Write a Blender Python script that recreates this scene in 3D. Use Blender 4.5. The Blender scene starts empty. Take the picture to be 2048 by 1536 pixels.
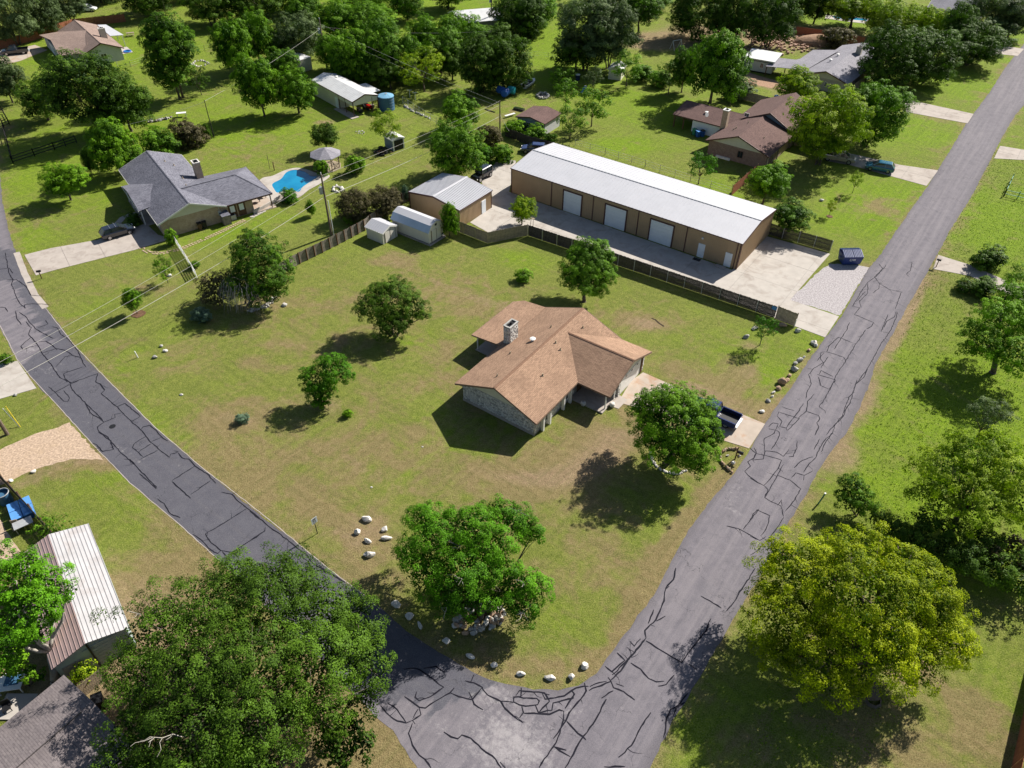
import bpy, bmesh, math, random
import numpy as np
from mathutils import Vector, Matrix
random.seed(11); rng = np.random.default_rng(11)
S = bpy.context.scene
COL = S.collection
R = math.radians

# ---------------------------------------------------------------- camera
CAM_H, PITCH, ROLL, FPX = 56.0, R(41.2), R(0.5), 1480.0
FW = Vector((0, math.cos(PITCH), -math.sin(PITCH)))
_u = Vector((0, math.sin(PITCH), math.cos(PITCH))); _r = Vector((1, 0, 0))
RT = _r*math.cos(ROLL) + _u*math.sin(ROLL); UP = _u*math.cos(ROLL) - _r*math.sin(ROLL)
cd = bpy.data.cameras.new('camera'); cam = bpy.data.objects.new('camera', cd); COL.objects.link(cam)
cd.sensor_width = 36; cd.lens = FPX/2048*36; cd.clip_end = 6000; cd.clip_start = 0.5
mw = Matrix.Identity(4)
for i in range(3):
    mw[i][0] = RT[i]; mw[i][1] = UP[i]; mw[i][2] = -FW[i]
mw[2][3] = CAM_H
cam.matrix_world = mw
S.camera = cam
# ---------------------------------------------------------------- light
SUN_AZ, SUN_EL = R(41), R(38)
w = bpy.data.worlds.new('World'); S.world = w; w.use_nodes = True
nt = w.node_tree; nt.nodes.clear()
sky = nt.nodes.new('ShaderNodeTexSky'); sky.sky_type = 'NISHITA'; sky.sun_disc = False
sky.sun_elevation = SUN_EL; sky.sun_rotation = R(90) - SUN_AZ
bg = nt.nodes.new('ShaderNodeBackground'); bg.inputs[1].default_value = 0.052
wo = nt.nodes.new('ShaderNodeOutputWorld')
nt.links.new(sky.outputs[0], bg.inputs[0]); nt.links.new(bg.outputs[0], wo.inputs[0])
sd = bpy.data.lights.new('sun', 'SUN'); sd.energy = 5.0; sd.angle = R(0.55); sd.color = (1, 0.95, 0.86)
sun = bpy.data.objects.new('sun', sd); COL.objects.link(sun)
sv = Vector((math.cos(SUN_EL)*math.cos(SUN_AZ), math.cos(SUN_EL)*math.sin(SUN_AZ), math.sin(SUN_EL)))
sun.rotation_euler = sv.to_track_quat('Z', 'Y').to_euler(); sun.location = sv*200
S.view_settings.view_transform = 'Standard'; S.view_settings.look = 'None'
S.view_settings.exposure = 0.88; S.view_settings.gamma = 1
S.render.engine = 'CYCLES'

# ---------------------------------------------------------------- survey: a photo point at height z -> place in the world
def P(px, py, z=0.0):
    d = FW + RT*((px-1024)/FPX) - UP*((py-768)/FPX)
    t = (CAM_H - z)/-d.z
    return Vector((0, 0, CAM_H)) + d*t
def P2(px, py, z=0.0):
    p = P(px, py, z); return (p.x, p.y)
def scale_at(p):
    return FPX/(p-Vector((0, 0, CAM_H))).dot(FW)
def heading(a, b):
    a = P(*a); b = P(*b); return math.atan2(b.y-a.y, b.x-a.x)

# ---------------------------------------------------------------- materials
def nodes(name):
    m = bpy.data.materials.new(name); m.use_nodes = True
    t = m.node_tree; t.nodes.clear()
    out = t.nodes.new('ShaderNodeOutputMaterial'); b = t.nodes.new('ShaderNodeBsdfPrincipled')
    t.links.new(b.outputs[0], out.inputs[0])
    return m, t, b
def N(t, typ, **kw):
    n = t.nodes.new(typ)
    for k, v in kw.items():
        if k == 'ins':
            for a, c in v.items(): n.inputs[a].default_value = c
        else: setattr(n, k, v)
    return n
def c4(c): return (c[0], c[1], c[2], 1)
def mixc(t, fac, a, b, blend='MIX'):
    n = t.nodes.new('ShaderNodeMix'); n.data_type = 'RGBA'; n.blend_type = blend
    for sock, v in ((n.inputs[0], fac), (n.inputs[6], a), (n.inputs[7], b)):
        if hasattr(v, 'is_output'): t.links.new(v, sock)
        elif isinstance(v, (tuple, list)): sock.default_value = c4(v)
        else: sock.default_value = v
    return n.outputs[2]
def mth(t, op, a, b=0.0, clamp=False):
    n = t.nodes.new('ShaderNodeMath'); n.operation = op; n.use_clamp = clamp
    for s, v in ((n.inputs[0], a), (n.inputs[1], b)):
        if hasattr(v, 'is_output'): t.links.new(v, s)
        else: s.default_value = v
    return n.outputs[0]
def ramp(t, v, lo, hi):
    n = t.nodes.new('ShaderNodeMapRange'); t.links.new(v, n.inputs[0])
    n.inputs[1].default_value = lo; n.inputs[2].default_value = hi; n.clamp = True
    return n.outputs[0]
def coords(t, kind='Object', scale=(1, 1, 1), rot=(0, 0, 0)):
    tc = t.nodes.new('ShaderNodeTexCoord'); mp = t.nodes.new('ShaderNodeMapping')
    m0 = t.nodes.new('ShaderNodeMapping'); m0.inputs['Rotation'].default_value = rot      # turn first, then stretch
    t.links.new(tc.outputs[kind], m0.inputs[0]); t.links.new(m0.outputs[0], mp.inputs[0]); mp.inputs['Scale'].default_value = scale
    return mp.outputs[0]
def noise(t, vec, sc, det=4, rough=.6, dist=0):
    n = N(t, 'ShaderNodeTexNoise', ins={'Scale': sc, 'Detail': det, 'Roughness': rough, 'Distortion': dist})
    t.links.new(vec, n.inputs['Vector']); return n.outputs[0]
def bump(t, b, h, strength=.3, dist=.05):
    n = N(t, 'ShaderNodeBump', ins={'Strength': strength, 'Distance': dist})
    t.links.new(h, n.inputs['Height']); t.links.new(n.outputs[0], b.inputs['Normal'])
def mat(name, col, rough=.8, var=.25, sc=3.0, metal=0.0, bmp=.15, spec=.3, stain=None, stain_sc=.6, stain_amt=.5, coat=0.0):
    m, t, b = nodes(name)
    v = coords(t)
    n1 = noise(t, v, sc, 6)
    dark = tuple(x*(1-var) for x in col); lite = tuple(min(1, x*(1+var*.7)) for x in col)
    c = mixc(t, ramp(t, n1, .3, .7), dark, lite)
    if stain:
        n2 = noise(t, v, stain_sc, 5, .65, .6)
        c = mixc(t, mth(t, 'MULTIPLY', ramp(t, n2, .5, .68), stain_amt), c, stain)
    t.links.new(c, b.inputs['Base Color'])
    b.inputs['Roughness'].default_value = rough; b.inputs['Metallic'].default_value = metal
    b.inputs['Specular IOR Level'].default_value = spec; b.inputs['Coat Weight'].default_value = coat
    if bmp: bump(t, b, noise(t, v, sc*6, 4), bmp, .03)
    return m
def shingle(name, c1, c2, cm, rot=0.0, row=.15, wid=.42):
    m, t, b = nodes(name)
    v = coords(t, rot=(0, 0, rot))
    br = N(t, 'ShaderNodeTexBrick', offset=.5, ins={'Scale': 1.0, 'Mortar Size': .012, 'Mortar Smooth': .3, 'Brick Width': wid, 'Row Height': row, 'Bias': 0.0})
    br.inputs['Color1'].default_value = c4(c1); br.inputs['Color2'].default_value = c4(c2); br.inputs['Mortar'].default_value = c4(cm)
    t.links.new(v, br.inputs['Vector'])
    st = coords(t, rot=(0, 0, rot), scale=(1.6, 6, 1)); ns = noise(t, st, 1.5, 5, .7)
    big = noise(t, coords(t), .35, 4)
    c = mixc(t, mth(t, 'MULTIPLY', ramp(t, ns, .42, .62), .5), br.outputs[0], tuple(x*1.35 for x in c1))
    c = mixc(t, mth(t, 'MULTIPLY', ramp(t, big, .4, .75), .45), c, tuple(x*.62 for x in c2))
    t.links.new(c, b.inputs['Base Color']); b.inputs['Roughness'].default_value = .95; b.inputs['Specular IOR Level'].default_value = .15
    bump(t, b, br.outputs[1], -.5, .03)
    return m
def brickmat(name, c1, c2, cm, bw=.22, bh=.075):
    m, t, b = nodes(name)
    tc = t.nodes.new('ShaderNodeTexCoord'); sp = t.nodes.new('ShaderNodeSeparateXYZ'); cb = t.nodes.new('ShaderNodeCombineXYZ')
    t.links.new(tc.outputs['Object'], sp.inputs[0])
    t.links.new(mth(t, 'ADD', sp.outputs[0], sp.outputs[1]), cb.inputs[0]); t.links.new(sp.outputs[2], cb.inputs[1])
    br = N(t, 'ShaderNodeTexBrick', offset=.5, ins={'Scale': 1.0, 'Mortar Size': .008, 'Brick Width': bw, 'Row Height': bh})
    br.inputs['Color1'].default_value = c4(c1); br.inputs['Color2'].default_value = c4(c2); br.inputs['Mortar'].default_value = c4(cm)
    t.links.new(cb.outputs[0], br.inputs['Vector'])
    n = noise(t, tc.outputs['Object'], 2.5, 5)
    t.links.new(mixc(t, ramp(t, n, .35, .7), br.outputs[0], tuple(x*.7 for x in c1)), b.inputs['Base Color'])
    b.inputs['Roughness'].default_value = .9; bump(t, b, br.outputs[1], -.4, .02)
    return m
def leafmat(name, dark, lite, trans=.20, rough=.55):
    m, t, b = nodes(name)
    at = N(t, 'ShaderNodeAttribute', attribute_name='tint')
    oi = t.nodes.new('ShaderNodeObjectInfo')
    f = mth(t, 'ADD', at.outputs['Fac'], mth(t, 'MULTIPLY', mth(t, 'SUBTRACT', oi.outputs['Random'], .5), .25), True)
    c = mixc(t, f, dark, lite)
    t.links.new(c, b.inputs['Base Color']); b.inputs['Roughness'].default_value = rough
    b.inputs['Specular IOR Level'].default_value = .10
    tr = t.nodes.new('ShaderNodeBsdfTranslucent'); mx = t.nodes.new('ShaderNodeMixShader'); mx.inputs[0].default_value = trans
    tc = mixc(t, 1.0, c, (1.0, 1.25, .35), 'MULTIPLY')
    t.links.new(tc, tr.inputs[0])
    out = [n for n in t.nodes if n.type == 'OUTPUT_MATERIAL'][0]
    t.links.new(b.outputs[0], mx.inputs[1]); t.links.new(tr.outputs[0], mx.inputs[2]); t.links.new(mx.outputs[0], out.inputs[0])
    return m

M = {}
M['shingle_brown_x'] = shingle('shingle_brown', (.325, .21, .142), (.23, .145, .10), (.10, .062, .045))
M['shingle_brown_y'] = shingle('shingle_brown_wing', (.325, .21, .142), (.23, .145, .10), (.10, .062, .045), R(90))
M['shingle_slate_x'] = shingle('shingle_slate', (.18, .18, .215), (.095, .095, .12), (.045, .045, .055))
M['shingle_slate_y'] = shingle('shingle_slate_wing', (.18, .18, .215), (.095, .095, .12), (.045, .045, .055), R(90))
M['shingle_umber_x'] = shingle('shingle_umber', (.15, .095, .085), (.105, .066, .062), (.055, .035, .033))
M['shingle_umber_y'] = shingle('shingle_umber_wing', (.15, .095, .085), (.105, .066, .062), (.055, .035, .033), R(90))
M['shingle_taupe_x'] = shingle('shingle_taupe', (.27, .20, .17), (.20, .145, .125), (.10, .075, .065))
M['shingle_taupe_y'] = shingle('shingle_taupe_wing', (.27, .20, .17), (.20, .145, .125), (.10, .075, .065), R(90))
M['shingle_grey_x'] = shingle('shingle_grey', (.27, .26, .29), (.20, .195, .22), (.12, .115, .13))
M['shingle_grey_y'] = shingle('shingle_grey_wing', (.27, .26, .29), (.20, .195, .22), (.12, .115, .13), R(90))
M['shingle_near_x'] = shingle('shingle_near', (.20, .172, .172), (.145, .125, .13), (.07, .06, .065), 0, .16, .5)
M['metal_white'] = mat('white_metal_roof', (.46, .46, .49), .45, .05, .5, 0, 0, .5, (.46, .45, .47), .5, .35)
M['metal_pale'] = mat('pale_metal_roof', (.62, .62, .62), .45, .08, .7, 0, 0, .5, (.45, .43, .42), .5, .4)
M['metal_galv'] = mat('galvanized_metal', (.50, .56, .62), .35, .1, .8, .35, 0, .5)
M['metal_blue'] = mat('blue_reflecting_metal', (.40, .52, .62), .35, .06, .8, .3, 0, .5)
M['metal_mauve'] = mat('weathered_metal_roof', (.38, .28, .27), .5, .15, .6, .1, 0, .4, (.40, .28, .22), .5, .6)
M['metal_tan'] = mat('tan_metal_siding', (.40, .28, .165), .55, .08, .6, 0, .05, .4, (.36, .25, .15), .5, .35)
M['metal_cream'] = mat('cream_metal_siding', (.60, .58, .50), .55, .08, .6, 0, .05, .4)
M['trim_brown'] = mat('brown_trim', (.09, .045, .04), .5, .1, 2)
M['fascia_brown'] = mat('brown_fascia', (.22, .14, .10), .7, .15, 2)
M['cap_brown'] = mat('ridge_shingle', (.20, .115, .075), .95, .3, 4)
M['barn_roof'] = mat('dull_metal_roof', (.40, .39, .40), .5, .12, .8, 0, 0, .4, (.30, .26, .24), .5, .5)
M['trim_white'] = mat('white_trim', (.74, .72, .68), .6, .06, 2)
M['door_white'] = mat('white_door_paint', (.72, .76, .80), .45, .04, 1.5)
M['cream_board'] = mat('cream_gable_board', (.58, .56, .46), .7, .07, 1.5)
M['grey_board'] = mat('grey_siding_board', (.50, .50, .50), .7, .08, 1.5)
M['blue_board'] = mat('blue_grey_siding', (.20, .24, .29), .7, .12, 1.5)
M['green_sheet'] = mat('grey_green_sheet', (.27, .33, .32), .55, .12, 1.2, 0, .05, .4)
M['shed_wall'] = mat('shed_wall_paint', (.66, .62, .55), .7, .05, 1.5)
M['stone'] = mat('limestone', (.60, .57, .53), .9, .45, 3.5, 0, .6)
M['stone_dark'] = mat('stone_joint', (.24, .225, .215), .95, .3, 4)
M['boulder'] = mat('pale_boulder', (.62, .59, .55), .9, .22, 2.2, 0, .8, .2, (.34, .29, .24), 1.2, .7)
M['boulder_tan'] = mat('tan_boulder', (.42, .29, .20), .9, .35, 2.4, 0, .8, .2, (.20, .13, .09), 1.6, .7)
M['boulder_grey'] = mat('grey_boulder', (.36, .35, .33), .9, .35, 2.4, 0, .8, .2)
M['brick_tan'] = brickmat('tan_brick', (.47, .34, .23), (.38, .26, .17), (.48, .43, .37))
M['brick_red'] = brickmat('red_brown_brick', (.30, .19, .15), (.20, .125, .10), (.33, .29, .26))
M['brick_pale'] = brickmat('pale_brick', (.50, .46, .40), (.40, .36, .31), (.5, .47, .43))
M['concrete'] = mat('concrete', (.38, .335, .30), .9, .12, .8, 0, .2, .2, (.23, .19, .165), .5, .65)
M['concrete_white'] = mat('pale_concrete', (.41, .375, .34), .9, .10, .8, 0, .2, .2, (.25, .21, .18), .45, .6)
M['concrete_rust'] = mat('rust_stained_concrete', (.40, .335, .28), .9, .12, .8, 0, .2, .2, (.34, .17, .08), .4, .8)
M['gravel_pale'] = mat('pale_gravel', (.38, .35, .355), .95, .5, 5.5, 0, 1.0, .2)
M['gravel_tan'] = mat('tan_gravel', (.45, .335, .245), .95, .5, 5, 0, 1.0, .2, (.36, .26, .16), .5, .5)
M['dirt'] = mat('bare_dirt', (.33, .21, .14), .95, .3, 3, 0, .8, .1)
M['wood_grey'] = mat('weathered_fence_wood', (.235, .205, .175), .9, .4, 2.5, 0, .3, .1)
M['wood_dark'] = mat('dark_fence_wood', (.065, .058, .052), .9, .45, 2.5, 0, .3, .1)
M['wood_tan'] = mat('tan_fence_wood', (.31, .255, .185), .9, .35, 2.5, 0, .3, .1)
M['wood_red'] = mat('cedar_red_fence_wood', (.30, .12, .07), .9, .3, 2.5, 0, .3, .1)
M['wood_brown'] = mat('brown_wood', (.13, .075, .045), .85, .35, 3, 0, .3, .1)
M['wood_black'] = mat('black_rail_paint', (.025, .022, .022), .7, .3, 3)
M['pole_wood'] = mat('pole_wood', (.16, .12, .09), .9, .35, 4, 0, .3)
M['bark'] = mat('bark', (.12, .095, .075), .95, .4, 5, 0, .7)
M['bark_pale'] = mat('pale_bark', (.36, .33, .29), .95, .3, 5, 0, .7)
M['black'] = mat('black_plastic', (.015, .015, .017), .5, .2, 3)
M['rubber'] = mat('tyre_rubber', (.02, .02, .02), .85, .2, 3)
M['rim'] = mat('alloy_rim', (.45, .45, .47), .3, .1, 3, .8, 0)
M['glass'] = mat('window_glass', (.02, .028, .035), .06, .1, 1, 0, 0, .8)
M['grey_metal'] = mat('grey_metal', (.42, .43, .44), .45, .15, 3, .3, 0)
M['blue_plastic'] = mat('blue_plastic', (.03, .12, .42), .45, .12, 2)
M['blue_tote'] = mat('blue_tote_lid', (.10, .28, .62), .45, .12, 2)
M['teal_plastic'] = mat('teal_plastic', (.03, .30, .38), .45, .12, 2)
M['tank_blue'] = mat('blue_tank', (.045, .12, .21), .5, .1, 1)
M['tank_top'] = mat('blue_tank_top', (.16, .34, .48), .45, .1, 1)
M['dumpster_blue'] = mat('dumpster_blue', (.012, .035, .17), .4, .2, 1.5, 0, 0, .5)
M['dumpster_lid'] = mat('dumpster_lid', (.03, .06, .20), .3, .2, 1.5, 0, 0, .6)
M['paint_black'] = mat('black_car_paint', (.012, .014, .022), .15, .1, 1, 0, 0, .6, coat=.8)
M['paint_navy'] = mat('navy_car_paint', (.018, .03, .10), .15, .1, 1, 0, 0, .6, coat=.8)
M['paint_teal'] = mat('blue_car_paint', (.035, .15, .25), .18, .1, 1, .2, 0, .6, coat=.8)
M['paint_beige'] = mat('beige_car_paint', (.36, .31, .24), .25, .1, 1, .1, 0, .6, coat=.8)
M['paint_white'] = mat('white_car_paint', (.72, .73, .75), .2, .05, 1, 0, 0, .6, coat=.8)
M['red_lamp'] = mat('red_lamp', (.35, .01, .01), .25, .1, 3, 0, 0)
M['sign_white'] = mat('sign_white', (.68, .74, .80), .5, .03, 3, 0, 0)
M['print_black'] = mat('sign_print', (.01, .01, .012), .6, .1, 3, 0, 0)
M['wire_pale'] = mat('overhead_cable', (.42, .40, .36), .6, .1, 2, 0, 0)
M['green_pipe'] = mat('green_pipe_paint', (.04, .22, .13), .5, .15, 2)
M['yellow'] = mat('yellow_marker', (.65, .48, .02), .6, .1, 2)
M['yellow_wall'] = mat('yellow_wall', (.60, .38, .07), .8, .15, 2)
M['pvc'] = mat('white_plastic', (.72, .72, .70), .5, .08, 2)
M['rubble'] = mat('rubble', (.36, .23, .17), .95, .4, 4, 0, .8)

# foliage
M['leaf_bright'] = leafmat('bright_green_leaves', (.022, .075, .003), (.19, .37, .012))
M['leaf_vivid'] = leafmat('vivid_green_leaves', (.020, .075, .003), (.125, .32, .010))
M['leaf_mid'] = leafmat('mid_green_leaves', (.016, .052, .004), (.15, .30, .015))
M['leaf_dark'] = leafmat('dark_green_leaves', (.011, .034, .004), (.11, .205, .016))
M['leaf_oak'] = leafmat('live_oak_leaves', (.010, .028, .003), (.105, .20, .016))
M['leaf_grey'] = leafmat('grey_green_leaves', (.033, .058, .020), (.16, .22, .085))
M['leaf_yellow'] = leafmat('yellow_green_leaves', (.020, .070, .002), (.44, .50, .006), .30)
M['leaf_lime'] = leafmat('lime_leaves', (.05, .12, .006), (.36, .46, .018), .34)
M['leaf_brown'] = leafmat('brown_tinged_leaves', (.045, .042, .020), (.14, .12, .055))
M['leaf_blue'] = leafmat('blue_green_leaves', (.05, .09, .06), (.18, .27, .17))
M['twig'] = leafmat('dry_grey_twigs', (.10, .095, .085), (.30, .29, .27), .1)

# water
m, t, b = nodes('pool_water'); M['water'] = m
v = coords(t, scale=(1, 1, 1)); n1 = noise(t, v, 1.4, 3); 
t.links.new(mixc(t, ramp(t, noise(t, v, .35, 2), .3, .7), (.005, .16, .32), (.012, .24, .42)), b.inputs['Base Color'])
b.inputs['Roughness'].default_value = .08; bump(t, b, n1, .15, .05)

# ---------------------------------------------------------------- mesh building
class MB:
    def __init__(s): s.v = []; s.f = []; s.mi = []; s.cur = 0
    def add(s, vs, fs):
        o = len(s.v); s.v += [tuple(v) for v in vs]
        for f in fs: s.f.append(tuple(i+o for i in f)); s.mi.append(s.cur)
        return s
    def box(s, x0, x1, y0, y1, z0, z1):
        return s.hexa([(x0, y0), (x1, y0), (x1, y1), (x0, y1)], z0, z1)
    def hexa(s, pts, z0, z1):      # upright prism over a plan polygon
        n = len(pts)
        vs = [(p[0], p[1], z0) for p in pts] + [(p[0], p[1], z1) for p in pts]
        fs = [tuple(range(n))[::-1], tuple(range(n, 2*n))] + [(i, (i+1) % n, n+(i+1) % n, n+i) for i in range(n)]
        return s.add(vs, fs)
    def slab(s, pts, t):           # sloping sheet of thickness t (pts are its top)
        n = len(pts)
        vs = [tuple(p) for p in pts] + [(p[0], p[1], p[2]-t) for p in pts]
        fs = [tuple(range(n)), tuple(range(n, 2*n))[::-1]] + [(i, n+i, n+(i+1) % n, (i+1) % n) for i in range(n)]
        return s.add(vs, fs)
    def beam(s, a, b, wd, ht, up=(0, 0, 1)):
        a = Vector(a); b = Vector(b); d = (b-a).normalized(); u = Vector(up)
        if abs(d.dot(u)) > .98: u = Vector((1, 0, 0))
        sx = d.cross(u).normalized()*wd/2; sz = sx.cross(d).normalized()*ht/2
        vs = [a-sx-sz, a+sx-sz, a+sx+sz, a-sx+sz, b-sx-sz, b+sx-sz, b+sx+sz, b-sx+sz]
        return s.add(vs, [(0, 3, 2, 1), (4, 5, 6, 7), (0, 1, 5, 4), (1, 2, 6, 5), (2, 3, 7, 6), (3, 0, 4, 7)])
    def tube(s, pts, rs, n=8, cap=True):
        pts = [Vector(p) for p in pts]
        if not hasattr(rs, '__len__'): rs = [rs]*len(pts)
        vs = []; fs = []
        for i, p in enumerate(pts):
            d = (pts[min(i+1, len(pts)-1)]-pts[max(i-1, 0)]).normalized()
            u = Vector((0, 0, 1)) if abs(d.z) < .9 else Vector((1, 0, 0))
            a = d.cross(u).normalized(); c = a.cross(d).normalized()
            for k in range(n):
                q = 2*math.pi*k/n; vs.append(p + (a*math.cos(q)+c*math.sin(q))*rs[i])
        for i in range(len(pts)-1):
            for k in range(n):
                fs.append((i*n+k, i*n+(k+1) % n, (i+1)*n+(k+1) % n, (i+1)*n+k))
        if cap:
            fs.append(tuple(range(n))[::-1]); fs.append(tuple((len(pts)-1)*n+k for k in range(n)))
        return s.add(vs, fs)
    def mesh(s, name, mats, smooth=False):
        me = bpy.data.meshes.new(name); me.from_pydata(s.v, [], s.f)
        for m in (mats if isinstance(mats, (list, tuple)) else [mats]): me.materials.append(m)
        me.polygons.foreach_set('material_index', s.mi)
        if smooth: me.polygons.foreach_set('use_smooth', [True]*len(s.f))
        bm = bmesh.new(); bm.from_mesh(me); bmesh.ops.recalc_face_normals(bm, faces=bm.faces); bm.to_mesh(me); bm.free()
        me.update(); return me
    def obj(s, name, mats, parent=None, kind=None, label=None, smooth=False):
        return link(name, s.mesh(name, mats, smooth), parent, kind, label)
def link(name, me, parent=None, kind=None, label=None):
    o = bpy.data.objects.new(name, me); COL.objects.link(o)
    if parent is not None: o.parent = parent
    if kind: o['kind'] = kind
    if label: o['label'] = label
    return o
def tag(o, label, cat, group=None):
    o['label'] = label; o['category'] = cat
    if group: o['group'] = group
    return o
def thing(name, label, cat, loc=(0, 0, 0), rz=0.0, group=None):
    o = bpy.data.objects.new(name, None); COL.objects.link(o); o.empty_display_size = .3
    o.location = loc; o.rotation_euler = (0, 0, rz)
    return tag(o, label, cat, group)
def copy_tree(o, parent=None):
    c = o.copy(); COL.objects.link(c)
    if parent is not None: c.parent = parent
    for ch in list(o.children): copy_tree(ch, c)
    return c
# ================================================================ THE SETTING
def inpoly(xs, ys, poly):
    inside = np.zeros(xs.shape, bool); n = len(poly)
    for i in range(n):
        x1, y1 = poly[i]; x2, y2 = poly[(i+1) % n]
        c = ((y1 > ys) != (y2 > ys)) & (xs < (x2-x1)*(ys-y1)/((y2-y1) if y2 != y1 else 1e-9)+x1)
        inside ^= c
    return inside
def blobs(X, Y, lst):
    out = np.zeros(X.shape)
    for (px, py, rx, ry, ang, amt) in lst:
        c = P(px, py); ca, sa = math.cos(R(ang)), math.sin(R(ang))
        u = (X-c.x)*ca+(Y-c.y)*sa; v = -(X-c.x)*sa+(Y-c.y)*ca
        out += amt*np.exp(-((u/rx)**2+(v/ry)**2)*1.2)
    return out
def seg_dist(X, Y, pts):
    d = np.full(X.shape, 1e9)
    for (x1, y1), (x2, y2) in zip(pts[:-1], pts[1:]):
        L2 = (x2-x1)**2+(y2-y1)**2+1e-9
        t = np.clip(((X-x1)*(x2-x1)+(Y-y1)*(y2-y1))/L2, 0, 1)
        d = np.minimum(d, np.hypot(X-x1-t*(x2-x1), Y-y1-t*(y2-y1)))
    return d
LR_E = [(-14, 200), (-8, 300), (0, 345), (5, 406), (16, 455), (28, 495), (49, 547), (65, 578), (91, 614), (120, 651), (146, 687), (182, 729), (220, 765), (312, 856), (406, 937), (510, 1022), (586, 1080), (656, 1136), (693, 1167), (729, 1191), (779, 1232), (825, 1271), (891, 1313), (943, 1342), (995, 1365), (1065, 1378), (1117, 1381), (1156, 1370), (1193, 1347), (1224, 1303), (1250, 1269), (1276, 1232), (1307, 1191), (1331, 1145), (1365, 1080), (1391, 1041), (1427, 994), (1469, 947), (1500, 899), (1527, 851), (1553, 813), (1587, 768), (1620, 717), (1650, 677), (1685, 629), (1714, 578), (1735, 540), (1762, 508), (1781, 479), (1808, 439), (1850, 380), (1901, 300), (1933, 246), (1979, 185), (2008, 139), (2046, 90), (2130, -20)]
RR_W = [(2230, 10), (2120, 118), (2048, 211), (2032, 228), (2008, 268), (1982, 318), (1945, 390), (1917, 434), (1896, 468), (1875, 508), (1850, 554), (1821, 602), (1789, 661), (1752, 725), (1735, 779), (1714, 827), (1690, 868), (1660, 905), (1634, 945), (1612, 990), (1586, 1030), (1559, 1076), (1527, 1143), (1490, 1200), (1440, 1285), (1401, 1352), (1385, 1378), (1370, 1407), (1346, 1441), (1323, 1488), (1302, 1536), (1262, 1640), (1225, 1760)]
LR_W = [(905, 1760), (862, 1600), (831, 1530), (812, 1500), (786, 1461), (750, 1430), (705, 1385), (640, 1318), (540, 1220), (440, 1122), (359, 1049), (260, 966), (187, 890), (104, 799), (83, 780), (60, 752), (34, 718), (0, 656), (-30, 600), (-60, 540), (-70, 450), (-60, 340), (-40, 200)]
def w2(pts): return [P2(*p) for p in pts]
def densify(pts, step, jit):
    out = []
    for a, b in zip(pts[:-1], pts[1:]):
        n = max(1, int(math.hypot(b[0]-a[0], b[1]-a[1])/step))
        for i in range(n):
            t = i/n; out.append((a[0]+(b[0]-a[0])*t+random.uniform(-jit, jit), a[1]+(b[1]-a[1])*t+random.uniform(-jit, jit)))
    out.append(pts[-1]); return out
E_edge, R_edge, W_edge = w2(LR_E), w2(RR_W), w2(LR_W)
def extend(p, q, d):
    l = math.hypot(q[0]-p[0], q[1]-p[1]); return (q[0]+(q[0]-p[0])/l*d, q[1]+(q[1]-p[1])/l*d)
road_poly = densify(E_edge, .6, .07) + [extend(E_edge[-2], E_edge[-1], 500), extend(R_edge[1], R_edge[0], 500)] + densify(R_edge, .6, .07) + densify(W_edge, .6, .07)

# ---- lawn and fields: one sheet
gx = np.concatenate([[-3000, -1200, -500, -300, -220, -180], np.arange(-155, 155.1, .75), [180, 220, 300, 500, 1200, 3000]])
gy = np.concatenate([[-2000, -600, -150, -40, 0, 10], np.arange(16, 245.1, .75), [260, 300, 400, 700, 1500, 4000]])
X, Y = np.meshgrid(gx, gy)
LUSH = [(1900, 800, 16, 22, 55, .9), (1780, 1000, 8, 14, 55, .6), (2000, 450, 14, 20, 55, 1.0), (1800, 260, 12, 10, 0, 1.0), (1760, 400, 8, 10, 50, .9), (1880, 160, 14, 14, 0, .9), (1250, 290, 6, 4, 0, 1.3), (1130, 100, 16, 26, 0, .9), (1350, 230, 20, 10, -35, .8), (1450, 380, 8, 6, 0, .8), (880, 30, 30, 30, 0, .9), (640, 10, 30, 20, 0, .9),
 (450, 420, 10, 8, 0, .5), (560, 250, 22, 14, 0, .35), (330, 260, 30, 20, 0, .4), (240, 100, 30, 20, 0, .6), (60, 330, 20, 20, 0, .5), (150, 400, 14, 12, 0, .4), (60, 490, 4, 5, 0, .8), (450, 470, 10, 3, 30, .6), (700, 450, 14, 10, 0, .3), (130, 640, 3, 14, -40, .5), (200, 740, 3, 10, -40, .5), (350, 900, 1.6, 14, 42, .7), (480, 1010, 1.6, 12, 42, .6), (900, 870, 8, 5, 0, .6), (830, 690, 3, 2.5, 0, .9), (1170, 720, 4, 3, 0, .2), (1400, 760, 5, 3.5, 40, .6), (1500, 730, 4, 5, 40, .8), (1290, 1010, 5, 4, 0, .5), (1050, 520, 6, 3, -30, .7), (1180, 480, 8, 2, -35, .5), (1700, 450, 6, 8, 50, .9), (1370, 1480, 4, 6, 50, .6), (1480, 1400, 10, 8, 0, .3), (240, 940, 4, 2, 0, .6), (330, 1010, 3, 3, 0, .5), (200, 1000, 6, 5, 0, .3), (1650, 30, 16, 20, 0, 1.2), (2040, 90, 20, 20, 0, 1.0), (1100, 1250, 6, 4, 0, .3), (820, 960, 3, 3, 0, .35)]
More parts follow.
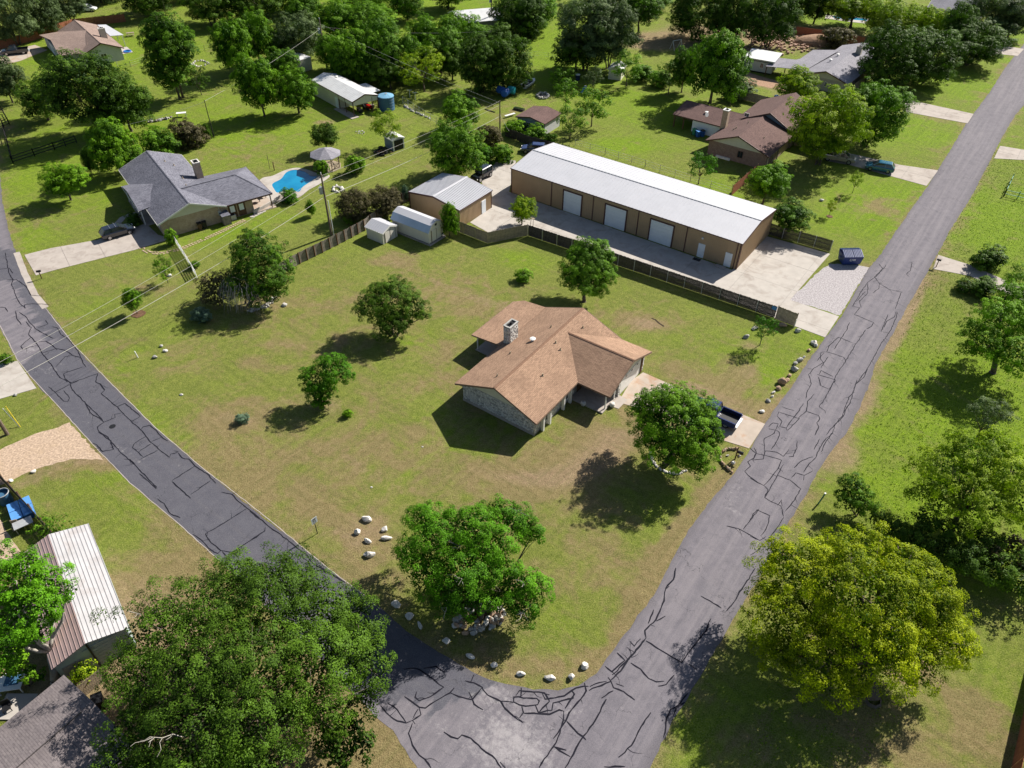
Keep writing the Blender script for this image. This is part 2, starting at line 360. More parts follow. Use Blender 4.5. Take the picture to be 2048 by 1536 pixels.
DRY = [(700, 900, 14, 8, 0, .55), (600, 620, 10, 7, 0, .6), (460, 830, 4, 4, 0, .9), (580, 700, 8, 3, 20, .5), (950, 620, 12, 3, -30, .75), (790, 520, 4, 2, 0, .8), (1280, 640, 5, 2.5, -10, 1.1), (1480, 750, 4, 2.5, 40, 1.1), (1440, 790, 10, 2.5, -35, .9), (1180, 900, 7, 5, 30, .9), (1080, 960, 6, 2.5, 10, 1.0), (1000, 950, 8, 2, -10, .7), (1200, 880, 3, 3, 0, .8), (560, 980, 12, 4, -40, .6), (740, 1080, 3.2, 3.2, 0, 1.0), (670, 1040, 5, 1.2, -45, .8), (750, 1150, 3, 1.5, 0, .6), (300, 720, 8, 4, 0, .5), (230, 570, 7, 3, 0, .5), (330, 570, 4, 3, 0, .4), (120, 440, 6, 5, 0, .4), (350, 1140, 7, 6, 0, .6), (260, 1200, 8, 7, 0, .7), (150, 930, 6, 2, 10, .9), (900, 700, 6, 4, 0, .45), (1270, 700, 4, 2, 0, .5), (880, 760, 4, 2, 0, .6), (1050, 470, 10, 3, 0, -.2), (1160, 1100, 10, 8, 0, .35), (1240, 1180, 6, 4, 50, .4), (1100, 1330, 8, 1.3, 0, .7), (1330, 1100, 8, .9, 56, .9), (1440, 960, 5, .8, 56, .7), (1240, 1290, 4, .9, 56, .8), (1750, 410, 6, 4, 0, .5), (1760, 420, 4, 3, 0, .6), (1700, 330, 0.1, .1, 0, 0), (1900, 1400, 10, 8, 60, .65), (1800, 1500, 8, 6, 0, .6), (1500, 1500, 3, 3, 0, .5), (800, 1490, 5, 6, -40, 1.6), (640, 1450, 8, 8, 0, 1.3), (1860, 230, 6, 3, -36, .5), (480, 300, 12, 6, 0, .4), (600, 340, 12, 5, 0, .35), (720, 230, 10, 6, 0, .35), (860, 330, 10, 6, 0, .3), (1820, 560, 2, 6, 56, .5), (1040, 215, 8, 5, 0, .5), (900, 560, 10, 4, -30, .4), (1330, 830, 8, 3, -30, .5)]
DIRT = [(1205, 905, 5, 2.6, 35, .75), (1150, 950, 4, 1.8, 20, .6), (1080, 955, 3.5, 1.5, 0, .7), (1000, 950, 4.5, 1.1, -10, .6), (910, 1000, 3, 1.2, 20, .35), (1235, 870, 3, 1.6, 0, .7), (1440, 800, 7, 1.6, -35.5, .75), (1385, 775, 4, 1.2, -35.5, .5), (1500, 745, 2.5, 1.6, 40, .6), (1290, 655, 4, 1.6, -10, .5), (960, 600, 6, 1.0, -35, .5), (890, 575, 7, .8, -33, .35), (580, 640, 4, 1.0, 20, .35), (560, 700, 5, .9, 15, .35), (640, 680, 5, .8, 15, .3), (450, 835, 2.4, 1.6, 0, .6), (500, 845, 1.6, 1.2, 0, .6), (700, 920, 6, 1.2, -36, .4), (620, 860, 5, .8, -36, .3), (760, 960, 5, .9, -36, .35), (660, 1000, 6, .8, -36, .4), (680, 1065, 4, .5, -36, .5), (640, 1075, 1, .6, 0, .5), (735, 1060, 2.6, 2.4, 0, .5), (850, 780, 4, 1, 0, .3), (1330, 540, 14, .5, -35.5, .5), (760, 1150, 2.5, 1, -40, .4), (1010, 610, 5, 1.2, -35, .5), (1700, 420, 3, 1.5, 0, .4), (1640, 400, 3, 1, -36, .35), (230, 1230, 7, 4, 0, .4), (340, 745, 3, 1.4, 0, .4), (870, 560, 3, 1, -30, .3), (650, 245, 3, 1.5, 0, 1.0), (1320, 85, 9, 7, 0, 1.4), (1290, 80, 8, 5, 50, .9), (1600, 75, 22, 12, 0, 1.5), (1500, 165, 12, 2, -36, 1.0), (1600, 200, 8, 2.0, -36, .9), (1700, 225, 5, 1.5, -36, .5), (40, 270, 3, 10, 60, .5), (20, 250, 2, 6, 0, .4), (300, 65, 8, 5, 0, .5), (1140, 0, 1, 1, 0, 0), (1290, 645, 2.4, 1.2, -10, .9), (790, 527, 1.8, .9, 0, .7), (1830, 600, 1.2, 7, -34, .9), (1790, 680, 1.1, 6, -34, 1.0), (1740, 800, 1.5, 5, -34, .7), (1690, 920, 2.2, 4, -34, .9), (1500, 690, 2.0, 1.5, 0, .8), (790, 660, 2.6, 2.0, 0, .8), (650, 808, 2.4, 1.8, 0, .9), (1560, 650, 1.5, .7, -30, .8), (690, 830, 1.6, 1.0, 0, .4), (730, 1070, 2.4, 2.6, 0, .25), (500, 610, 4, 2.0, 20, .7), (700, 240, .1, .1, 0, 0), (60, 960, 3, 1.2, 40, .8), (180, 920, 5, .8, 5, .9), (1200, 920, 3, 2, 0, .35), (960, 1260, 5, 3, 0, .7), (1000, 170, 12, 5, 0, .4), (880, 110, 8, 6, 0, .6), (1390, 60, 10, 10, 0, .8), (1540, 790, 1.0, 2.0, 55, .6), (1600, 720, 1.3, 3.2, -34, .6), (1545, 830, 1.2, 2, -34, .6), (720, 200, 5, 2, 0, .3), (560, 175, 8, 3, -40, .8), (250, 1300, 6, 5, 0, .9), (330, 1400, 10, 8, 0, .8), (180, 1360, 5, 4, 0, .6), (30, 1200, 8, 8, 0, .5), (290, 630, 1, 1, 0, .3), (100, 1290, 5, 4, 0, .5), (600, 1450, 8, 6, 0, .35)]
lush = blobs(X, Y, LUSH); dry = blobs(X, Y, DRY); dirt = blobs(X, Y, DIRT)
dry += .28*np.clip(1-np.hypot((X+2)/42, (Y-62)/34)**2, 0, 1)
far = np.clip((Y-95)/60, 0, 1); lush += .32*far
lush += .35*np.clip((X-(18+(Y-20)*.62))/8, 0, 1)
for ed, wid, amt in ((E_edge, .55, .55), (R_edge, .8, .8), (W_edge, .5, .5)):
    d = seg_dist(X, Y, ed); dirt += amt*np.exp(-(d/wid)**2)*.7; dry += .5*np.exp(-(d/1.6)**2)
gd = (X.ravel(), Y.ravel())
nx, ny = len(gx), len(gy)
vs = np.stack([gd[0], gd[1], np.zeros(nx*ny)], 1)
idx = np.arange(nx*ny).reshape(ny, nx)
quads = np.stack([idx[:-1, :-1].ravel(), idx[:-1, 1:].ravel(), idx[1:, 1:].ravel(), idx[1:, :-1].ravel()], 1)
def np_mesh(name, vs, faces, k):
    me = bpy.data.meshes.new(name); nf = len(faces)
    me.vertices.add(len(vs)); me.vertices.foreach_set('co', np.ascontiguousarray(vs, dtype=np.float32).ravel())
    me.loops.add(nf*k); me.loops.foreach_set('vertex_index', np.ascontiguousarray(faces, dtype=np.int32).ravel())
    me.polygons.add(nf); me.polygons.foreach_set('loop_start', np.arange(0, nf*k, k, dtype=np.int32))
    me.polygons.foreach_set('loop_total', np.full(nf, k, dtype=np.int32))
    me.update(calc_edges=True); return me
def attr(me, name, vals, dom='POINT'):
    a = me.attributes.new(name, 'FLOAT', dom); a.data.foreach_set('value', np.ascontiguousarray(vals, dtype=np.float32).ravel())
gm = np_mesh('ground', vs, quads, 4)
attr(gm, 'lush', lush); attr(gm, 'dry', dry); attr(gm, 'dirt', dirt)

m, t, b = nodes('lawn_grass'); M['grass'] = m
v = coords(t)
def A(n): return N(t, 'ShaderNodeAttribute', attribute_name=n).outputs['Fac']
n_big = noise(t, v, .12, 4, .6, .8); n_mid = noise(t, v, .6, 5, .7, .3); n_fine = noise(t, v, 1.6, 9, .82); n_blade = noise(t, v, 9.0, 3, .8)
n_str = noise(t, coords(t, scale=(.10, 1.5, 1), rot=(0, 0, R(36))), 1.0, 4, .6)   # mowing lines
n_str2 = noise(t, coords(t, scale=(.10, 1.7, 1), rot=(0, 0, R(-50))), 1.0, 4, .6)
n_mow = mixc(t, ramp(t, n_big, .45, .55), n_str, n_str2)
def soft(a, nlist, lo, hi):
    s = a
    for nn, amt in nlist: s = mth(t, 'ADD', s, mth(t, 'MULTIPLY', mth(t, 'SUBTRACT', nn, .5), amt))
    return ramp(t, s, lo, hi)
c = mixc(t, ramp(t, n_fine, .32, .68), (.095, .125, .016), (.225, .25, .052))
n_pat2 = noise(t, v, .17, 4, .55, 1.0)
f_l = soft(A('lush'), [(n_pat2, 1.6), (n_mid, .9), (n_fine, .5)], .1, 1.0)
c = mixc(t, f_l, c, mixc(t, ramp(t, n_fine, .3, .7), (.080, .160, .004), (.215, .315, .010)))
n_pat = noise(t, v, .22, 4, .55, 1.2)
f_d = soft(A('dry'), [(n_pat, 2.6), (n_mid, 1.6), (n_fine, .9), (n_mow, .8)], .22, 1.0)
c = mixc(t, mth(t, 'MULTIPLY', f_d, .85), c, mixc(t, ramp(t, n_fine, .3, .7), (.16, .108, .055), (.31, .225, .125)))
f_b = soft(A('dirt'), [(n_mid, .8), (n_fine, .7)], .35, .95)
c = mixc(t, mth(t, 'MULTIPLY', f_b, .9), c, mixc(t, ramp(t, n_fine, .3, .7), (.19, .125, .078), (.36, .255, .165)))
c = mixc(t, mth(t, 'MULTIPLY', ramp(t, n_mow, .46, .60), .24), c, (.055, .085, .012))
c = mixc(t, mth(t, 'MULTIPLY', ramp(t, n_mow, .44, .32), .16), c, (.27, .27, .085))
c = mixc(t, mth(t, 'MULTIPLY', ramp(t, n_blade, .52, .68), .62), c, (.29, .27, .12))
c = mixc(t, mth(t, 'MULTIPLY', ramp(t, n_blade, .49, .32), .75), c, (.025, .04, .008))
t.links.new(c, b.inputs['Base Color']); b.inputs['Roughness'].default_value = .95; b.inputs['Specular IOR Level'].default_value = .1
hgt = mth(t, 'ADD', mth(t, 'MULTIPLY', n_blade, .5), n_fine)
bump(t, b, hgt, 1.0, .16)
gm.materials.append(M['grass'])
link('ground', gm, kind='structure')

# ---- sheets with a fine mesh so that wear can be laid where it is
def sheet(name, poly, z, material, cell=None, kind='structure', parent=None, thick=0.0):
    bm = bmesh.new(); vv = [bm.verts.new((x, y, z)) for x, y in poly]; bm.faces.new(vv)
    bmesh.ops.triangulate(bm, faces=bm.faces[:])
    if cell:
        xs = [p[0] for p in poly]; ys = [p[1] for p in poly]
        for ax, lo, hi in ((0, max(min(xs), -160), min(max(xs), 160)), (1, max(min(ys), 10), min(max(ys), 250))):
            k = lo+cell
            while k < hi:
                no = (1, 0, 0) if ax == 0 else (0, 1, 0); co = (k, 0, 0) if ax == 0 else (0, k, 0)
                bmesh.ops.bisect_plane(bm, geom=bm.verts[:]+bm.edges[:]+bm.faces[:], plane_co=co, plane_no=no); k += cell
    for f in bm.faces:
        if f.normal.z < 0: f.normal_flip()
    me = bpy.data.meshes.new(name); bm.to_mesh(me); bm.free(); me.materials.append(material)
    return link(name, me, parent, kind)
m, t, b = nodes('asphalt'); M['asphalt'] = m
v = coords(t)
nf = noise(t, v, 14, 4, .8); nm = noise(t, v, .9, 5, .65, .5); nb = noise(t, v, .15, 4)
ns = noise(t, coords(t, scale=(.06, 1.6, 1), rot=(0, 0, R(-54.5))), 1.0, 4, .6)
ns_l = noise(t, coords(t, scale=(.06, 1.6, 1), rot=(0, 0, R(36))), 1.0, 4, .6)
c = mixc(t, ramp(t, nm, .3, .7), (.120, .111, .128), (.170, .155, .174))
c = mixc(t, mth(t, 'MULTIPLY', ramp(t, ns, .42, .66), .45), c, (.235, .212, .225))
dk = mixc(t, ramp(t, nm, .3, .7), (.075, .074, .092), (.095, .094, .112))
dk = mixc(t, mth(t, 'MULTIPLY', ramp(t, ns_l, .5, .75), .25), dk, (.12, .112, .115))
fd = ramp(t, mth(t, 'ADD', A('fresh'), mth(t, 'MULTIPLY', mth(t, 'SUBTRACT', nm, .5), .35)), .3, .7)
c = mixc(t, fd, c, dk)
nw = noise(t, v, 2.6, 6, .75, .4)
fw = ramp(t, mth(t, 'ADD', A('worn'), mth(t, 'ADD', mth(t, 'MULTIPLY', mth(t, 'SUBTRACT', nw, .5), 3.2), mth(t, 'MULTIPLY', mth(t, 'SUBTRACT', ns_l, .5), 1.2))), .45, 1.3)
c = mixc(t, mth(t, 'MULTIPLY', fw, .55), c, (.40, .375, .375))
fe = ramp(t, mth(t, 'ADD', A('edge'), mth(t, 'MULTIPLY', mth(t, 'SUBTRACT', nm, .5), .8)), .45, 1.1)
c = mixc(t, mth(t, 'MULTIPLY', fe, .7), c, (.085, .078, .085))
c = mixc(t, mth(t, 'MULTIPLY', ramp(t, nf, .5, .75), .35), c, (.30, .28, .28))
c = mixc(t, mth(t, 'MULTIPLY', ramp(t, nf, .5, .28), .4), c, (.03, .03, .035))
vo = N(t, 'ShaderNodeTexVoronoi', feature='DISTANCE_TO_EDGE', ins={'Scale': .55}); wv = N(t, 'ShaderNodeVectorMath', operation='ADD')
nv = N(t, 'ShaderNodeTexNoise', ins={'Scale': 1.2, 'Detail': 5.0}); t.links.new(v, nv.inputs['Vector'])
sc_ = N(t, 'ShaderNodeVectorMath', operation='SCALE', ins={'Scale': 1.6}); t.links.new(nv.outputs['Color'], sc_.inputs[0]); t.links.new(v, wv.inputs[0]); t.links.new(sc_.outputs[0], wv.inputs[1]); t.links.new(wv.outputs[0], vo.inputs['Vector'])
hair = mth(t, 'MULTIPLY', ramp(t, vo.outputs[0], .016, .004), ramp(t, noise(t, v, .35, 3), .50, .60))
c = mixc(t, mth(t, 'MULTIPLY', hair, .6), c, (.03, .03, .035))
t.links.new(c, b.inputs['Base Color']); b.inputs['Roughness'].default_value = .9; b.inputs['Specular IOR Level'].default_value = .15
bump(t, b, nf, .5, .02)
road = sheet('road', road_poly, .012, M['asphalt'], 1.6)
rm = road.data; co = np.empty(len(rm.vertices)*3); rm.vertices.foreach_get('co', co); co = co.reshape(-1, 3); rx, ry = co[:, 0], co[:, 1]
fresh_poly = w2([(-60, 560), (-10, 497), (40, 500), (60, 560), (340, 850), (660, 1130), (1010, 1360), (880, 1420), (700, 1400), (420, 1130), (230, 960), (60, 770), (40, 730), (100, 690), (70, 640), (20, 560)])
fr = inpoly(rx, ry, fresh_poly).astype(float)
fr = np.maximum(fr, blobs(rx, ry, [(1690, 1000, .1, .1, 0, 0), (1560, 1060, 3, 1.4, 60, .6), (1400, 1190, 2, 6, -34, .4), (1820, 460, 10, 6, 56, .25)]))
attr(rm, 'fresh', fr)
attr(rm, 'worn', blobs(rx, ry, [(1000, 1480, 3.2, 2.6, 20, 1.0), (1060, 1500, 2, 1.5, 0, .8), (1140, 1420, 1.0, 1.2, 40, .7), (1020, 1390, 1.2, .8, 0, .8), (980, 1370, 1.2, .9, 0, .7), (950, 1400, 1.5, .8, 0, .4), (880, 1450, 2.2, 1.0, -50, .35), (60, 700, 1.6, 1.3, 0, .7), (100, 740, 2.0, 1.0, 0, .6), (170, 840, 1.2, 1.2, 0, .55), (250, 900, 1.6, .8, 0, .5), (1470, 1000, 1.3, 3.2, -25, .55), (1690, 880, 2.2, .7, 60, .4), (1800, 660, 3.0, .8, 60, .7), (1780, 470, 3, 1.2, 60, .3), (60, 600, 1.5, 6, 35, .3), (1300, 1330, .5, .5, 0, .8), (1360, 1310, .5, .5, 0, .7), (1420, 1380, 1.2, 4, -34, .2), (280, 920, 1.6, .3, 35, .7)]))
d1 = seg_dist(rx, ry, E_edge); d2 = seg_dist(rx, ry, R_edge)
attr(rm, 'edge', np.exp(-(d1/.7)**2)*.9 + np.exp(-(d2/1.1)**2)*.9)

# ---- tar-sealed cracks, each strip a part of the road
CR = {'A': (0, 380, 3.84), 'B': (0, 760, 3.84), 'C': (500, 760, 3.84), 'D': (500, 1136, 3.84), 'E': (1000, 1136, 3.84), 'F': (1500, 760, 3.737), 'G': (1500, 380, 3.737), 'H': (1000, 760, 3.84)}
CRACKS = """A 40,480 70,640 100,690 90,720 130,830 160,880 200,910
A 0,610 70,600 100,640
A 50,690 130,690 200,740 240,810 330,815
A 190,910 190,880 260,875 380,880
A 150,940 190,965 230,1020 270,1060 310,1090 350,1110 410,1140
A 200,1010 240,1060 220,1110 250,1140 290,1190 320,1250 400,1350 460,1440 550,1480
A 240,1130 160,1200 175,1225 290,1190
A 300,1170 350,1160 400,1190 440,1230
A 330,1250 430,1220 500,1230 560,1270 620,1290
A 350,1000 370,1030 290,1060
A 400,1050 440,1060 470,1110 530,1150 600,1240 640,1330 660,1360
A 430,1360 500,1280 560,1270
A 640,1360 560,1385 490,1410 500,1450 550,1490
A 550,1480 640,1450 750,1410 735,1475 770,1490 800,1536
A 0,900 40,905 60,935
A 120,930 135,1000 165,1035
B 540,30 560,80 650,170 700,260 760,290 800,325
B 660,180 720,240 790,310
B 540,35 430,90
B 370,50 430,100 490,165 520,165 535,140 490,80
B 540,35 610,0
B 735,0 745,20 775,30 805,75 780,105 900,210 1010,320 1090,390 1160,480 1230,540 1300,595
B 900,205 960,180 1080,280 1010,320
B 800,325 885,290 880,265 930,255
B 800,325 750,360 760,400 830,440 860,480 940,570 1030,640 1080,700 1200,820 1200,835 1130,770 1070,720
B 760,400 850,470 875,535 790,550 740,500 710,485
B 1080,390 1100,360 1150,350 1200,390 1240,440 1290,470
B 1160,475 1240,440
B 1120,435 1030,490 1020,520 1100,590
B 1070,550 1160,490
B 1070,615 1210,540
B 1300,595 1310,570 1370,555 1340,545
B 1370,560 1400,600 1450,610 1500,660 1590,720 1660,795
B 1500,660 1320,775
B 1620,775 1465,880
B 1320,780 1465,910
B 1700,860 1780,880 1840,940 1900,985 1995,1060
B 1995,1190 1780,1325 1700,1310 1620,1250 1575,1185 1720,1100 1900,985
B 1700,1310 1670,1335 1600,1290 1550,1230 1480,1185
B 1780,1325 1830,1360 1840,1390
B 1710,1320 1770,1390
B 1210,915 1260,950 1310,1030 1385,1060
B 950,610 1000,610 1030,650
C 0,1010 50,1050 100,1080 160,1140 240,1190 300,1240 360,1290 440,1350 480,1410 560,1450 640,1500 700,1536
C 120,1130 115,1160 0,1235
C 400,1330 410,1370 450,1390 470,1360
C 420,1460 480,1450 440,1390
C 480,1450 500,1500
C 530,1420 560,1460 600,1450
D 470,30 560,20 640,60 730,110
D 460,40 500,90
D 1180,780 1270,770 1330,800 1420,870 1490,915 1390,985 1300,1020 1270,990 1280,950
D 1330,770 1430,760 1500,800
D 1190,990 1250,1030 1300,1070 1350,1075 1460,1000 1540,960 1570,920
D 1300,1070 1310,1130 1250,1170 1270,1200
D 1290,1080 1250,1160
D 1000,1060 1100,1160 1200,1195 1250,1170
D 1060,1040 1130,1090 1200,1190
D 1250,1190 1220,1270 1250,1360 1300,1440 1370,1500 1390,1536
D 1540,960 1640,1000 1710,1010 1780,920
D 1680,950 1710,1000 1720,1050 1790,1090
D 1780,920 1830,980 1930,1030 1960,1080 2000,1120
D 1650,870 1720,880 1790,920
D 1700,870 1720,820
D 1490,1260 1540,1300 1600,1310 1630,1285 1700,1310 1780,1390 1860,1440 1930,1536
E 0,1025 100,1030 110,990 280,1005 305,1025 290,1050 200,1060 150,1050 105,1030
E 0,1025 30,1070 100,1130 180,1190
E 165,1065 180,1110 150,1150
E 180,1115 300,1120 380,1125 460,1090 490,1100
E 270,1060 300,1110 400,1090 405,1040 490,1020 560,1000 570,960 550,940
E 120,985 145,940 260,950 340,960 380,1020 300,1110
E 165,920 160,990
E 320,960 350,1010 490,985 580,920 640,910 680,910
E 330,965 380,975
E 650,880 665,940 620,1010 530,1110 510,1170 440,1270 410,1310
E 490,1100 490,1160 470,1230 430,1340 340,1470 300,1536
E 550,940 570,970 500,1080
E 680,940 780,900 850,870 830,840
E 690,910 760,880 820,870
E 820,1010 730,1170 600,1350 540,1470 500,1536
E 510,1180 600,1270 660,1320
E 420,1370 510,1400
E 420,1380 540,1450
E 850,870 870,920 950,950 1035,1015
E 890,890 950,910
E 1000,730 1080,780 1140,850 1200,875 1260,870
E 860,820 900,790 960,720 1030,650 1100,560 1120,540
E 850,860 930,790 980,710 1060,620 1110,550
E 810,755 860,800 920,740 960,710
E 900,655 960,710
E 980,610 1000,640
E 1000,565 1030,600 1080,545
E 1120,540 1110,480 1200,400 1230,330 1260,250 1270,160 1300,140
E 1120,560 1230,630 1290,660 1395,730 1440,660 1520,560 1580,480 1620,390
E 1450,740 1510,780
E 1540,215 1610,250 1700,310
E 1740,330 1800,260 1840,180 1900,100 1960,0
E 1140,430 1180,320
E 1200,410 1270,370
E 1215,910 1280,895 1340,820
E 1160,1110 1080,1220 1030,1330 960,1420 910,1455
E 1440,960 1380,1050 1310,1090 1280,1150 1270,1230 1255,1300
E 1330,1140 1350,1080 1420,1030
E 800,1530 960,1525
E 870,940 780,1000
E 1350,0 1330,90 1270,160
E 0,1490 40,1536
F 0,510 45,550 20,600 100,590 110,530 200,540 250,570 290,520
F 45,550 100,560 210,590 235,600 210,660 150,740 105,790 0,735
F 110,530 105,440 180,400 190,375 140,365
F 190,375 220,390 215,430 160,520
F 140,350 170,320 210,330 190,375
F 110,790 135,820 110,880 160,910 230,940 250,1020
F 110,880 200,720 250,630
F 205,710 300,750 380,815 330,900 265,980
F 205,940 235,895 240,940
F 0,1040 50,970 150,1015 120,1120 80,1165
F 0,1170 75,1200 120,1170
F 250,1030 200,1110 130,1200 60,1270 0,1310
F 200,270 240,310 220,350 270,360 320,290
F 205,265 215,240 370,290 280,380 270,360
F 235,200 330,230
F 480,105 430,160 420,230 360,290
F 400,175 360,240 320,290
F 420,235 510,265 520,290 500,320 515,350 490,400 485,415
F 415,140 430,80 450,50 455,20
F 600,60 560,140 515,200 560,230 565,250
F 780,90 740,130 710,200 690,270 630,340 590,380 570,410
F 800,0 770,90 750,170 715,215 700,270 640,330 615,400 560,450 520,510 490,580 430,640 400,690
F 620,390 570,460 530,540
F 330,655 390,600 470,575
F 310,730 345,695 405,715 400,750
F 405,715 470,680
F 480,520 520,440
F 355,460 350,510 320,570 290,575
F 520,0 525,40 590,70
G 960,550 990,590 930,650 970,700 1040,745 1140,765
G 970,700 960,740 920,770
G 1210,540 1200,600 1170,630 1190,650
G 1020,560 950,640 880,690 830,760 790,830 765,870 820,880 780,930 920,990 910,1020 870,1040
G 880,700 880,770 820,830 830,880
G 860,760 800,830
G 745,990 720,1050 680,1110 630,1190
G 660,1100 590,1170 575,1210 700,1250 720,1280
G 660,1100 770,1145
G 865,1045 800,1140 700,1300 640,1390 600,1495
G 575,1210 530,1215 525,1260 550,1290 480,1330 440,1380 460,1450
G 585,1245 530,1330
G 550,1220 500,1280
G 430,1335 470,1340
G 520,1380 530,1350 620,1395
G 505,1380 640,1420 590,1490
G 510,1395 530,1460
G 1090,910 1080,950 1020,980 1000,1030
G 1100,910 1090,960 1050,1050 980,1150 930,1240 870,1350 830,1400 800,1440
G 980,1060 1030,930
G 880,1340 850,1400 780,1460
G 1130,760 1085,890
H 1950,520 1970,560 1950,600 1900,630 1920,660 1880,700
H 1880,700 1900,730 2000,800
H 1740,1120 1830,1140 1990,1230
H 1870,1145 1950,1040 1990,990"""
M['soil'] = mat('dark_soil', (.05, .035, .025), .95, .3, 4, 0, .4, .1)
M['sealant'] = mat('crack_sealant', (.014, .014, .021), .85, .2, 3, 0, .1, .1)
for li, line in enumerate(CRACKS.split('\n')):
    k, *pts = line.split(); ox, oy, sc = CR[k]
    pp = [P2(ox+float(a.split(',')[0])/sc, oy+float(a.split(',')[1])/sc) for a in pts]
    pp = densify(pp, .34, .04)
    # smooth once
    qq = pp
    wd = {'E': .058, 'D': .055, 'B': .048, 'A': .048, 'C': .048}.get(k, .040)
    vs = []; fs = []; z = .0225 + (li % 9)*.0006
    for i, p in enumerate(qq):
        a = qq[max(i-1, 0)]; c = qq[min(i+1, len(qq)-1)]; dx, dy = c[0]-a[0], c[1]-a[1]; l = math.hypot(dx, dy)+1e-6
        h = wd*random.uniform(.65, 1.3)*(.5 if i in (0, len(qq)-1) else 1)
        vs += [(p[0]-dy/l*h, p[1]+dx/l*h, z), (p[0]+dy/l*h, p[1]-dx/l*h, z)]
        if i: fs.append((2*i-2, 2*i-1, 2*i+1, 2*i))
    # small side cracks leaving the sealed line
    nb_ = 0
    for i in range(2, len(qq)-2):
        if random.random() < .12:
            a = qq[i]; d = math.atan2(qq[i+1][1]-qq[i-1][1], qq[i+1][0]-qq[i-1][0])+random.choice([-1, 1])*random.uniform(.5, 1.4); q = a; hw = wd*.5; o_ = len(vs); m_ = random.randint(2, 6)
            for j in range(m_+1):
                h = hw*(1-j/(m_+.5)); vs += [(q[0]-math.sin(d)*h, q[1]+math.cos(d)*h, z-.0003), (q[0]+math.sin(d)*h, q[1]-math.cos(d)*h, z-.0003)]
                if j: fs.append((o_+2*j-2, o_+2*j-1, o_+2*j+1, o_+2*j))
                d += random.uniform(-.5, .5); q = (q[0]+math.cos(d)*.22, q[1]+math.sin(d)*.22)
    MB().add(vs, fs).obj('crack_seal', M['sealant'], road)
MB().hexa([(P(225, 853).x+math.cos(a)*.33, P(225, 853).y+math.sin(a)*.33) for a in np.linspace(0, 6.28, 17)[:-1]], .012, .03).obj('manhole_cover', M['black'], road)

# ---- concrete and gravel
def clip(poly, a, bq, c):      # keep a*x+b*y<=c
    out = []
    for i in range(len(poly)):
        p, q = poly[i], poly[(i+1) % len(poly)]
        dp = a*p[0]+bq*p[1]-c; dq = a*q[0]+bq*q[1]-c
        if dp <= 0: out.append(p)
        if (dp < 0) != (dq < 0) and dp != dq:
            s = dp/(dp-dq); out.append((p[0]+(q[0]-p[0])*s, p[1]+(q[1]-p[1])*s))
    return out
def slabs(name, px, material, cx, cy, ang, ztop=.035, z=0.0):
    poly = w2(px) if not hasattr(px[0], 'x') else px
    ca, sa = math.cos(R(ang)), math.sin(R(ang))
    loc = [(x*ca+y*sa, -x*sa+y*ca) for x, y in poly]
    base = sheet(name, poly, .004, M['stone_dark'])
    x0 = min(p[0] for p in loc); x1 = max(p[0] for p in loc); y0 = min(p[1] for p in loc); y1 = max(p[1] for p in loc)
    nxs = max(1, round((x1-x0)/cx)); nys = max(1, round((y1-y0)/cy)); g = .018
    for i in range(nxs):
        for j in range(nys):
            a0, a1 = x0+(x1-x0)*i/nxs, x0+(x1-x0)*(i+1)/nxs; b0, b1 = y0+(y1-y0)*j/nys, y0+(y1-y0)*(j+1)/nys
            q = clip(clip(clip(clip(loc, 1, 0, a1-g), -1, 0, -a0-g), 0, 1, b1-g), 0, -1, -b0-g)
            if len(q) < 3: continue
            if abs(sum(q[k][0]*q[(k+1) % len(q)][1]-q[(k+1) % len(q)][0]*q[k][1] for k in range(len(q)))) < .6: continue
            MB().hexa([(x*ca-y*sa, x*sa+y*ca) for x, y in q], .004, ztop+random.uniform(-.003, .003)).obj('slab', material, base)
    return base
G5 = -35.5
slabs('driveway', [(49, 510), (100, 497), (195, 480), (292, 447), (316, 470), (345, 477), (270, 500), (115, 539), (72, 551)], M['concrete'], 5, 5, 35.5)
slabs('workshop_yard', [(1018, 384), (1464, 540), (1530, 472), (1660, 508), (1580, 600), (1678, 633), (1650, 675), (1588, 652), (1300, 535), (1180, 487), (1055, 455), (985, 470), (940, 445), (975, 420), (985, 393), (965, 370), (960, 350), (990, 325), (1015, 318), (1032, 322)], M['concrete_white'], 7, 7, G5)
slabs('garage_driveway', [(1262, 762), (1286, 745), (1350, 773), (1530, 848), (1498, 897), (1440, 879), (1330, 830), (1236, 805)], M['concrete_rust'], 5.5, 5.5, G5)
slabs('front_walk', [(1220, 812), (1237, 790), (1255, 800), (1237, 818)], M['concrete'], 2, 2, G5, .045)
slabs('side_driveway', [(-40, 735), (35, 722), (73, 777), (0, 798), (-50, 812)], M['concrete_white'], 5, 5, 30)
slabs('long_driveway', [(1665, 300), (1722, 312), (1800, 330), (1876, 341), (1853, 372), (1780, 352), (1700, 330), (1655, 322)], M['concrete'], 4.5, 4.5, G5)
slabs('upper_driveway', [(1810, 198), (1850, 207), (1947, 228), (1935, 247), (1812, 224)], M['concrete'], 4.5, 4.5, G5)
slabs('farthest_driveway', [(1995, 90), (2048, 98), (2035, 112), (1985, 107)], M['concrete'], 4.5, 4.5, G5)
slabs('opposite_driveway', [(2000, 292), (2080, 305), (2080, 322), (1988, 317)], M['concrete'], 4.5, 4.5, G5)
slabs('neighbour_driveway', [(1876, 510), (1940, 530), (2020, 565), (2100, 600), (2090, 620), (2010, 585), (1940, 552), (1866, 538)], M['concrete'], 5, 5, G5)
slabs('carport_driveway', [(-30, 110), (70, 90), (95, 100), (40, 122), (-30, 140)], M['concrete_rust'], 5, 5, 30)
sheet('gravel_lot', densify(w2([(1580, 600), (1635, 545), (1660, 528), (1700, 528), (1738, 535), (1712, 578), (1680, 631), (1580, 600)]), .5, .12)[:-1], .008, M['gravel_pale'])
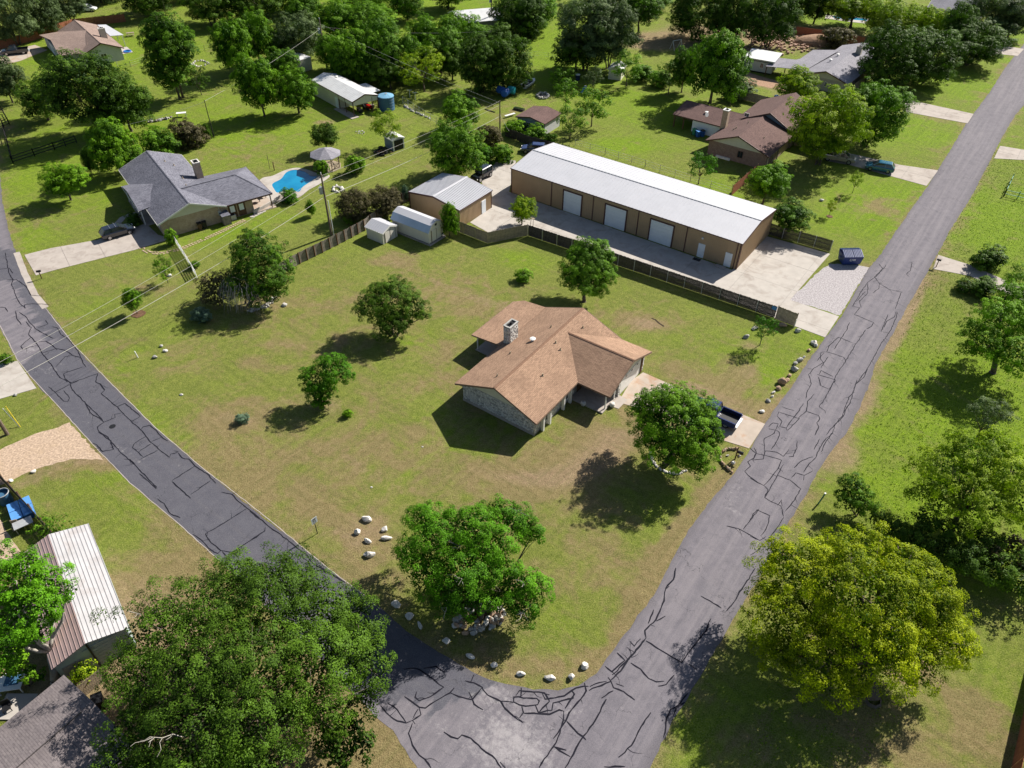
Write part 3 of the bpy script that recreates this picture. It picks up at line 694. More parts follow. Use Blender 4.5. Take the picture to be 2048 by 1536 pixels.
sheet('gravel_drive', densify(w2([(-60, 905), (0, 900), (60, 872), (140, 846), (205, 920), (150, 917), (80, 935), (20, 962), (-60, 990), (-60, 905)]), .5, .12)[:-1], .008, M['gravel_tan'])
sheet('gravel_path', densify(w2([(-60, 1030), (0, 1040), (45, 1110), (40, 1140), (-20, 1140), (-60, 1100), (-60, 1030)]), .5, .12)[:-1], .008, M['gravel_tan'])
sheet('dirt_track', densify(w2([(1480, 140), (1520, 152), (1600, 175), (1680, 200), (1700, 213), (1640, 205), (1560, 180), (1490, 166), (1480, 140)]), .6, .15)[:-1], .008, M['dirt'])
# kerb strips along the left road
def ribbon(name, px, wd, z, material, jit=.03, off=0.0):
    pp = densify(w2(px), .7, jit); vs = []; fs = []
    for i, p in enumerate(pp):
        a = pp[max(i-1, 0)]; c = pp[min(i+1, len(pp)-1)]; dx, dy = c[0]-a[0], c[1]-a[1]; l = math.hypot(dx, dy)+1e-6
        for s in (wd+off, -wd+off): vs.append((p[0]-dy/l*s, p[1]+dx/l*s, z))
        if i: fs.append((2*i-2, 2*i-1, 2*i+1, 2*i))
    return MB().add(vs, fs).obj(name, material, kind='structure')
ribbon('road_edge', [(33, 505), (49, 547), (70, 590), (91, 616)], .4, .0175, M['concrete'])
ribbon('road_edge', [(91, 616), (146, 687), (220, 765), (312, 856), (406, 937), (518, 1023), (656, 1136), (729, 1191)], .035, .0165, M['concrete'], .03)
ribbon('road_edge', [(0, 650), (34, 718), (60, 752), (104, 799), (187, 890), (260, 966), (359, 1049), (440, 1122)], .035, .0165, M['concrete'], .03)
ribbon('soil_crack', [(1304, 637), (1310, 640), (1317, 646), (1328, 653)], .13, .006, M['soil'], .06)
# curved garden walk of the grey house
ribbon('garden_walk', [(235, 447), (245, 436), (258, 430), (272, 427)], .5, .01, M['concrete'])
# ================================================================ BUILDINGS
def sw(axis, pts):      # swap for ridges along local y
    return pts if axis == 'x' else [(p[1], p[0])+tuple(p[2:]) for p in pts]
def gable(t, x0, x1, y0, y1, ze, zr, axis='x', oh=.5, roof=None, wall=None, gab=None, trim=None, th=.14, ends=(1, 1), walls=True, ym=None, rname='roof', base=0.0, cap=True):
    """roof outline x0..x1 (along the ridge), y0..y1; walls stand oh inside."""
    if axis == 'y': x0, x1, y0, y1 = y0, y1, x0, x1
    if ym is None: ym = (y0+y1)/2
    rf = MB()
    rf.slab(sw(axis, [(x0, y0, ze), (x1, y0, ze), (x1, ym, zr), (x0, ym, zr)]), th)
    rf.slab(sw(axis, [(x0, ym, zr), (x1, ym, zr), (x1, y1, ze), (x0, y1, ze)]), th)
    r = rf.obj(rname, roof, t)
    if cap:
        cp = MB(); e = .16; dz = (zr-ze)/(y1-ym)*e
        cp.slab(sw(axis, [(x0, ym-e, zr-dz+.035), (x1, ym-e, zr-dz+.035), (x1, ym, zr+.04), (x0, ym, zr+.04)]), .03)
        cp.slab(sw(axis, [(x0, ym, zr+.04), (x1, ym, zr+.04), (x1, ym+e, zr-dz+.035), (x0, ym+e, zr-dz+.035)]), .03)
        cp.obj('ridge_cap', M['cap'] if 'cap' in M else roof, r)
    if trim:
        f = MB(); q = .03
        for yy, s in ((y0, -1), (y1, 1)):
            a, b = (y0-q-.02, y0-q+.01) if s < 0 else (y1+q-.01, y1+q+.02)
            pts = [(x0, a), (x1, a), (x1, b), (x0, b)]
            f.hexa(sw(axis, pts) if axis == 'x' else [(p[1], p[0]) for p in pts], ze-th-.06, ze-.01)
        for xx, s in ((x0, -1), (x1, 1)):
            for ya, yb in ((y0, ym), (ym, y1)):
                za, zb = (ze, zr) if ya == y0 else (zr, ze)
                a = sw(axis, [(xx+s*.035, ya, za-.10), (xx+s*.035, yb, zb-.10)])
                f.beam(a[0], a[1], .04, .22)
        f.obj('fascia', trim, r)
    if walls:
        wx0, wx1, wy0, wy1 = x0+oh*ends[0], x1-oh*ends[1], y0+oh, y1-oh
        zw = ze+(zr-ze)*oh/(ym-y0)-th-.01 if ym > y0 else ze
        zw = ze-.16+(zr-ze)*oh/(ym-y0)
        m1 = MB(); pts = [(wx0, wy0), (wx1, wy0), (wx1, wy1), (wx0, wy1)]
        m1.hexa(pts if axis == 'x' else [(p[1], p[0]) for p in pts], base, zw)
        m1.obj('wall', wall, t)
        zp = zr-.16
        for xa, xb, on in ((wx0+.003, wx0+.12, ends[0]), (wx1-.12, wx1-.003, ends[1])):
            if not on: continue
            g = MB(); tri = [(wy0, zw), (wy1, zw), (ym, zp)]
            vs = [(xa, y, z) for y, z in tri]+[(xb, y, z) for y, z in tri]
            vs = sw(axis, vs); g.add(vs, [(0, 1, 2), (3, 5, 4), (0, 3, 4, 1), (1, 4, 5, 2), (2, 5, 3, 0)]); g.obj('gable', gab or wall, t)
    return r
def window(t, c, u, wd, ht, d=.06, frame='trim_white', split=1):
    """c centre on the wall face, u unit along the wall (plan); outward = right of u"""
    c = Vector(c); u = Vector((u[0], u[1], 0)).normalized(); n = Vector((u.y, -u.x, 0)); z = Vector((0, 0, 1))
    f = MB()
    for s in (-1, 1):
        f.beam(c+u*s*wd/2-z*(ht/2+.04)+n*d/2, c+u*s*wd/2+z*(ht/2+.04)+n*d/2, .08, d, up=tuple(n))
        f.beam(c-u*(wd/2-.04)+z*s*ht/2+n*d/2, c+u*(wd/2-.04)+z*s*ht/2+n*d/2, d, .08)
    for k in range(1, split+1):
        if split > 0: 
            x = -wd/2+wd*k/(split+1); f.beam(c+u*x-z*ht/2+n*d*.4, c+u*x+z*ht/2+n*d*.4, .05, d*.6, up=tuple(n))
    fo = f.obj('window', M[frame], t)
    g = MB(); a = c+n*.012
    g.add([a-u*wd/2-z*ht/2, a+u*wd/2-z*ht/2, a+u*wd/2+z*ht/2, a-u*wd/2+z*ht/2], [(0, 1, 2, 3)]); g.obj('pane', M['glass'], fo)
    return fo
def panel(t, name, c, u, wd, ht, d, m):
    c = Vector(c); u = Vector((u[0], u[1], 0)).normalized(); n = Vector((u.y, -u.x, 0)); z = Vector((0, 0, 1))
    vs = [c+u*a*wd/2+z*b*ht/2+n*e for e in (0, d) for a, b in ((-1, -1), (1, -1), (1, 1), (-1, 1))]
    return MB().add(vs, [(0, 3, 2, 1), (4, 5, 6, 7), (0, 1, 5, 4), (1, 2, 6, 5), (2, 3, 7, 6), (3, 0, 4, 7)]).obj(name, m, t)
def vent(t, x, y, z, kind='pipe'):
    v = MB()
    if kind == 'pipe':
        v.tube([(x, y, z-.1), (x, y, z+.28)], .07, 8); v.tube([(x, y, z-.06), (x, y, z+.06)], [.16, .09], 8)
        v.obj('vent_pipe', M['wood_tan'], t)
    else:
        v.tube([(x, y, z-.05), (x, y, z+.12), (x, y, z+.30), (x, y, z+.38)], [.2, .2, .34, .12], 14); v.obj('turbine_vent', M['pvc'], t, smooth=False)
def chimney(t, x0, x1, y0, y1, z0, z1, m, stones=False, cap='stone'):
    c = MB(); c.box(x0, x1, y0, y1, z0, z1); ch = c.obj('chimney', m, t)
    k = MB(); k.box(x0-.06, x1+.06, y0-.06, y0+.14, z1, z1+.14); k.box(x0-.06, x1+.06, y1-.14, y1+.06, z1, z1+.14)
    k.box(x0-.06, x0+.14, y0+.14, y1-.14, z1, z1+.14); k.box(x1-.14, x1+.06, y0+.14, y1-.14, z1, z1+.14); k.obj('chimney_cap', M[cap], ch)
    f = MB(); xm, ym = (x0+x1)/2, (y0+y1)/2
    f.box(x0+.16, x1-.16, y0+.16, y1-.16, z1+.001, z1+.03); f.tube([(xm, ym, z1), (xm, ym, z1+.32)], .13, 10); f.obj('flue', M['black'], ch)
    if stones:
        stone_face(ch, (x0, y0), (x1, y0), z0, z1, 1); stone_face(ch, (x1, y0), (x1, y1), z0, z1, 1); stone_face(ch, (x1, y1), (x0, y1), z0, z1, 1); stone_face(ch, (x0, y1), (x0, y0), z0, z1, 1)
    return ch
def stone_face(t, a, bq, z0, z1, lvl=0, top=None, s=.34):
    """irregular stones standing proud of a wall from plan point a to b (outward = right of a->b)"""
    a = Vector((a[0], a[1], 0)); bq = Vector((bq[0], bq[1], 0)); L = (bq-a).length; u = (bq-a)/L; n = Vector((u.y, -u.x, 0)); mb = MB()
    z = z0; row = 0
    while z < z1-.06:
        h = random.uniform(.6, 1.1)*s*.62; h = min(h, z1-z); x = random.uniform(-.2, 0)
        while x < L:
            wd = random.uniform(.6, 1.5)*s; xa, xb = max(x, 0)+.015, min(x+wd, L)-.015; x += wd
            if xb-xa < .06: continue
            d = random.uniform(.025, .07); e = min(.05, (xb-xa)*.2); j = lambda: random.uniform(-.02, .02)
            lo, hi = z+.012, z+h-.012
            vs = [(xa, 0, lo), (xb, 0, lo), (xb, 0, hi), (xa, 0, hi), (xa+e+j(), d, lo+e*.6+j()), (xb-e+j(), d, lo+e*.5+j()), (xb-e+j(), d, hi-e*.6+j()), (xa+e+j(), d, hi-e*.5+j())]
            mb.cur = random.choice([0, 0, 0, 1, 2])
            mb.add([a+u*p[0]+n*p[1]+Vector((0, 0, p[2])) for p in vs], [(4, 5, 6, 7), (0, 1, 5, 4), (1, 2, 6, 5), (2, 3, 7, 6), (3, 0, 4, 7)])
        z += h; row += 1
    return mb.obj('stone_facing', [M['stone'], M['boulder_grey'], M['stone_w']], t, kind='stuff')
M['stone_w'] = mat('white_stone', (.60, .58, .54), .9, .3, 3.5, 0, .6)
def ribs(t, name, pts_fn, n, m, w_=.05, h_=.045):
    """n raised ribs; pts_fn(k)-> list of polylines"""
    mb = MB()
    for k in range(n):
        for pl in pts_fn(k):
            for a, b in zip(pl[:-1], pl[1:]): mb.beam(a, b, w_, h_)
    return mb.obj(name, m, t, kind='stuff')
def wall_ribs(t, a, b, z0, z1f, m, step=.3, d=.03, skip=()):
    a = Vector((a[0], a[1], 0)); b = Vector((b[0], b[1], 0)); L = (b-a).length; u = (b-a)/L; n = Vector((u.y, -u.x, 0)); mb = MB()
    x = step/2
    while x < L:
        if not any(s0 < x < s1 for s0, s1 in skip):
            p = a+u*x+n*d*.5; z1 = z1f(x) if callable(z1f) else z1f
            mb.beam(p+Vector((0, 0, z0)), p+Vector((0, 0, z1)), .07, d, up=tuple(n))
        x += step
    return mb.obj('siding_rib', m, t, kind='stuff')

# ---- 1. stone house in the middle (local x along the ridge, y to the rear)
t = thing('stone_house', 'stone ranch house with brown shingle roof and stone chimney in the middle of the lawn', 'house', (2.39, 55.60, 0), R(54.7))
H = t; M['cap'] = M['cap_brown']
gable(t, -.55, 17.2, -.6, 10.2, 2.6, 4.75, 'x', .6, M['shingle_brown_x'], M['stone_dark'], M['cream_board'], M['fascia_brown'])
stone_face(t, (0.05, 9.6), (0.05, 0), .35, 2.68)
MB().box(-.02, .05, -.02, 9.62, 0, .34).obj('foundation', M['concrete'], t)
stone_face(t, (0, 0), (7.9, 0), .3, 2.55); stone_face(t, (16.65, 0), (16.65, 9.6), .3, 2.5)
# wing with the garage (ridge across)
wg = MB(); zr2 = 4.4
wg.slab([(7.55, -4.65, 2.6), (12.5, -4.65, zr2), (12.5, 4.0, zr2), (7.55, -.6, 2.6)], .14)
wg.slab([(12.5, -4.65, zr2), (17.15, -4.65, 2.6), (17.15, -.6, 2.6), (12.5, 4.0, zr2)], .14)
wr = wg.obj('wing_roof', M['shingle_brown_y'], t)
MB().slab([(12.34, -4.66, zr2-.02), (12.5, -4.66, zr2+.045), (12.5, 3.9, zr2+.045), (12.34, 3.9, zr2-.02)], .03).slab([(12.5, -4.66, zr2+.045), (12.66, -4.66, zr2-.02), (12.66, 3.9, zr2-.02), (12.5, 3.9, zr2+.045)], .03).obj('ridge_cap', M['cap_brown'], wr)
f = MB()
f.beam((7.55, -4.69, 2.5), (12.5, -4.69, zr2-.1), .04, .22); f.beam((12.5, -4.69, zr2-.1), (17.15, -4.69, 2.5), .04, .22); f.beam((7.52, -4.65, 2.48), (7.52, -.62, 2.48), .04, .24)
f.obj('fascia', M['fascia_brown'], wr)
# garage body, its end wall carries the door
MB().box(10.7, 16.6, -4.1, -.02, 0, 2.45).obj('wall', M['cream_board'], t)
g = MB(); vs = []
for yy in (-4.1, -3.98):
    vs += [(10.7, yy, 2.45), (16.6, yy, 2.45), (16.6, yy, 2.6), (12.55, yy, zr2-.18), (10.7, yy, 3.55)]
g.add(vs, [(0, 1, 2, 3, 4), (9, 8, 7, 6, 5)]+[(i, 5+i, 5+(i+1) % 5, (i+1) % 5) for i in range(5)]); g.obj('gable', M['cream_board'], t)
u_out = (1, 0)
for k in range(4):
    panel(t, 'garage_door_panel', (13.35, -4.1, .30+k*.56), (1, 0), 4.7, .53, .05, M['trim_white'])
panel(t, 'brown_post', (15.95, -4.1, 1.3), (1, 0), .35, 2.5, .14, M['wood_brown'])
stone_face(t, (16.15, -4.11), (16.62, -4.11), 0, 2.5); stone_face(t, (10.55, -4.13), (10.95, -4.13), 0, 2.5); stone_face(t, (10.68, 0), (10.68, -4.1), 0, 2.4)
for x, z in ((12.2, 2.15), (13.5, 2.15), (14.8, 2.15)): panel(t, 'door_light', (x, -4.152, z-.1), (1, 0), .35, .14, .02, M['glass'])
# porch
MB().box(7.2, 10.66, -4.15, -.05, 0, .16).obj('porch_floor', M['concrete'], t)
for x, y in ((8.0, -4.0), (10.0, -4.0)): MB().box(x-.06, x+.06, y-.06, y+.06, .16, 2.7).obj('porch_post', M['trim_white'], t)
MB().beam((7.8, -4.0, 2.5), (10.7, -4.0, 2.5), .12, .22).obj('porch_beam', M['trim_white'], t)
panel(t, 'front_door', (9.0, -.01, 1.2), (1, 0), .95, 2.05, .07, M['wood_brown'])
# white piers under the front eave with dark windows between
for x in (1.25, 2.55, 5.3, 6.7): MB().box(x-.12, x+.12, -.42, -.08, 0, 2.45).obj('pier', M['trim_white'], t)
window(t, (1.9, -.09, 1.5), (1, 0), .95, 1.5); window(t, (6.0, -.09, 1.5), (1, 0), 1.0, 1.5); window(t, (16.66, 4.5, 1.5), (0, 1), 1.4, 1.1)
for x, wd in ((11.5, 2.2), (4.0, 1.3)): window(t, (x, 9.62, 1.3), (-1, 0), wd, 1.4)
# rear patio roof
MB().slab([(7.7, 14.3, 2.35), (7.7, 10.0, 2.72), (17.1, 10.0, 2.72), (17.1, 13.2, 2.44), (16.2, 14.3, 2.35)], .12).obj('patio_roof', M['shingle_brown_x'], t)
MB().beam((7.67, 14.3, 2.27), (7.67, 10.1, 2.63), .04, .18).beam((7.7, 14.33, 2.26), (16.2, 14.33, 2.26), .04, .18).obj('patio_fascia', M['fascia_brown'], t)
MB().box(7.9, 16.8, 9.65, 14.0, 0, .12).obj('patio_floor', M['concrete'], t)
for x in (8.15, 11.5, 15.6): MB().box(x-.06, x+.06, 13.75, 13.87, .12, 2.3).obj('patio_post', M['trim_white'], t)
chimney(t, 8.3, 9.9, 9.15, 10.05, 0, 5.1, M['stone_dark'], True, cap='boulder_grey')
for x, y, k in ((9.2, 6.6, 'turbine'), (12.4, 6.2, 'pipe'), (6.2, 7.6, 'pipe'), (1.6, 6.0, 'pipe'), (10.0, 4.0, 'pipe'), (9.6, 3.1, 'pipe'), (5.0, 2.4, 'pipe'), (14.6, 3.2, 'pipe')):
    zz = 4.75-(2.15)*abs(y-4.8)/5.4; vent(t, x, y, zz, k)
for x, y in ((7.9, -1.2), (9.6, -3.9)):
    q = thing('flower_pot', 'round stone pot on the porch of the stone house near the '+('front wall' if y > -2 else 'corner post'), 'pot', H.matrix_basis @ Vector((x-.7, y-.5, 0.0)))
    MB().tube([(0, 0, 0), (0, 0, .25), (0, 0, .5)], [.2, .33, .28], 12).obj('bowl', M['stone'], q, smooth=True); MB().tube([(0, 0, .45), (0, 0, .47)], .25, 12).obj('soil', M['dirt'], q)

# ---- 2. long workshop
t = thing('long_workshop', 'long tan metal workshop with white ribbed roof and three roll-up doors', 'workshop', (P(1021, 336, 4.2).x, P(1021, 336, 4.2).y, 0), R(-35.8))
W = t; L_, Dp, ze, zr = 39.2, 12.3, 4.2, 5.05; M['cap'] = M['metal_white']
gable(t, 0, L_, 0, Dp, ze, zr, 'x', .12, M['metal_white'], M['metal_tan'], M['metal_tan'], M['trim_brown'], .08, cap=False)
ribs(t, 'roof_rib', lambda k: [[(.15+k*.61, .02, ze+.02), (.15+k*.61, Dp/2, zr+.02), (.15+k*.61, Dp-.02, ze+.02)]], 64, M['metal_white'], .06, .05)
MB().beam((0, Dp/2, zr+.05), (L_, Dp/2, zr+.05), .16, .03).obj('ridge_seam', M['grey_metal'], t)
doors = [(10.2, 13.4), (17.7, 21.2), (25.3, 28.9)]
sk = [(a-.2, b+.2) for a, b in doors]+[(33.0, 34.1), (37.1, 38.2)]
wall_ribs(t, (.12, .12), (L_-.12, .12), .02, 3.95, M['metal_tan'], skip=sk)
wall_ribs(t, (L_-.12, .12), (L_-.12, Dp-.12), .02, lambda x: 4.1+.8*(1-abs(x-6)/6), M['metal_tan']); wall_ribs(t, (.12, Dp-.12), (.12, .12), .02, lambda x: 4.0+.8*(1-abs(x-6)/6), M['metal_tan'])
for x in (7.9, 15.5, 23.2, 31.0): panel(t, 'downspout', (x, .12, 2.0), (1, 0), .11, 4.0, .1, M['trim_brown'])
for x in (.15, 38.6, 39.0): panel(t, 'corner_trim', (x, .12, 2.0), (1, 0), .13, 4.0, .1, M['trim_brown'])
panel(t, 'corner_trim', (L_-.12, .22, 2.0), (0, 1), .13, 4.0, .06, M['trim_brown'])
for a, b in doors:
    c = (a+b)/2; fr_ = MB()
    for x in (a-.08, b+.08): fr_.box(x-.09, x+.09, .0, .15, 0, 3.5)
    fr_.box(a-.17, b+.17, .0, .15, 3.38, 3.56); fr_.obj('door_frame', M['trim_brown'], t)
    dd = MB(); n_ = 12
    for k in range(n_): dd.box(a+.005, b-.005, .055+.02*(k % 2), .11, k*3.38/n_, (k+1)*3.38/n_-.006)
    dd.obj('roll_up_door', M['door_white'], t)
for c in (33.55, 37.65):
    d_ = panel(t, 'door', (c, .115, 1.1), (1, 0), 1.0, 2.15, .09, M['door_white']); MB().box(c+.33, c+.42, -.03, .03, 1.0, 1.08).obj('door_handle', M['grey_metal'], d_)
panel(t, 'wall_lamp', (33.5, .1, 3.1), (1, 0), .25, .2, .2, M['pvc'])
tag(MB().box(-.55, .55, -.35, .35, 0, .03).obj('door_mat', M['black']), 'black door mat in front of the white workshop door', 'mat').matrix_world = t.matrix_basis @ Matrix.Translation((33.5, -.75, .04))

# ---- 3. small metal garage
t = thing('metal_garage', 'small tan metal garage with ribbed white roof beside the long workshop', 'garage', P(720+1130/5.689, 320+575/5.689, 3.0)*1, R(-35.5)); t.location.z = 0
x0, x1, y0, y1 = -10.1, 0, 0, 8.2
gable(t, x0, x1, y0, y1, 3.0, 3.75, 'y', .12, M['metal_white'], M['metal_tan'], M['metal_tan'], M['trim_brown'], .08, cap=False)
ribs(t, 'roof_rib', lambda k: [[(x0+.02, y0+.1+k*.36, 3.02), ((x0+x1)/2, y0+.1+k*.36, 3.77), (x1-.02, y0+.1+k*.36, 3.02)]], 23, M['metal_white'], .07, .06)
MB().slab([(-5.3, y0-.02, 3.78), (-5.05, y0-.02, 3.84), (-5.05, y1+.02, 3.84), (-5.3, y1+.02, 3.78)], .02).slab([(-5.05, y0-.02, 3.84), (-4.8, y0-.02, 3.78), (-4.8, y1+.02, 3.78), (-5.05, y1+.02, 3.84)], .02).obj('ridge_cap', M['metal_white'], t)
wall_ribs(t, (x0+.12, y0+.12), (x1-.12, y0+.12), .02, lambda x: 3.0+.7*(1-abs(x-4.95)/4.95), M['metal_tan']); wall_ribs(t, (x1-.12, y0+.12), (x1-.12, y1-.12), .02, 2.8, M['metal_tan'], skip=[(5.2, 6.5)])
panel(t, 'door', (x1-.12, 6.0, 1.1), (0, 1), 1.0, 2.1, .08, M['door_white'])
for p, u in (((x0+.12, y0+.12), (1, 0)), ((x1-.2, y0+.12), (1, 0)), ((x1-.12, y1-.2), (0, 1))): panel(t, 'corner_trim', (p[0], p[1], 1.45), u, .14, 2.9, .05, M['trim_brown'])

# ---- 4. two garden sheds
def c_(x, y): return (720+x/5.689, 320+y/5.689)
p = P(*c_(270, 962)); t = thing('garden_shed', 'small white garden shed with low gable metal roof by the grey fence', 'shed', p, R(-35.5))
gable(t, -3.4, .12, -.12, 3.1, 1.85, 2.5, 'x', .12, M['metal_white'], M['shed_wall'], M['shed_wall'], M['trim_white'], .05, cap=False)
ribs(t, 'roof_rib', lambda k: [[(-3.3+k*.42, -.1, 1.87), (-3.3+k*.42, 1.49, 2.52), (-3.3+k*.42, 3.08, 1.87)]], 9, M['metal_white'], .05, .04)
for y in (.95, 2.05): panel(t, 'shed_door', (0, y-.0, .88), (0, 1), 1.02, 1.65, .05, M['shed_wall'])
for y in (.42, 1.5, 2.58): panel(t, 'door_trim', (.0, y, .9), (0, 1), .05, 1.75, .07, M['wood_brown'])
p = P(*c_(790, 975)); t = thing('barn_shed', 'long white barn-style shed with silvery gambrel metal roof on a timber skid', 'shed', p, R(-35.5))
MB().box(-7.3, .25, -.1, 3.4, 0, .18).obj('skid', M['concrete'], t)
MB().box(-7.1, 0, 0, 3.3, .3, 2.1).obj('wall', M['shed_wall'], t)
prof = [(-.15, 2.05), (.55, 2.95), (1.65, 3.35), (2.75, 2.95), (3.45, 2.05)]
for i, nm in enumerate(['lower_roof', 'upper_roof', 'upper_roof', 'lower_roof']):
    (ya, za), (yb, zb) = prof[i], prof[i+1]
    MB().slab([(-7.3, ya, za), (.12, ya, za), (.12, yb, zb), (-7.3, yb, zb)], .05).obj(nm, M['metal_galv'] if i == 0 else M['metal_white'], t)
g = MB(); vs = [(x, y, z) for x in (-.08, -.002) for y, z in [(0, 2.1), (3.3, 2.1), (2.72, 2.88), (1.65, 3.28), (.58, 2.88)]]
g.add(vs, [(0, 1, 2, 3, 4), (9, 8, 7, 6, 5)]+[(i, 5+i, 5+(i+1) % 5, (i+1) % 5) for i in range(5)]); g.obj('gable', M['shed_wall'], t)
for y in (1.1, 2.15): panel(t, 'shed_door', (0, y, 1.25), (0, 1), 1.0, 1.8, .05, M['shed_wall'])
for y in (.57, 1.63, 2.68): panel(t, 'door_trim', (0, y, 1.25), (0, 1), .06, 1.9, .07, M['wood_brown'])
panel(t, 'gable_vent', (0, 1.65, 2.75), (0, 1), .4, .3, .05, M['black']); panel(t, 'wall_vent', (0, 3.0, .7), (0, 1), .3, .22, .05, M['black'])

# ---- 5. slate-roofed house with the pool
t = thing('slate_roof_house', 'tan brick ranch house with dark slate-grey shingle roof next to the pool', 'house', (P(315, 450, 2.6).x, P(315, 450, 2.6).y, 0), R(35.8)); HG = t
M['cap'] = M['shingle_slate_y']
gable(t, 0, 10.1, 0, 22.0, 2.6, 4.55, 'y', .55, M['shingle_slate_y'], M['brick_tan'], M['cream_board'], M['trim_white'])
M['cap'] = M['shingle_slate_x']
# pool wing, hip end
hw = MB(); zr = 4.4
hw.slab([(6.3, 0.05+.0, 2.6), (17.3, 0.05, 2.6), (14.0, 5.8, zr), (5.0, 5.8, zr)], .13) if False else None
hw.slab([(10.0, .1, 2.58), (17.3, .1, 2.58), (13.9, 5.7, zr), (5.4, 5.7, zr)], .13)
hw.slab([(5.4, 5.7, zr), (13.9, 5.7, zr), (17.3, 11.3, 2.58), (10.0, 11.9, 2.58)], .13)
hw.slab([(17.3, .1, 2.58), (17.3, 11.3, 2.58), (13.9, 5.7, zr)], .13)
hw.obj('wing_roof', M['shingle_slate_x'], t)
MB().beam((5.6, 5.7, zr+.02), (13.9, 5.7, zr+.02), .28, .05).beam((13.9, 5.7, zr+.02), (17.3, .1, 2.6), .22, .05).beam((13.9, 5.7, zr+.02), (17.3, 11.3, 2.6), .22, .05).obj('ridge_cap', M['shingle_slate_x'], t)
MB().box(9.5, 14.2, .75, 10.6, 0, 2.5).obj('wing_wall', M['brick_tan'], t)
MB().beam((10.0, .07, 2.48), (17.3, .07, 2.48), .04, .2).beam((17.33, .1, 2.48), (17.33, 11.3, 2.48), .04, .2).obj('fascia', M['trim_brown'], t)
# street-side porch gable
pg = MB(); pg.slab([(-1.1, 5.7, 2.6), (1.6, 5.7, 3.0), (4.6, 11.3, 3.75), (-1.1, 11.3, 3.55)], .12); pg.slab([(-1.1, 11.3, 3.55), (4.6, 11.3, 3.75), (-.2, 15.6, 2.6), (-1.1, 15.6, 2.6)], .12)
pg.obj('porch_roof', M['shingle_slate_x'], t)
for y in (6.2, 9.3, 12.4, 15.2): MB().box(-.85, -.7, y-.08, y+.08, 0, 2.6).obj('porch_post', M['trim_white'], t)
MB().box(-.9, .55, 5.8, 15.5, 0, .12).obj('porch_floor', M['concrete'], t)
MB().beam((-1.14, 5.7, 2.5), (-1.14, 15.6, 2.5), .04, .2).obj('porch_fascia', M['trim_white'], t)
chimney(t, 9.3, 10.3, 10.6, 12.0, 1.5, 5.4, M['brick_tan'])
for k, (x, y) in enumerate(((7.4, 16.0), (6.5, 17.6), (7.1, 10.3), (6.7, 7.2))): vent(t, x, y, 4.55-1.95*abs(x-5.05)/5.05)
for x in (11.0, 12.4): panel(t, 'patio_door', (x, .74, 1.15), (1, 0), 1.2, 2.1, .05, M['wood_brown']); 
for x in (11.0, 12.4): panel(t, 'door_pane', (x, .69, 1.5), (1, 0), .7, 1.0, .02, M['door_white'])
window(t, (3.0, 21.46, 1.5), (-1, 0), 1.2, 1.0); window(t, (.54, 3.2, 1.5), (0, -1), 1.6, 1.1); window(t, (.54, 18.5, 1.5), (0, -1), 1.8, 1.2)
for x, y in ((17.0, .5), (17.0, 5.7), (17.0, 11.0)): MB().box(x-.07, x+.07, y-.07, y+.07, 0, 2.45).obj('patio_post', M['wood_brown'], t)
MB().box(14.2, 17.6, .3, 11.2, 0, .08).obj('patio_floor', M['concrete_rust'], t)
box2 = thing('utility_cabinet', 'grey wooden utility box against the brick end of the slate-roofed house', 'box', P(453, 445), R(35.8))
MB().box(-.55, .55, -.9, .9, 0, 1.5).obj('cabinet', M['wood_grey'], box2); MB().slab([(-.65, -1, 1.55), (.65, -1, 1.55), (.65, 1, 1.7), (-.65, 1, 1.7)], .06).obj('lid', M['shingle_slate_x'], box2)
ac = thing('air_conditioner', 'grey air-conditioning unit by the patio doors of the slate-roofed house', 'air conditioner', P(467, 438), R(35.8))
MB().box(-.4, .4, -.4, .4, 0, .75).obj('casing', M['grey_metal'], ac); MB().tube([(0, 0, .75), (0, 0, .8)], .32, 14).obj('fan_grille', M['black'], ac)

# ---- 6. taupe-roofed house, top left
t = thing('taupe_roof_house', 'grey-sided house with taupe shingle roof and white patio cover in the far left corner', 'house', (P(247.5, 95.4, 2.6).x, P(247.5, 95.4, 2.6).y, 0), R(38)); M['cap'] = M['shingle_taupe_y']
gable(t, -8.8, 0, 0, 22, 2.6, 4.4, 'y', .5, M['shingle_taupe_y'], M['grey_board'], M['grey_board'], M['trim_brown'])
MB().slab([(-12.9, 2.8, 2.6), (-12.3, 11.5, 3.7), (-4.4, 11.5, 4.42), (-6.5, 3.5, 3.6), (-8.8, 1.5, 2.62)], .12).slab([(-12.3, 11.5, 3.7), (-13, 21.3, 2.6), (-8.8, 21.3, 2.62), (-4.4, 11.5, 4.42)], .12).obj('wing_roof', M['shingle_taupe_x'], t)
MB().box(-12.3, -8.3, 3.3, 20.7, 0, 2.5).obj('wing_wall', M['grey_board'], t)
chimney(t, -2.6, -1.3, 6.9, 8.0, 1.5, 5.3, M['brick_pale'])
MB().slab([(-.05, 10.2, 2.75), (2.9, 10.2, 2.5), (1.9, 21.2, 2.5), (-.05, 21.2, 2.75)], .08).obj('patio_cover', M['metal_white'], t)
for x, y in ((2.6, 10.5), (2.4, 15.5), (1.8, 20.8)): MB().box(x-.07, x+.07, y-.07, y+.07, 0, 2.45).obj('patio_post', M['trim_white'], t)
panel(t, 'rear_wall_panel', (-.48, 12.2, 1.25), (0, 1), 3.4, 2.3, .05, M['yellow_wall'])
MB().box(-.4, 2.6, 4.6, 9.5, 0, .08).obj('patio_floor', M['concrete_white'], t)
window(t, (-4.5, .5, 1.5), (1, 0), 1.2, 1.0)
for y in (8.0, 14.0): panel(t, 'garage_door', (-12.3, y, 1.15), (0, -1), 2.6, 2.1, .06, M['door_white'])

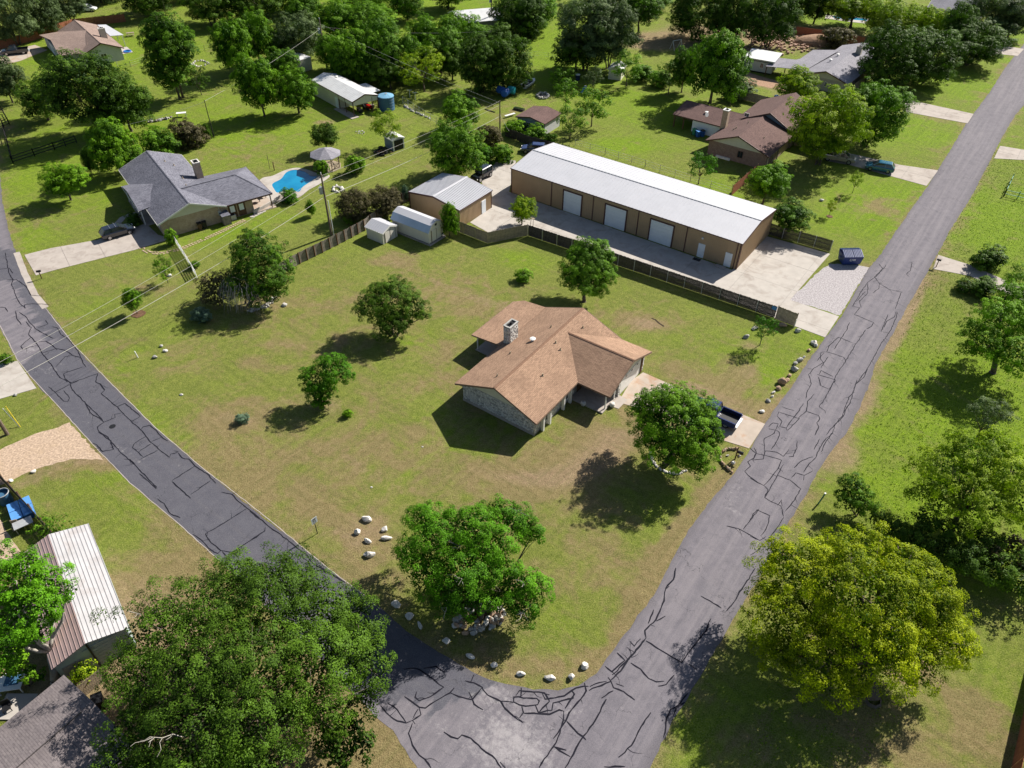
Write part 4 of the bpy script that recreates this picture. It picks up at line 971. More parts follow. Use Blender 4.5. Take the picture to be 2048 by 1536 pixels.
# ---- 7. open barn with the water tank
t = thing('metal_barn', 'cream metal barn with pale gable roof and an open lean-to end', 'barn', (P(560+985/6.827, 100+710/6.827, 3).x, P(560+985/6.827, 100+710/6.827, 3).y, 0), R(-49)); M['cap'] = M['metal_pale']
gable(t, -15.7, 0, 0, 5.9, 3.0, 3.85, 'x', .1, M['metal_pale'], M['metal_cream'], M['metal_cream'], M['trim_brown'], .07, walls=False, cap=False)
MB().box(-15.6, -5.6, .1, 5.8, 0, 2.9).obj('wall', M['metal_cream'], t)
MB().box(-5.6, -.1, .1, .16, 2.1, 2.93).box(-.16, -.1, .17, 5.8, 2.1, 2.93).obj('valance', M['metal_cream'], t)
g = MB(); g.add([(-.1, .15, 2.93), (-.1, 5.75, 2.93), (-.1, 2.95, 3.74), (-.16, .15, 2.93), (-.16, 5.75, 2.93), (-.16, 2.95, 3.74)], [(0, 1, 2), (5, 4, 3), (0, 3, 4, 1), (1, 4, 5, 2), (2, 5, 3, 0)]); g.obj('gable', M['metal_cream'], t)
wall_ribs(t, (-15.6, .1), (-5.6, .1), .02, 2.85, M['metal_cream'], .4, skip=[(8.6, 9.7)]); wall_ribs(t, (-.1, .12), (-.1, 5.8), 2.12, lambda x: 2.9+.75*(1-abs(x-2.85)/2.85), M['metal_cream'], .4)
ribs(t, 'roof_rib', lambda k: [[(-15.5+k*.6, .05, 3.02), (-15.5+k*.6, 2.95, 3.87), (-15.5+k*.6, 5.85, 3.02)]], 26, M['metal_pale'], .05, .04)
panel(t, 'door', (-6.4, .1, 1.05), (1, 0), .95, 2.05, .06, M['door_white'])
for x, y in ((-5.5, .15), (-.15, .15), (-.15, 5.75), (-.15, 4.4), (-3, .15)): MB().box(x-.07, x+.07, y-.07, y+.07, 0, 2.9).obj('post', M['trim_brown'], t)
MB().box(-6.2, .6, -.9, .8, 0, .1).obj('floor_slab', M['concrete'], t)
vent(t, -12, 3.8, 3.6, 'turbine')
MB().box(-9, -3.5, 6.2, 8.6, 2.2, 2.3).obj('lean_to_roof', M['metal_pale'], t)
for x in (-8.8, -3.7): MB().box(x-.08, x+.08, 8.3, 8.46, 0, 2.2).obj('lean_to_post', M['wood_brown'], t)
t = thing('water_tank', 'round blue rainwater tank at the open end of the cream metal barn', 'tank', P(774, 218))
MB().tube([(0, 0, 0), (0, 0, 2.6)], 1.55, 28).obj('tank_wall', M['tank_blue'], t); MB().tube([(0, 0, 2.6), (0, 0, 2.68), (0, 0, 3.0)], [1.62, 1.58, .25], 28).obj('tank_roof', M['tank_top'], t)
MB().tube([(.1, 0, 2.9), (.1, 0, 3.1)], .22, 12).obj('hatch', M['grey_metal'], t)
hp = MB()
for k in range(4): hp.tube([(math.cos(a)*1.565, math.sin(a)*1.565, .45+k*.55) for a in np.linspace(0, 6.283, 25)], .02, 4, False)
hp.obj('hoop', M['tank_blue'], t, kind='stuff')
# ---- 8. shipping container
t = thing('storage_container', 'cream corrugated storage container among the trees behind the barn', 'container', P(602, 147), R(50))
MB().box(0, 3.2, 0, 8, .1, 2.7).obj('body', M['metal_cream'], t); wall_ribs(t, (0, 0), (3.2, 0), .12, 2.68, M['metal_cream'], .28, .05); wall_ribs(t, (0, 8), (0, 0), .12, 2.68, M['metal_cream'], .28, .05)
MB().box(-.04, 3.24, -.04, 8.04, 2.7, 2.76).obj('roof', M['metal_pale'], t)
# ---- 9. small resin shed
t = thing('resin_shed', 'small pale resin shed with dark double door beside a scrap heap', 'shed', P(787, 303), R(40))
gable(t, -.12, 2.5, -.12, 2.9, 2.0, 2.45, 'y', .12, M['grey_board'], M['blue_board'], M['grey_board'], M['trim_white'], .05, cap=False)
for x in (.75, 1.65): panel(t, 'shed_door', (x, -.0, .95), (1, 0), .86, 1.75, .05, M['black'])
for x in (.1, 2.25): panel(t, 'corner_trim', (x, 0, .95), (1, 0), .22, 1.9, .07, M['trim_white'])
# ---- 10. gazebo
t = thing('gazebo', 'octagonal gazebo with grey shingle roof and stick railings near the pool', 'gazebo', P(655, 334), .2)
rf = MB(); rr = 2.7; A8 = [(math.cos(R(45*k+22))*rr, math.sin(R(45*k+22))*rr) for k in range(8)]
for k in range(8): MB().slab([(A8[k][0], A8[k][1], 2.4), (A8[(k+1) % 8][0], A8[(k+1) % 8][1], 2.4), (0, 0, 3.5)], .07).obj('roof_panel', M['shingle_grey_x'], t)
for k in range(8):
    MB().box(A8[k][0]*.82-.06, A8[k][0]*.82+.06, A8[k][1]*.82-.06, A8[k][1]*.82+.06, 0, 2.4).obj('post', M['wood_brown'], t)
    a, b = A8[k], A8[(k+1) % 8]
    if k != 5: MB().beam((a[0]*.82, a[1]*.82, .9), (b[0]*.82, b[1]*.82, .9), .06, .08).beam((a[0]*.82, a[1]*.82, .3), (b[0]*.82, b[1]*.82, .9), .05, .05).beam((a[0]*.82, a[1]*.82, .9), (b[0]*.82, b[1]*.82, .3), .05, .05).obj('railing', M['wood_tan'], t)
MB().hexa([(x*.9, y*.9) for x, y in A8], 0, .15).obj('floor', M['wood_tan'], t)
# ---- 11. shed with the umber roof behind the workshop
t = thing('vine_shed', 'blue-grey outbuilding with plum-brown roof behind a vine-covered fence', 'outbuilding', (P(960+995/7.681, 130+905/7.681, 2.4).x, P(960+995/7.681, 130+905/7.681, 2.4).y, 0), R(-33)); M['cap'] = M['shingle_umber_y']
gable(t, -6.4, 0, 0, 6.2, 2.4, 3.0, 'y', .25, M['shingle_umber_y'], M['blue_board'], M['blue_board'], M['trim_brown'], .1, cap=False)
panel(t, 'end_wall', (-.24, 3.1, 1.1), (0, 1), 5.4, 2.2, .03, M['grey_board'])
window(t, (-3.6, .25, 1.4), (1, 0), .9, .8)

# ---- 12. umber-roofed brick house
t = thing('umber_roof_house', 'red-brown brick house with dark plum-brown cross-gabled roof and a tall brick chimney', 'house', (P(1330+1335/6.4, 180+860/6.4, 2.6).x, P(1330+1335/6.4, 180+860/6.4, 2.6).y, 0), R(-36)); M['cap'] = M['shingle_umber_y']
gable(t, -11.7, 0, 0, 11.6, 2.6, 4.75, 'y', .5, M['shingle_umber_y'], M['brick_red'], M['cream_board'], M['trim_brown'], ends=(1, 0), ym=-6.0)
gable(t, -11.2, .2, 11.3, 24, 2.8, 5.5, 'y', .5, M['shingle_umber_y'], M['brick_red'], M['blue_board'], M['trim_brown'], ym=-5.0, rname='upper_roof')
gable(t, -.5, 4.5, 13.2, 19, 2.5, 3.9, 'x', .4, M['shingle_umber_x'], M['brick_red'], M['brick_red'], M['trim_brown'], rname='porch_roof')
M['cap'] = M['shingle_umber_x']
gable(t, -22, -9.5, 7.8, 15.6, 2.4, 3.5, 'x', .3, M['shingle_umber_x'], M['brick_red'], None, M['trim_brown'], walls=False, ym=13.0, rname='rear_roof')
MB().box(-18.0, -11.9, 8.1, 15.2, 0, 2.35).obj('rear_room', M['door_white'], t)
for x, y in ((-21.7, 8.1), (-21.7, 15.2), (-19.8, 8.1)): MB().box(x-.1, x+.1, y-.1, y+.1, 0, 2.4).obj('carport_post', M['wood_brown'], t)
chimney(t, -11.9, -10.9, 6.3, 7.3, 0, 5.9, M['brick_tan'], cap='pvc')
window(t, (-5.2, .5, 1.5), (1, 0), .9, 1.1, frame='trim_brown'); window(t, (-9.3, 11.8, 4.0), (1, 0), .8, .6)
for y in (.5, 2.9, 5.3): MB().box(-.35, -.15, y-.1, y+.1, 0, 2.5).obj('porch_post', M['wood_tan'], t)
for x, y in ((-8.5, 5.2), (-8.6, 4.4), (-7.4, 7.8), (-3.0, 4.5)): vent(t, x, y, 4.75-2.15*abs(x+6)/6, 'pipe')
vent(t, -16.6, 10.6, 2.95, 'turbine')
MB().box(-9.4, -6.8, .2, .5, .0, .35).obj('crawl_panel', M['trim_white'], t)

# ---- 13. grey-roofed house upper right with trailer
t = thing('grey_roof_house', 'low pale brick house with grey shingle roof before the dirt yard', 'house', (P(1470+1600/7.062, 60+770/7.062, 2.5).x, P(1470+1600/7.062, 60+770/7.062, 2.5).y, 0), R(-38)); M['cap'] = M['shingle_grey_y']
gable(t, -10.2, 0, 0, 25, 2.5, 4.1, 'y', .5, M['shingle_grey_y'], M['brick_pale'], M['cream_board'], M['trim_brown'], cap=False)
MB().slab([(-18.6, 7.4, 2.3), (-14.1, 8.6, 2.45), (-14.1, 17, 2.6), (-8.5, 18, 3.4), (-10.1, 2.6, 2.65), (-18.2, .6, 2.25)], .08).obj('patio_cover', M['shingle_grey_x'], t)
for x, y in ((-18.1, 1.0), (-18.3, 7.0), (-14.3, 1.9), (-14.2, 8.3)): MB().box(x-.08, x+.08, y-.08, y+.08, 0, 2.2).obj('patio_post', M['wood_brown'], t)
chimney(t, -4.6, -3.5, 16.2, 17.2, 2.5, 5.2, M['brick_pale'], cap='stone_dark')
for y in (9.0, 13.5): vent(t, -7.4, y, 3.55, 'turbine')
window(t, (-3.2, .5, 1.4), (1, 0), 1.0, .9); window(t, (-4.6, .5, 1.4), (1, 0), .5, .9); panel(t, 'side_door', (-8.0, .5, 1.1), (1, 0), .9, 2.0, .05, M['door_white'])
t = thing('tiny_house', 'grey trailer cabin with flat pale roof left of the grey-roofed house', 'cabin', (P(1470+110/7.062, 60+570/7.062).x, P(1470+110/7.062, 60+570/7.062).y, 0), R(-30))
MB().box(0, 6.3, 0, 5.4, .35, 2.8).obj('wall', M['grey_board'], t); MB().slab([(-.3, -.3, 2.95), (6.6, -.3, 2.95), (6.6, 5.7, 3.25), (-.3, 5.7, 3.25)], .12).obj('roof', M['metal_pale'], t)
MB().box(.3, 6, .3, 5.1, 0, .35).obj('skirt', M['black'], t)
window(t, (3.9, 0, 1.7), (1, 0), .7, 1.0); MB().beam((1.2, -.08, 2.5), (6.2, -.08, 2.5), .05, .1).beam((1.2, -.08, 2.5), (1.2, -.08, .1), .1, .1, up=(0, 1, 0)).obj('frame', M['black'], t)

# ---- 14. far roofs
t = thing('far_white_roof_house', 'pale metal-roofed house half hidden by trees at the top edge', 'house', (P(935, 40, 3).x, P(935, 40, 3).y, 0), R(18)); M['cap'] = M['metal_pale']
gable(t, -3, 9, -2, 8, 3.0, 4.6, 'x', .4, M['metal_pale'], M['brick_pale'], None, M['trim_white'], cap=False)
t = thing('far_blue_roof_house', 'blue-grey roofed house behind trees at the top right edge', 'house', (P(1855, 14, 2.8).x, P(1855, 14, 2.8).y, 0), R(-35)); M['cap'] = M['shingle_grey_x']
gable(t, 0, 13, 0, 12, 2.8, 4.8, 'x', .5, M['shingle_grey_x'], M['grey_board'], None, M['trim_white'])
# ---- 15. cream shed far middle
t = thing('cream_shed', 'cream little shed with grey roof under the big grey-green oak', 'shed', P(1216, 158), R(-20))
gable(t, -.2, 3.0, -.2, 3.6, 2.2, 3.0, 'y', .2, M['metal_pale'], M['cream_board'], M['cream_board'], M['trim_white'], .06, cap=False)

# ---- 16. near metal barn, bottom left
t = thing('near_metal_barn', 'metal barn with white and rusty ribbed roof near the lower left corner', 'barn', (P(395/3.84, 1136+765/3.84, 2.7).x, P(395/3.84, 1136+765/3.84, 2.7).y, 0), R(37))
yF = 12.6; prof = [(-.05, 2.65), (2.7, 3.6), (5.7, 2.85)]
for i in range(2):
    (xa, za), (xb, zb) = prof[i], prof[i+1]
    MB().slab([(xa, -.15, za), (xb, -.15, zb), (xb, yF, zb), (xa, yF, za)], .06).obj('roof_slope', M['metal_mauve'] if i == 0 else M['barn_roof'], t)
mb = MB(); mb2 = MB()
for k in range(9):
    x = .15+k*.31; z = 2.65+.345*x+.03; mb.beam((x, -.15, z), (x, yF, z), .04, .03)
for k in range(10):
    x = 2.9+k*.31; z = 3.6-.25*(x-2.7)+.03; mb2.beam((x, -.15, z), (x, yF, z), .04, .03)
mb.obj('roof_rib', M['metal_mauve'], t, kind='stuff'); mb2.obj('roof_rib', M['barn_roof'], t, kind='stuff')
MB().hexa([(.15, 0), (5.45, 0), (5.45, yF-.3), (.15, yF-.3)], 0, 2.6).obj('wall', M['green_sheet'], t)
g = MB(); g.add([(.15, 0, 2.6), (5.45, 0, 2.6), (5.45, 0, 2.8), (2.7, 0, 3.5), (.15, .0, 2.62), (.15, .06, 2.6), (5.45, .06, 2.6), (5.45, .06, 2.8), (2.7, .06, 3.5), (.15, .06, 2.62)], [(0, 1, 2, 3, 4), (9, 8, 7, 6, 5)]+[(i, 5+i, 5+(i+1) % 5, (i+1) % 5) for i in range(5)]); g.obj('gable', M['green_sheet'], t)
for k in range(7): panel(t, 'siding_sheet', (4.05, 0, .25+k*.4), (1, 0), 2.7, .37, .04, M['green_sheet'])
panel(t, 'barn_door', (1.1, 0, 1.0), (1, 0), 1.3, 2.0, .05, M['stone_dark']); panel(t, 'small_window', (2.6, 0, 2.55), (1, 0), .8, .4, .04, M['green_sheet'])
MB().box(2.6, 2.72, -.12, 0, 0, 3.3).obj('downpipe', M['black'], t)
# ---- 17. near shingle roof, bottom left
t = thing('near_shingle_house', 'house with plain grey-brown shingle roof cut off by the lower left corner', 'house', (P(490/3.84, 1136+820/3.84, 2.6).x, P(490/3.84, 1136+820/3.84, 2.6).y, 0), R(-35)); M['cap'] = M['shingle_near_x']
rf = MB(); rf.slab([(0, 0, 2.6), (0, -16, 2.6), (4.6, -16, 4.1), (4.6, -1.0, 4.1), (2.3, 0, 3.3)], .14); rf.slab([(4.6, -1.0, 4.1), (4.6, -16, 4.1), (9.5, -16, 2.6), (9.5, -0, 2.6), (6.8, 0, 3.4)], .14)
rf = MB(); rf.slab([(0, -16, 2.6), (4.6, -16, 4.0), (4.6, 0, 4.0), (0, 0, 2.6)], .14); rf.slab([(4.6, -16, 4.0), (9.2, -16, 2.6), (9.2, 0, 2.6), (4.6, 0, 4.0)], .14)
rf.obj('roof', M['shingle_near_x'], t)
MB().beam((4.6, -15.9, 4.06), (4.6, -.9, 4.06), .34, .10).obj('ridge_vent', M['shingle_near_x'], t)
MB().box(.5, 8.7, -15.6, -.5, 0, 2.5).obj('wall', M['brick_tan'], t)
for y in (-.5,): 
    g = MB(); g.add([(.5, y, 2.5), (8.7, y, 2.5), (4.6, y, 3.8), (.5, y-.1, 2.5), (8.7, y-.1, 2.5), (4.6, y-.1, 3.8)], [(0, 1, 2), (5, 4, 3), (0, 3, 4, 1), (1, 4, 5, 2), (2, 5, 3, 0)]); g.obj('gable', M['brick_tan'], t)

# ---- pool
def smooth_loop(px, n=6):
    pts = w2(px); out = []; m_ = len(pts)
    for i in range(m_):
        p0, p1, p2, p3 = pts[i-1], pts[i], pts[(i+1) % m_], pts[(i+2) % m_]
        for k in range(n):
            s = k/n; f = lambda a, b, c, d: .5*((2*b)+(-a+c)*s+(2*a-5*b+4*c-d)*s*s+(-a+3*b-3*c+d)*s**3)
            out.append((f(p0[0], p1[0], p2[0], p3[0]), f(p0[1], p1[1], p2[1], p3[1])))
    return out
deck = smooth_loop([(520, 360), (545, 352), (570, 341), (592, 336), (612, 339), (635, 347), (660, 352), (640, 368), (618, 380), (600, 394), (575, 402), (545, 405), (505, 418), (495, 400)])
basin = smooth_loop([(545, 368), (562, 358), (573, 345), (590, 340), (610, 344), (621, 352), (634, 354), (622, 363), (606, 374), (597, 384), (575, 380), (556, 386), (548, 378)])
pool = thing('swimming_pool', 'free-form blue swimming pool with pale concrete deck behind the slate-roofed house', 'pool')
bm = bmesh.new()
ov = [bm.verts.new((x, y, .05)) for x, y in deck]; iv = [bm.verts.new((x, y, .05)) for x, y in basin]
oe = [bm.edges.new((ov[i], ov[(i+1) % len(ov)])) for i in range(len(ov))]; ie = [bm.edges.new((iv[i], iv[(i+1) % len(iv)])) for i in range(len(iv))]
bmesh.ops.triangle_fill(bm, use_beauty=True, use_dissolve=False, edges=oe+ie)
for f in bm.faces:
    if f.normal.z < 0: f.normal_flip()
me = bpy.data.meshes.new('pool_deck'); bm.to_mesh(me); bm.free(); me.materials.append(M['concrete_white']); link('pool_deck', me, pool)
sk_ = MB(); n_ = len(basin)
sk_.add([(x, y, .05) for x, y in basin]+[(x, y, .0155) for x, y in basin], [(i, (i+1) % n_, n_+(i+1) % n_, n_+i) for i in range(n_)]); sk_.obj('pool_edge', M['tank_top'], pool)
sheet('water', basin, .015, M['water'], kind=None, parent=pool)
far_pool = thing('far_pool', 'narrow white-edged pool far away behind the red fence at the top right', 'pool')
sheet('pool_deck', w2([(1652, 30), (1740, 36), (1752, 44), (1748, 49), (1700, 44), (1650, 37)]), .05, M['concrete_white'], kind=None, parent=far_pool)
sheet('water', w2([(1665, 32.5), (1735, 38), (1732, 42), (1668, 36.5)]), .056, M['water'], kind=None, parent=far_pool)
# ================================================================ TREES AND PLANTS
def unit(a): return a/np.maximum(np.linalg.norm(a, axis=1, keepdims=True), 1e-9)
def leaves_mesh(name, cen, nrm, size, tint, r, asp=.62):
    n = len(cen)
    t1 = unit(np.cross(nrm, unit(r.normal(size=(n, 3))))); t2 = np.cross(nrm, t1)
    s = size[:, None]*.5; bend = nrm*(s*.25)
    v = np.stack([cen+t1*s, cen+t2*s*asp-bend, cen-t1*s, cen-t2*s*asp-bend], 1).reshape(-1, 3)
    f = np.arange(n*4).reshape(n, 4)
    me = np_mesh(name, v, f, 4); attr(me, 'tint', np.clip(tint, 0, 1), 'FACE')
    return me
def crown(name, lobes, leaf, cr, per, r, zmin=None, fill=.35, fillsize=2.2, droop=0.0, rough=.36, jag=.55):
    """lobes (x,y,z,rx,rz). Leaf clusters of radius cr on the lobes' shells, some leaves inside."""
    L = np.array([(x, y, z, a, bb) for x, y, z, a, bb in lobes]); C = []; D = []; T = []; Cr = []
    for i, (x, y, z, a, bb) in enumerate(L):
        n = int(max(6, 4*math.pi*a*max(a, bb)/(math.pi*cr*cr)*1.05))
        d = unit(r.normal(size=(n, 3))); d = d[d[:, 2] > -.40]
        rad = 1+r.uniform(-rough, rough*.55, len(d))
        # a few twigs reaching out of the outline
        out = r.random(len(d)) < .10; rad[out] += r.uniform(.05, .30, out.sum())
        p = np.stack([x+d[:, 0]*a*rad, y+d[:, 1]*a*rad, z+d[:, 2]*bb*rad], 1)
        keep = np.ones(len(p), bool)
        for j, (x2, y2, z2, a2, b2) in enumerate(L):
            if j != i: keep &= ((p[:, 0]-x2)/a2)**2+((p[:, 1]-y2)/a2)**2+((p[:, 2]-z2)/b2)**2 > .34
        if zmin is not None: keep &= p[:, 2] > zmin
        p = p[keep]; C.append(p); D.append(d[keep]); lt = r.uniform(-.22, .22); T.append(np.full(len(p), .5+lt)+r.uniform(-.16, .16, len(p)))
        Cr.append(cr*r.uniform(.55, 1.35, len(p)))
    C = np.concatenate(C); D = np.concatenate(D); T = np.concatenate(T); Cr = np.concatenate(Cr)
    k = np.maximum(4, (per*(Cr/cr)**2).astype(int)); ii = np.repeat(np.arange(len(C)), k); n = len(ii)
    q = unit(r.normal(size=(n, 3))+D[ii]*.9+np.array([0, 0, .35])); rr = r.uniform(.35, 1.0, n)**.6
    pos = C[ii]+q*(Cr[ii]*rr)[:, None]*np.array([1, 1, .8]); pos[:, 2] -= droop*r.random(n)
    nr = unit(q*.75+D[ii]*.75+np.array([0, 0, .35])+r.normal(size=(n, 3))*jag*.75)
    sz = leaf*r.uniform(.6, 1.35, n); tint = T[ii]+r.uniform(-.18, .18, n)+.55*(rr-.72)  # tips lighter: new growth, plus shading painted in to make clusters look puffy
    P_, N_, S_, T_ = [pos], [nr], [sz], [tint]
    if fill:      # inner foliage against a hollow crown, its dark tint painted as interior shade
        for (x, y, z, a, bb) in L:
            m_ = int(min(fill*3.5*4*math.pi*a*a/(leaf*fillsize)**2, 5000))
            d = unit(r.normal(size=(m_, 3))); rad = r.uniform(.35, .88, m_)
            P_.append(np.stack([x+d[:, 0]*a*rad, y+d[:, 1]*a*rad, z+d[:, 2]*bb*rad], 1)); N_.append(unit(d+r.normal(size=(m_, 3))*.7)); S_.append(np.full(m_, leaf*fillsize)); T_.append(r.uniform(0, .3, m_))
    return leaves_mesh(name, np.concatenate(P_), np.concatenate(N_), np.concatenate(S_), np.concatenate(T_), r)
def limb(mb, a, b, r0, r1, rnd, n=4, wob=.08, sides=6):
    a = Vector(a); b = Vector(b); L = (b-a).length; pts = []; rs = []
    for i in range(n+1):
        s = i/n; p = a.lerp(b, s)
        if 0 < i < n: p += Vector((rnd.uniform(-1, 1), rnd.uniform(-1, 1), rnd.uniform(-.3, .9)))*L*wob
        pts.append(p); rs.append(r0+(r1-r0)*s)
    mb.tube(pts, rs, sides); return pts
def trunk_mesh(name, lobes, r0, rnd, mat_, stems=1, fork=.45, base=(0, 0, 0), twigs=2):
    mb = MB(); zc = sum(l[2] for l in lobes)/len(lobes); xc = sum(l[0] for l in lobes)/len(lobes); yc = sum(l[1] for l in lobes)/len(lobes)
    for s in range(stems):
        an = 6.28*s/stems+rnd.uniform(0, 1); off = r0*1.6 if stems > 1 else 0; rr = r0/(stems**.5)
        b = (base[0]+math.cos(an)*off, base[1]+math.sin(an)*off, -.05 if r0 > .05 else -.02)
        sp = .25 if stems > 1 else .0
        fk = (base[0]*.6+xc*.4+math.cos(an)*off*3+rnd.uniform(-1, 1)*r0, base[1]*.6+yc*.4+math.sin(an)*off*3, zc*fork)
        mb.tube([b, (b[0], b[1], zc*.04)], [rr*1.5, rr*1.08], 8, False)
        limb(mb, (b[0], b[1], zc*.04), fk, rr*1.08, rr*.75, rnd, 3, .04, 8)
        ls = lobes[s::stems] if stems > 1 else lobes
        for l in ls:
            e = (l[0], l[1], l[2]+l[4]*.1); pts = limb(mb, fk, e, rr*.55, rr*.18, rnd, 4, .07)
            for k in range(twigs):
                q = pts[rnd.choice([2, 3, 4])]; d = Vector((rnd.uniform(-1, 1), rnd.uniform(-1, 1), rnd.uniform(0, 1))).normalized()
                limb(mb, q, Vector((l[0], l[1], l[2]))+Vector((d.x*l[3], d.y*l[3], d.z*l[4]))*.85, rr*.2, rr*.05, rnd, 2, .08, 4)
    return mb.mesh(name, mat_, True)
def rand_lobes(rnd, style):
    L = []
    if style == 'round': n, sp, rr = 11, .58, (.34, .48)
    elif style == 'big': n, sp, rr = 20, .68, (.26, .38)
    elif style == 'open': n, sp, rr = 10, .66, (.24, .36)
    elif style == 'tall': n, sp, rr = 12, .5, (.36, .52)
    elif style == 'bush': n, sp, rr = 7, .5, (.4, .55)
    for k in range(n):
        ph = k*2.399+rnd.uniform(-.3, .3); zz = (1-2*(k+.5)/n); zz = zz*.85+rnd.uniform(-.1, .1); q = math.sqrt(max(0, 1-zz*zz))*sp*rnd.uniform(.75, 1.2)
        if style == 'tall': q *= (1.15 if zz < .2 else .75)
        a = rnd.uniform(*rr); L.append((math.cos(ph)*q, math.sin(ph)*q, zz*sp*(1.05 if style != 'tall' else 1.3), a, a*rnd.uniform(.75, 1.0)))
    return L
TPL = {}
for st, cnt, leaf, cr, per in (('round', 4, .044, .135, 75), ('big', 4, .030, .090, 60), ('open', 3, .046, .11, 34), ('tall', 2, .044, .13, 75), ('bush', 3, .075, .20, 80)):
    TPL[st] = []
    for k in range(cnt):
        rnd = random.Random(hash(st) % 1 + k*17+len(st)*101); nr = np.random.default_rng(k*7+len(st)*13)
        Ls = rand_lobes(rnd, st)
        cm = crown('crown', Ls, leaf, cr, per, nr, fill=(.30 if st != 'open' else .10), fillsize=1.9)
        tl = [(x, y, z*.75+1.0, a, b_) for x, y, z, a, b_ in Ls]
        tm = trunk_mesh('trunk', tl[:9], {'round': .05, 'big': .045, 'open': .035, 'tall': .05, 'bush': .03}[st], rnd, M['bark'], 3 if st in ('bush', 'big') else 1, .4 if st != 'bush' else .25, twigs=1)
        cm.materials.append(M['leaf_mid']); TPL[st].append((cm, tm))
def put_tree(name, label, cat, style, k, leaf, base, box, group=None, bark=None, rz=None, nocrop=0.0):
    """base = photo point of the foot; box = crown outline in the photo (x0,y0,x1,y1)"""
    x0, y0, x1, y1 = box; b0 = P(base[0], base[1]); cx, cy = (x0+x1)/2, (y0+y1)/2
    d = P(cx, cy, 1)-P(cx, cy, 0); q = P(cx, cy, 0); s = (b0.y-q.y)/d.y if abs(d.y) > 1e-6 else 2
    c = q+d*s
    c.z = max(c.z, .3)
    sc = scale_at(c); Rr = (x1-x0)/2/sc; ext = (y1-y0)/2/sc
    vd = (c-Vector((0, 0, CAM_H))).normalized(); sn, cs = abs(vd.z), math.hypot(vd.x, vd.y)
    V2 = ext*ext-(Rr*sn)**2; V = math.sqrt(V2)/cs if V2 > 0 else 0
    V = min(max(V, Rr*.55), Rr*2.2); hc = max(c.z, V*.80)
    if style in ('round', 'big', 'tall'): V = min(V*1.08, hc*1.05); hc *= .96
    if style == 'bush': V = max(V, Rr*.75); hc = V*.72
    t = thing(name, label, cat, (c.x, b0.y, 0), rz if rz is not None else random.uniform(0, 6.28), group)
    cm, tm = TPL[style][k % len(TPL[style])]
    f = 1.10/ (1.0 if style != 'tall' else 1.0)
    o = link('crown', cm, t); o.location = (0, 0, hc); o.scale = (Rr*f, Rr*f, V*f)
    o.material_slots[0].link = 'OBJECT'; o.material_slots[0].material = M[leaf]
    u = link('trunk', tm, t); u.scale = (Rr, Rr, hc)
    if bark: u.material_slots[0].link = 'OBJECT'; u.material_slots[0].material = M[bark]
    return t
def lobe_tree(name, label, cat, leafm, base, lobes, leaf, cr, per, seed, stems=1, r0=.3, squash=.8, zmin=.3, fill=.25, dead=0, fillsize=2.0, extra=None, bark='bark', **kw):
    b0 = P(*base); t = thing(name, label, cat, b0); rnd = random.Random(seed); nr = np.random.default_rng(seed); Ls = []
    for (px, py, rp, z) in lobes:
        c = P(px, py, z); rw = rp/scale_at(c); Ls.append((c.x-b0.x, c.y-b0.y, z, rw, rw*squash))
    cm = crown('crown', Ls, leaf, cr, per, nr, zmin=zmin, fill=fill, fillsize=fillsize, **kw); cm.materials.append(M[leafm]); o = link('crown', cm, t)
    link('trunk', trunk_mesh('trunk', Ls, r0, rnd, M[bark], stems, .35, twigs=3), t)
    if dead:
        mb = MB()
        for k in range(dead):
            l = rnd.choice(Ls); a = Vector((l[0], l[1], l[2])); d = Vector((rnd.uniform(-1, 1), rnd.uniform(-1.2, .4), rnd.uniform(.3, 1))).normalized()
            e = a+Vector((d.x*l[3], d.y*l[3], d.z*l[4]))*1.12
            pts = limb(mb, a, e, .05, .02, rnd, 4, .06, 5)
            for j in range(7):
                q = pts[rnd.choice([2, 3, 4])]; dd = Vector((rnd.uniform(-1, 1), rnd.uniform(-1, 1), rnd.uniform(-.2, .8)))
                limb(mb, q, q+dd*rnd.uniform(.5, 1.3), .025, .008, rnd, 3, .12, 4)
        mb.obj('dead_branches', M['bark_pale'], t, kind='stuff')
    if extra: extra(t, Ls, rnd)
    return t
# ---- the large trees near the camera
lobe_tree('live_oak', 'huge dark spreading live oak over the road bend at the lower left', 'tree', 'leaf_oak', (470, 1500),
 [(540, 1205, 100, 7.5), (430, 1215, 88, 7), (330, 1262, 90, 6.5), (640, 1225, 78, 6.5), (712, 1250, 45, 6), (690, 1225, 40, 6), (735, 1335, 50, 5.5), (700, 1300, 60, 6), (625, 1330, 95, 7), (500, 1330, 105, 8.5), (395, 1350, 105, 8.2), (280, 1360, 65, 6), (275, 1460, 62, 6), (390, 1470, 100, 7.8), (515, 1440, 95, 7.5), (640, 1425, 62, 5.5), (735, 1395, 35, 4.5), (255, 1545, 60, 5.5), (380, 1580, 100, 6.8), (510, 1560, 80, 5.5), (565, 1155, 48, 6), (470, 1160, 50, 6), (600, 1170, 35, 6)],
 .135, .60, 120, 3, stems=4, r0=.55, squash=.75, fill=.22, dead=5, rough=.34)
lobe_tree('small_oak', 'small oak on straw-coloured grass right of the huge live oak', 'tree', 'leaf_oak', (690, 1530), [(690, 1450, 42, 3.6), (660, 1475, 34, 3.2), (715, 1490, 32, 2.8), (675, 1510, 30, 2.4)], .25, .45, 18, 5, r0=.12)
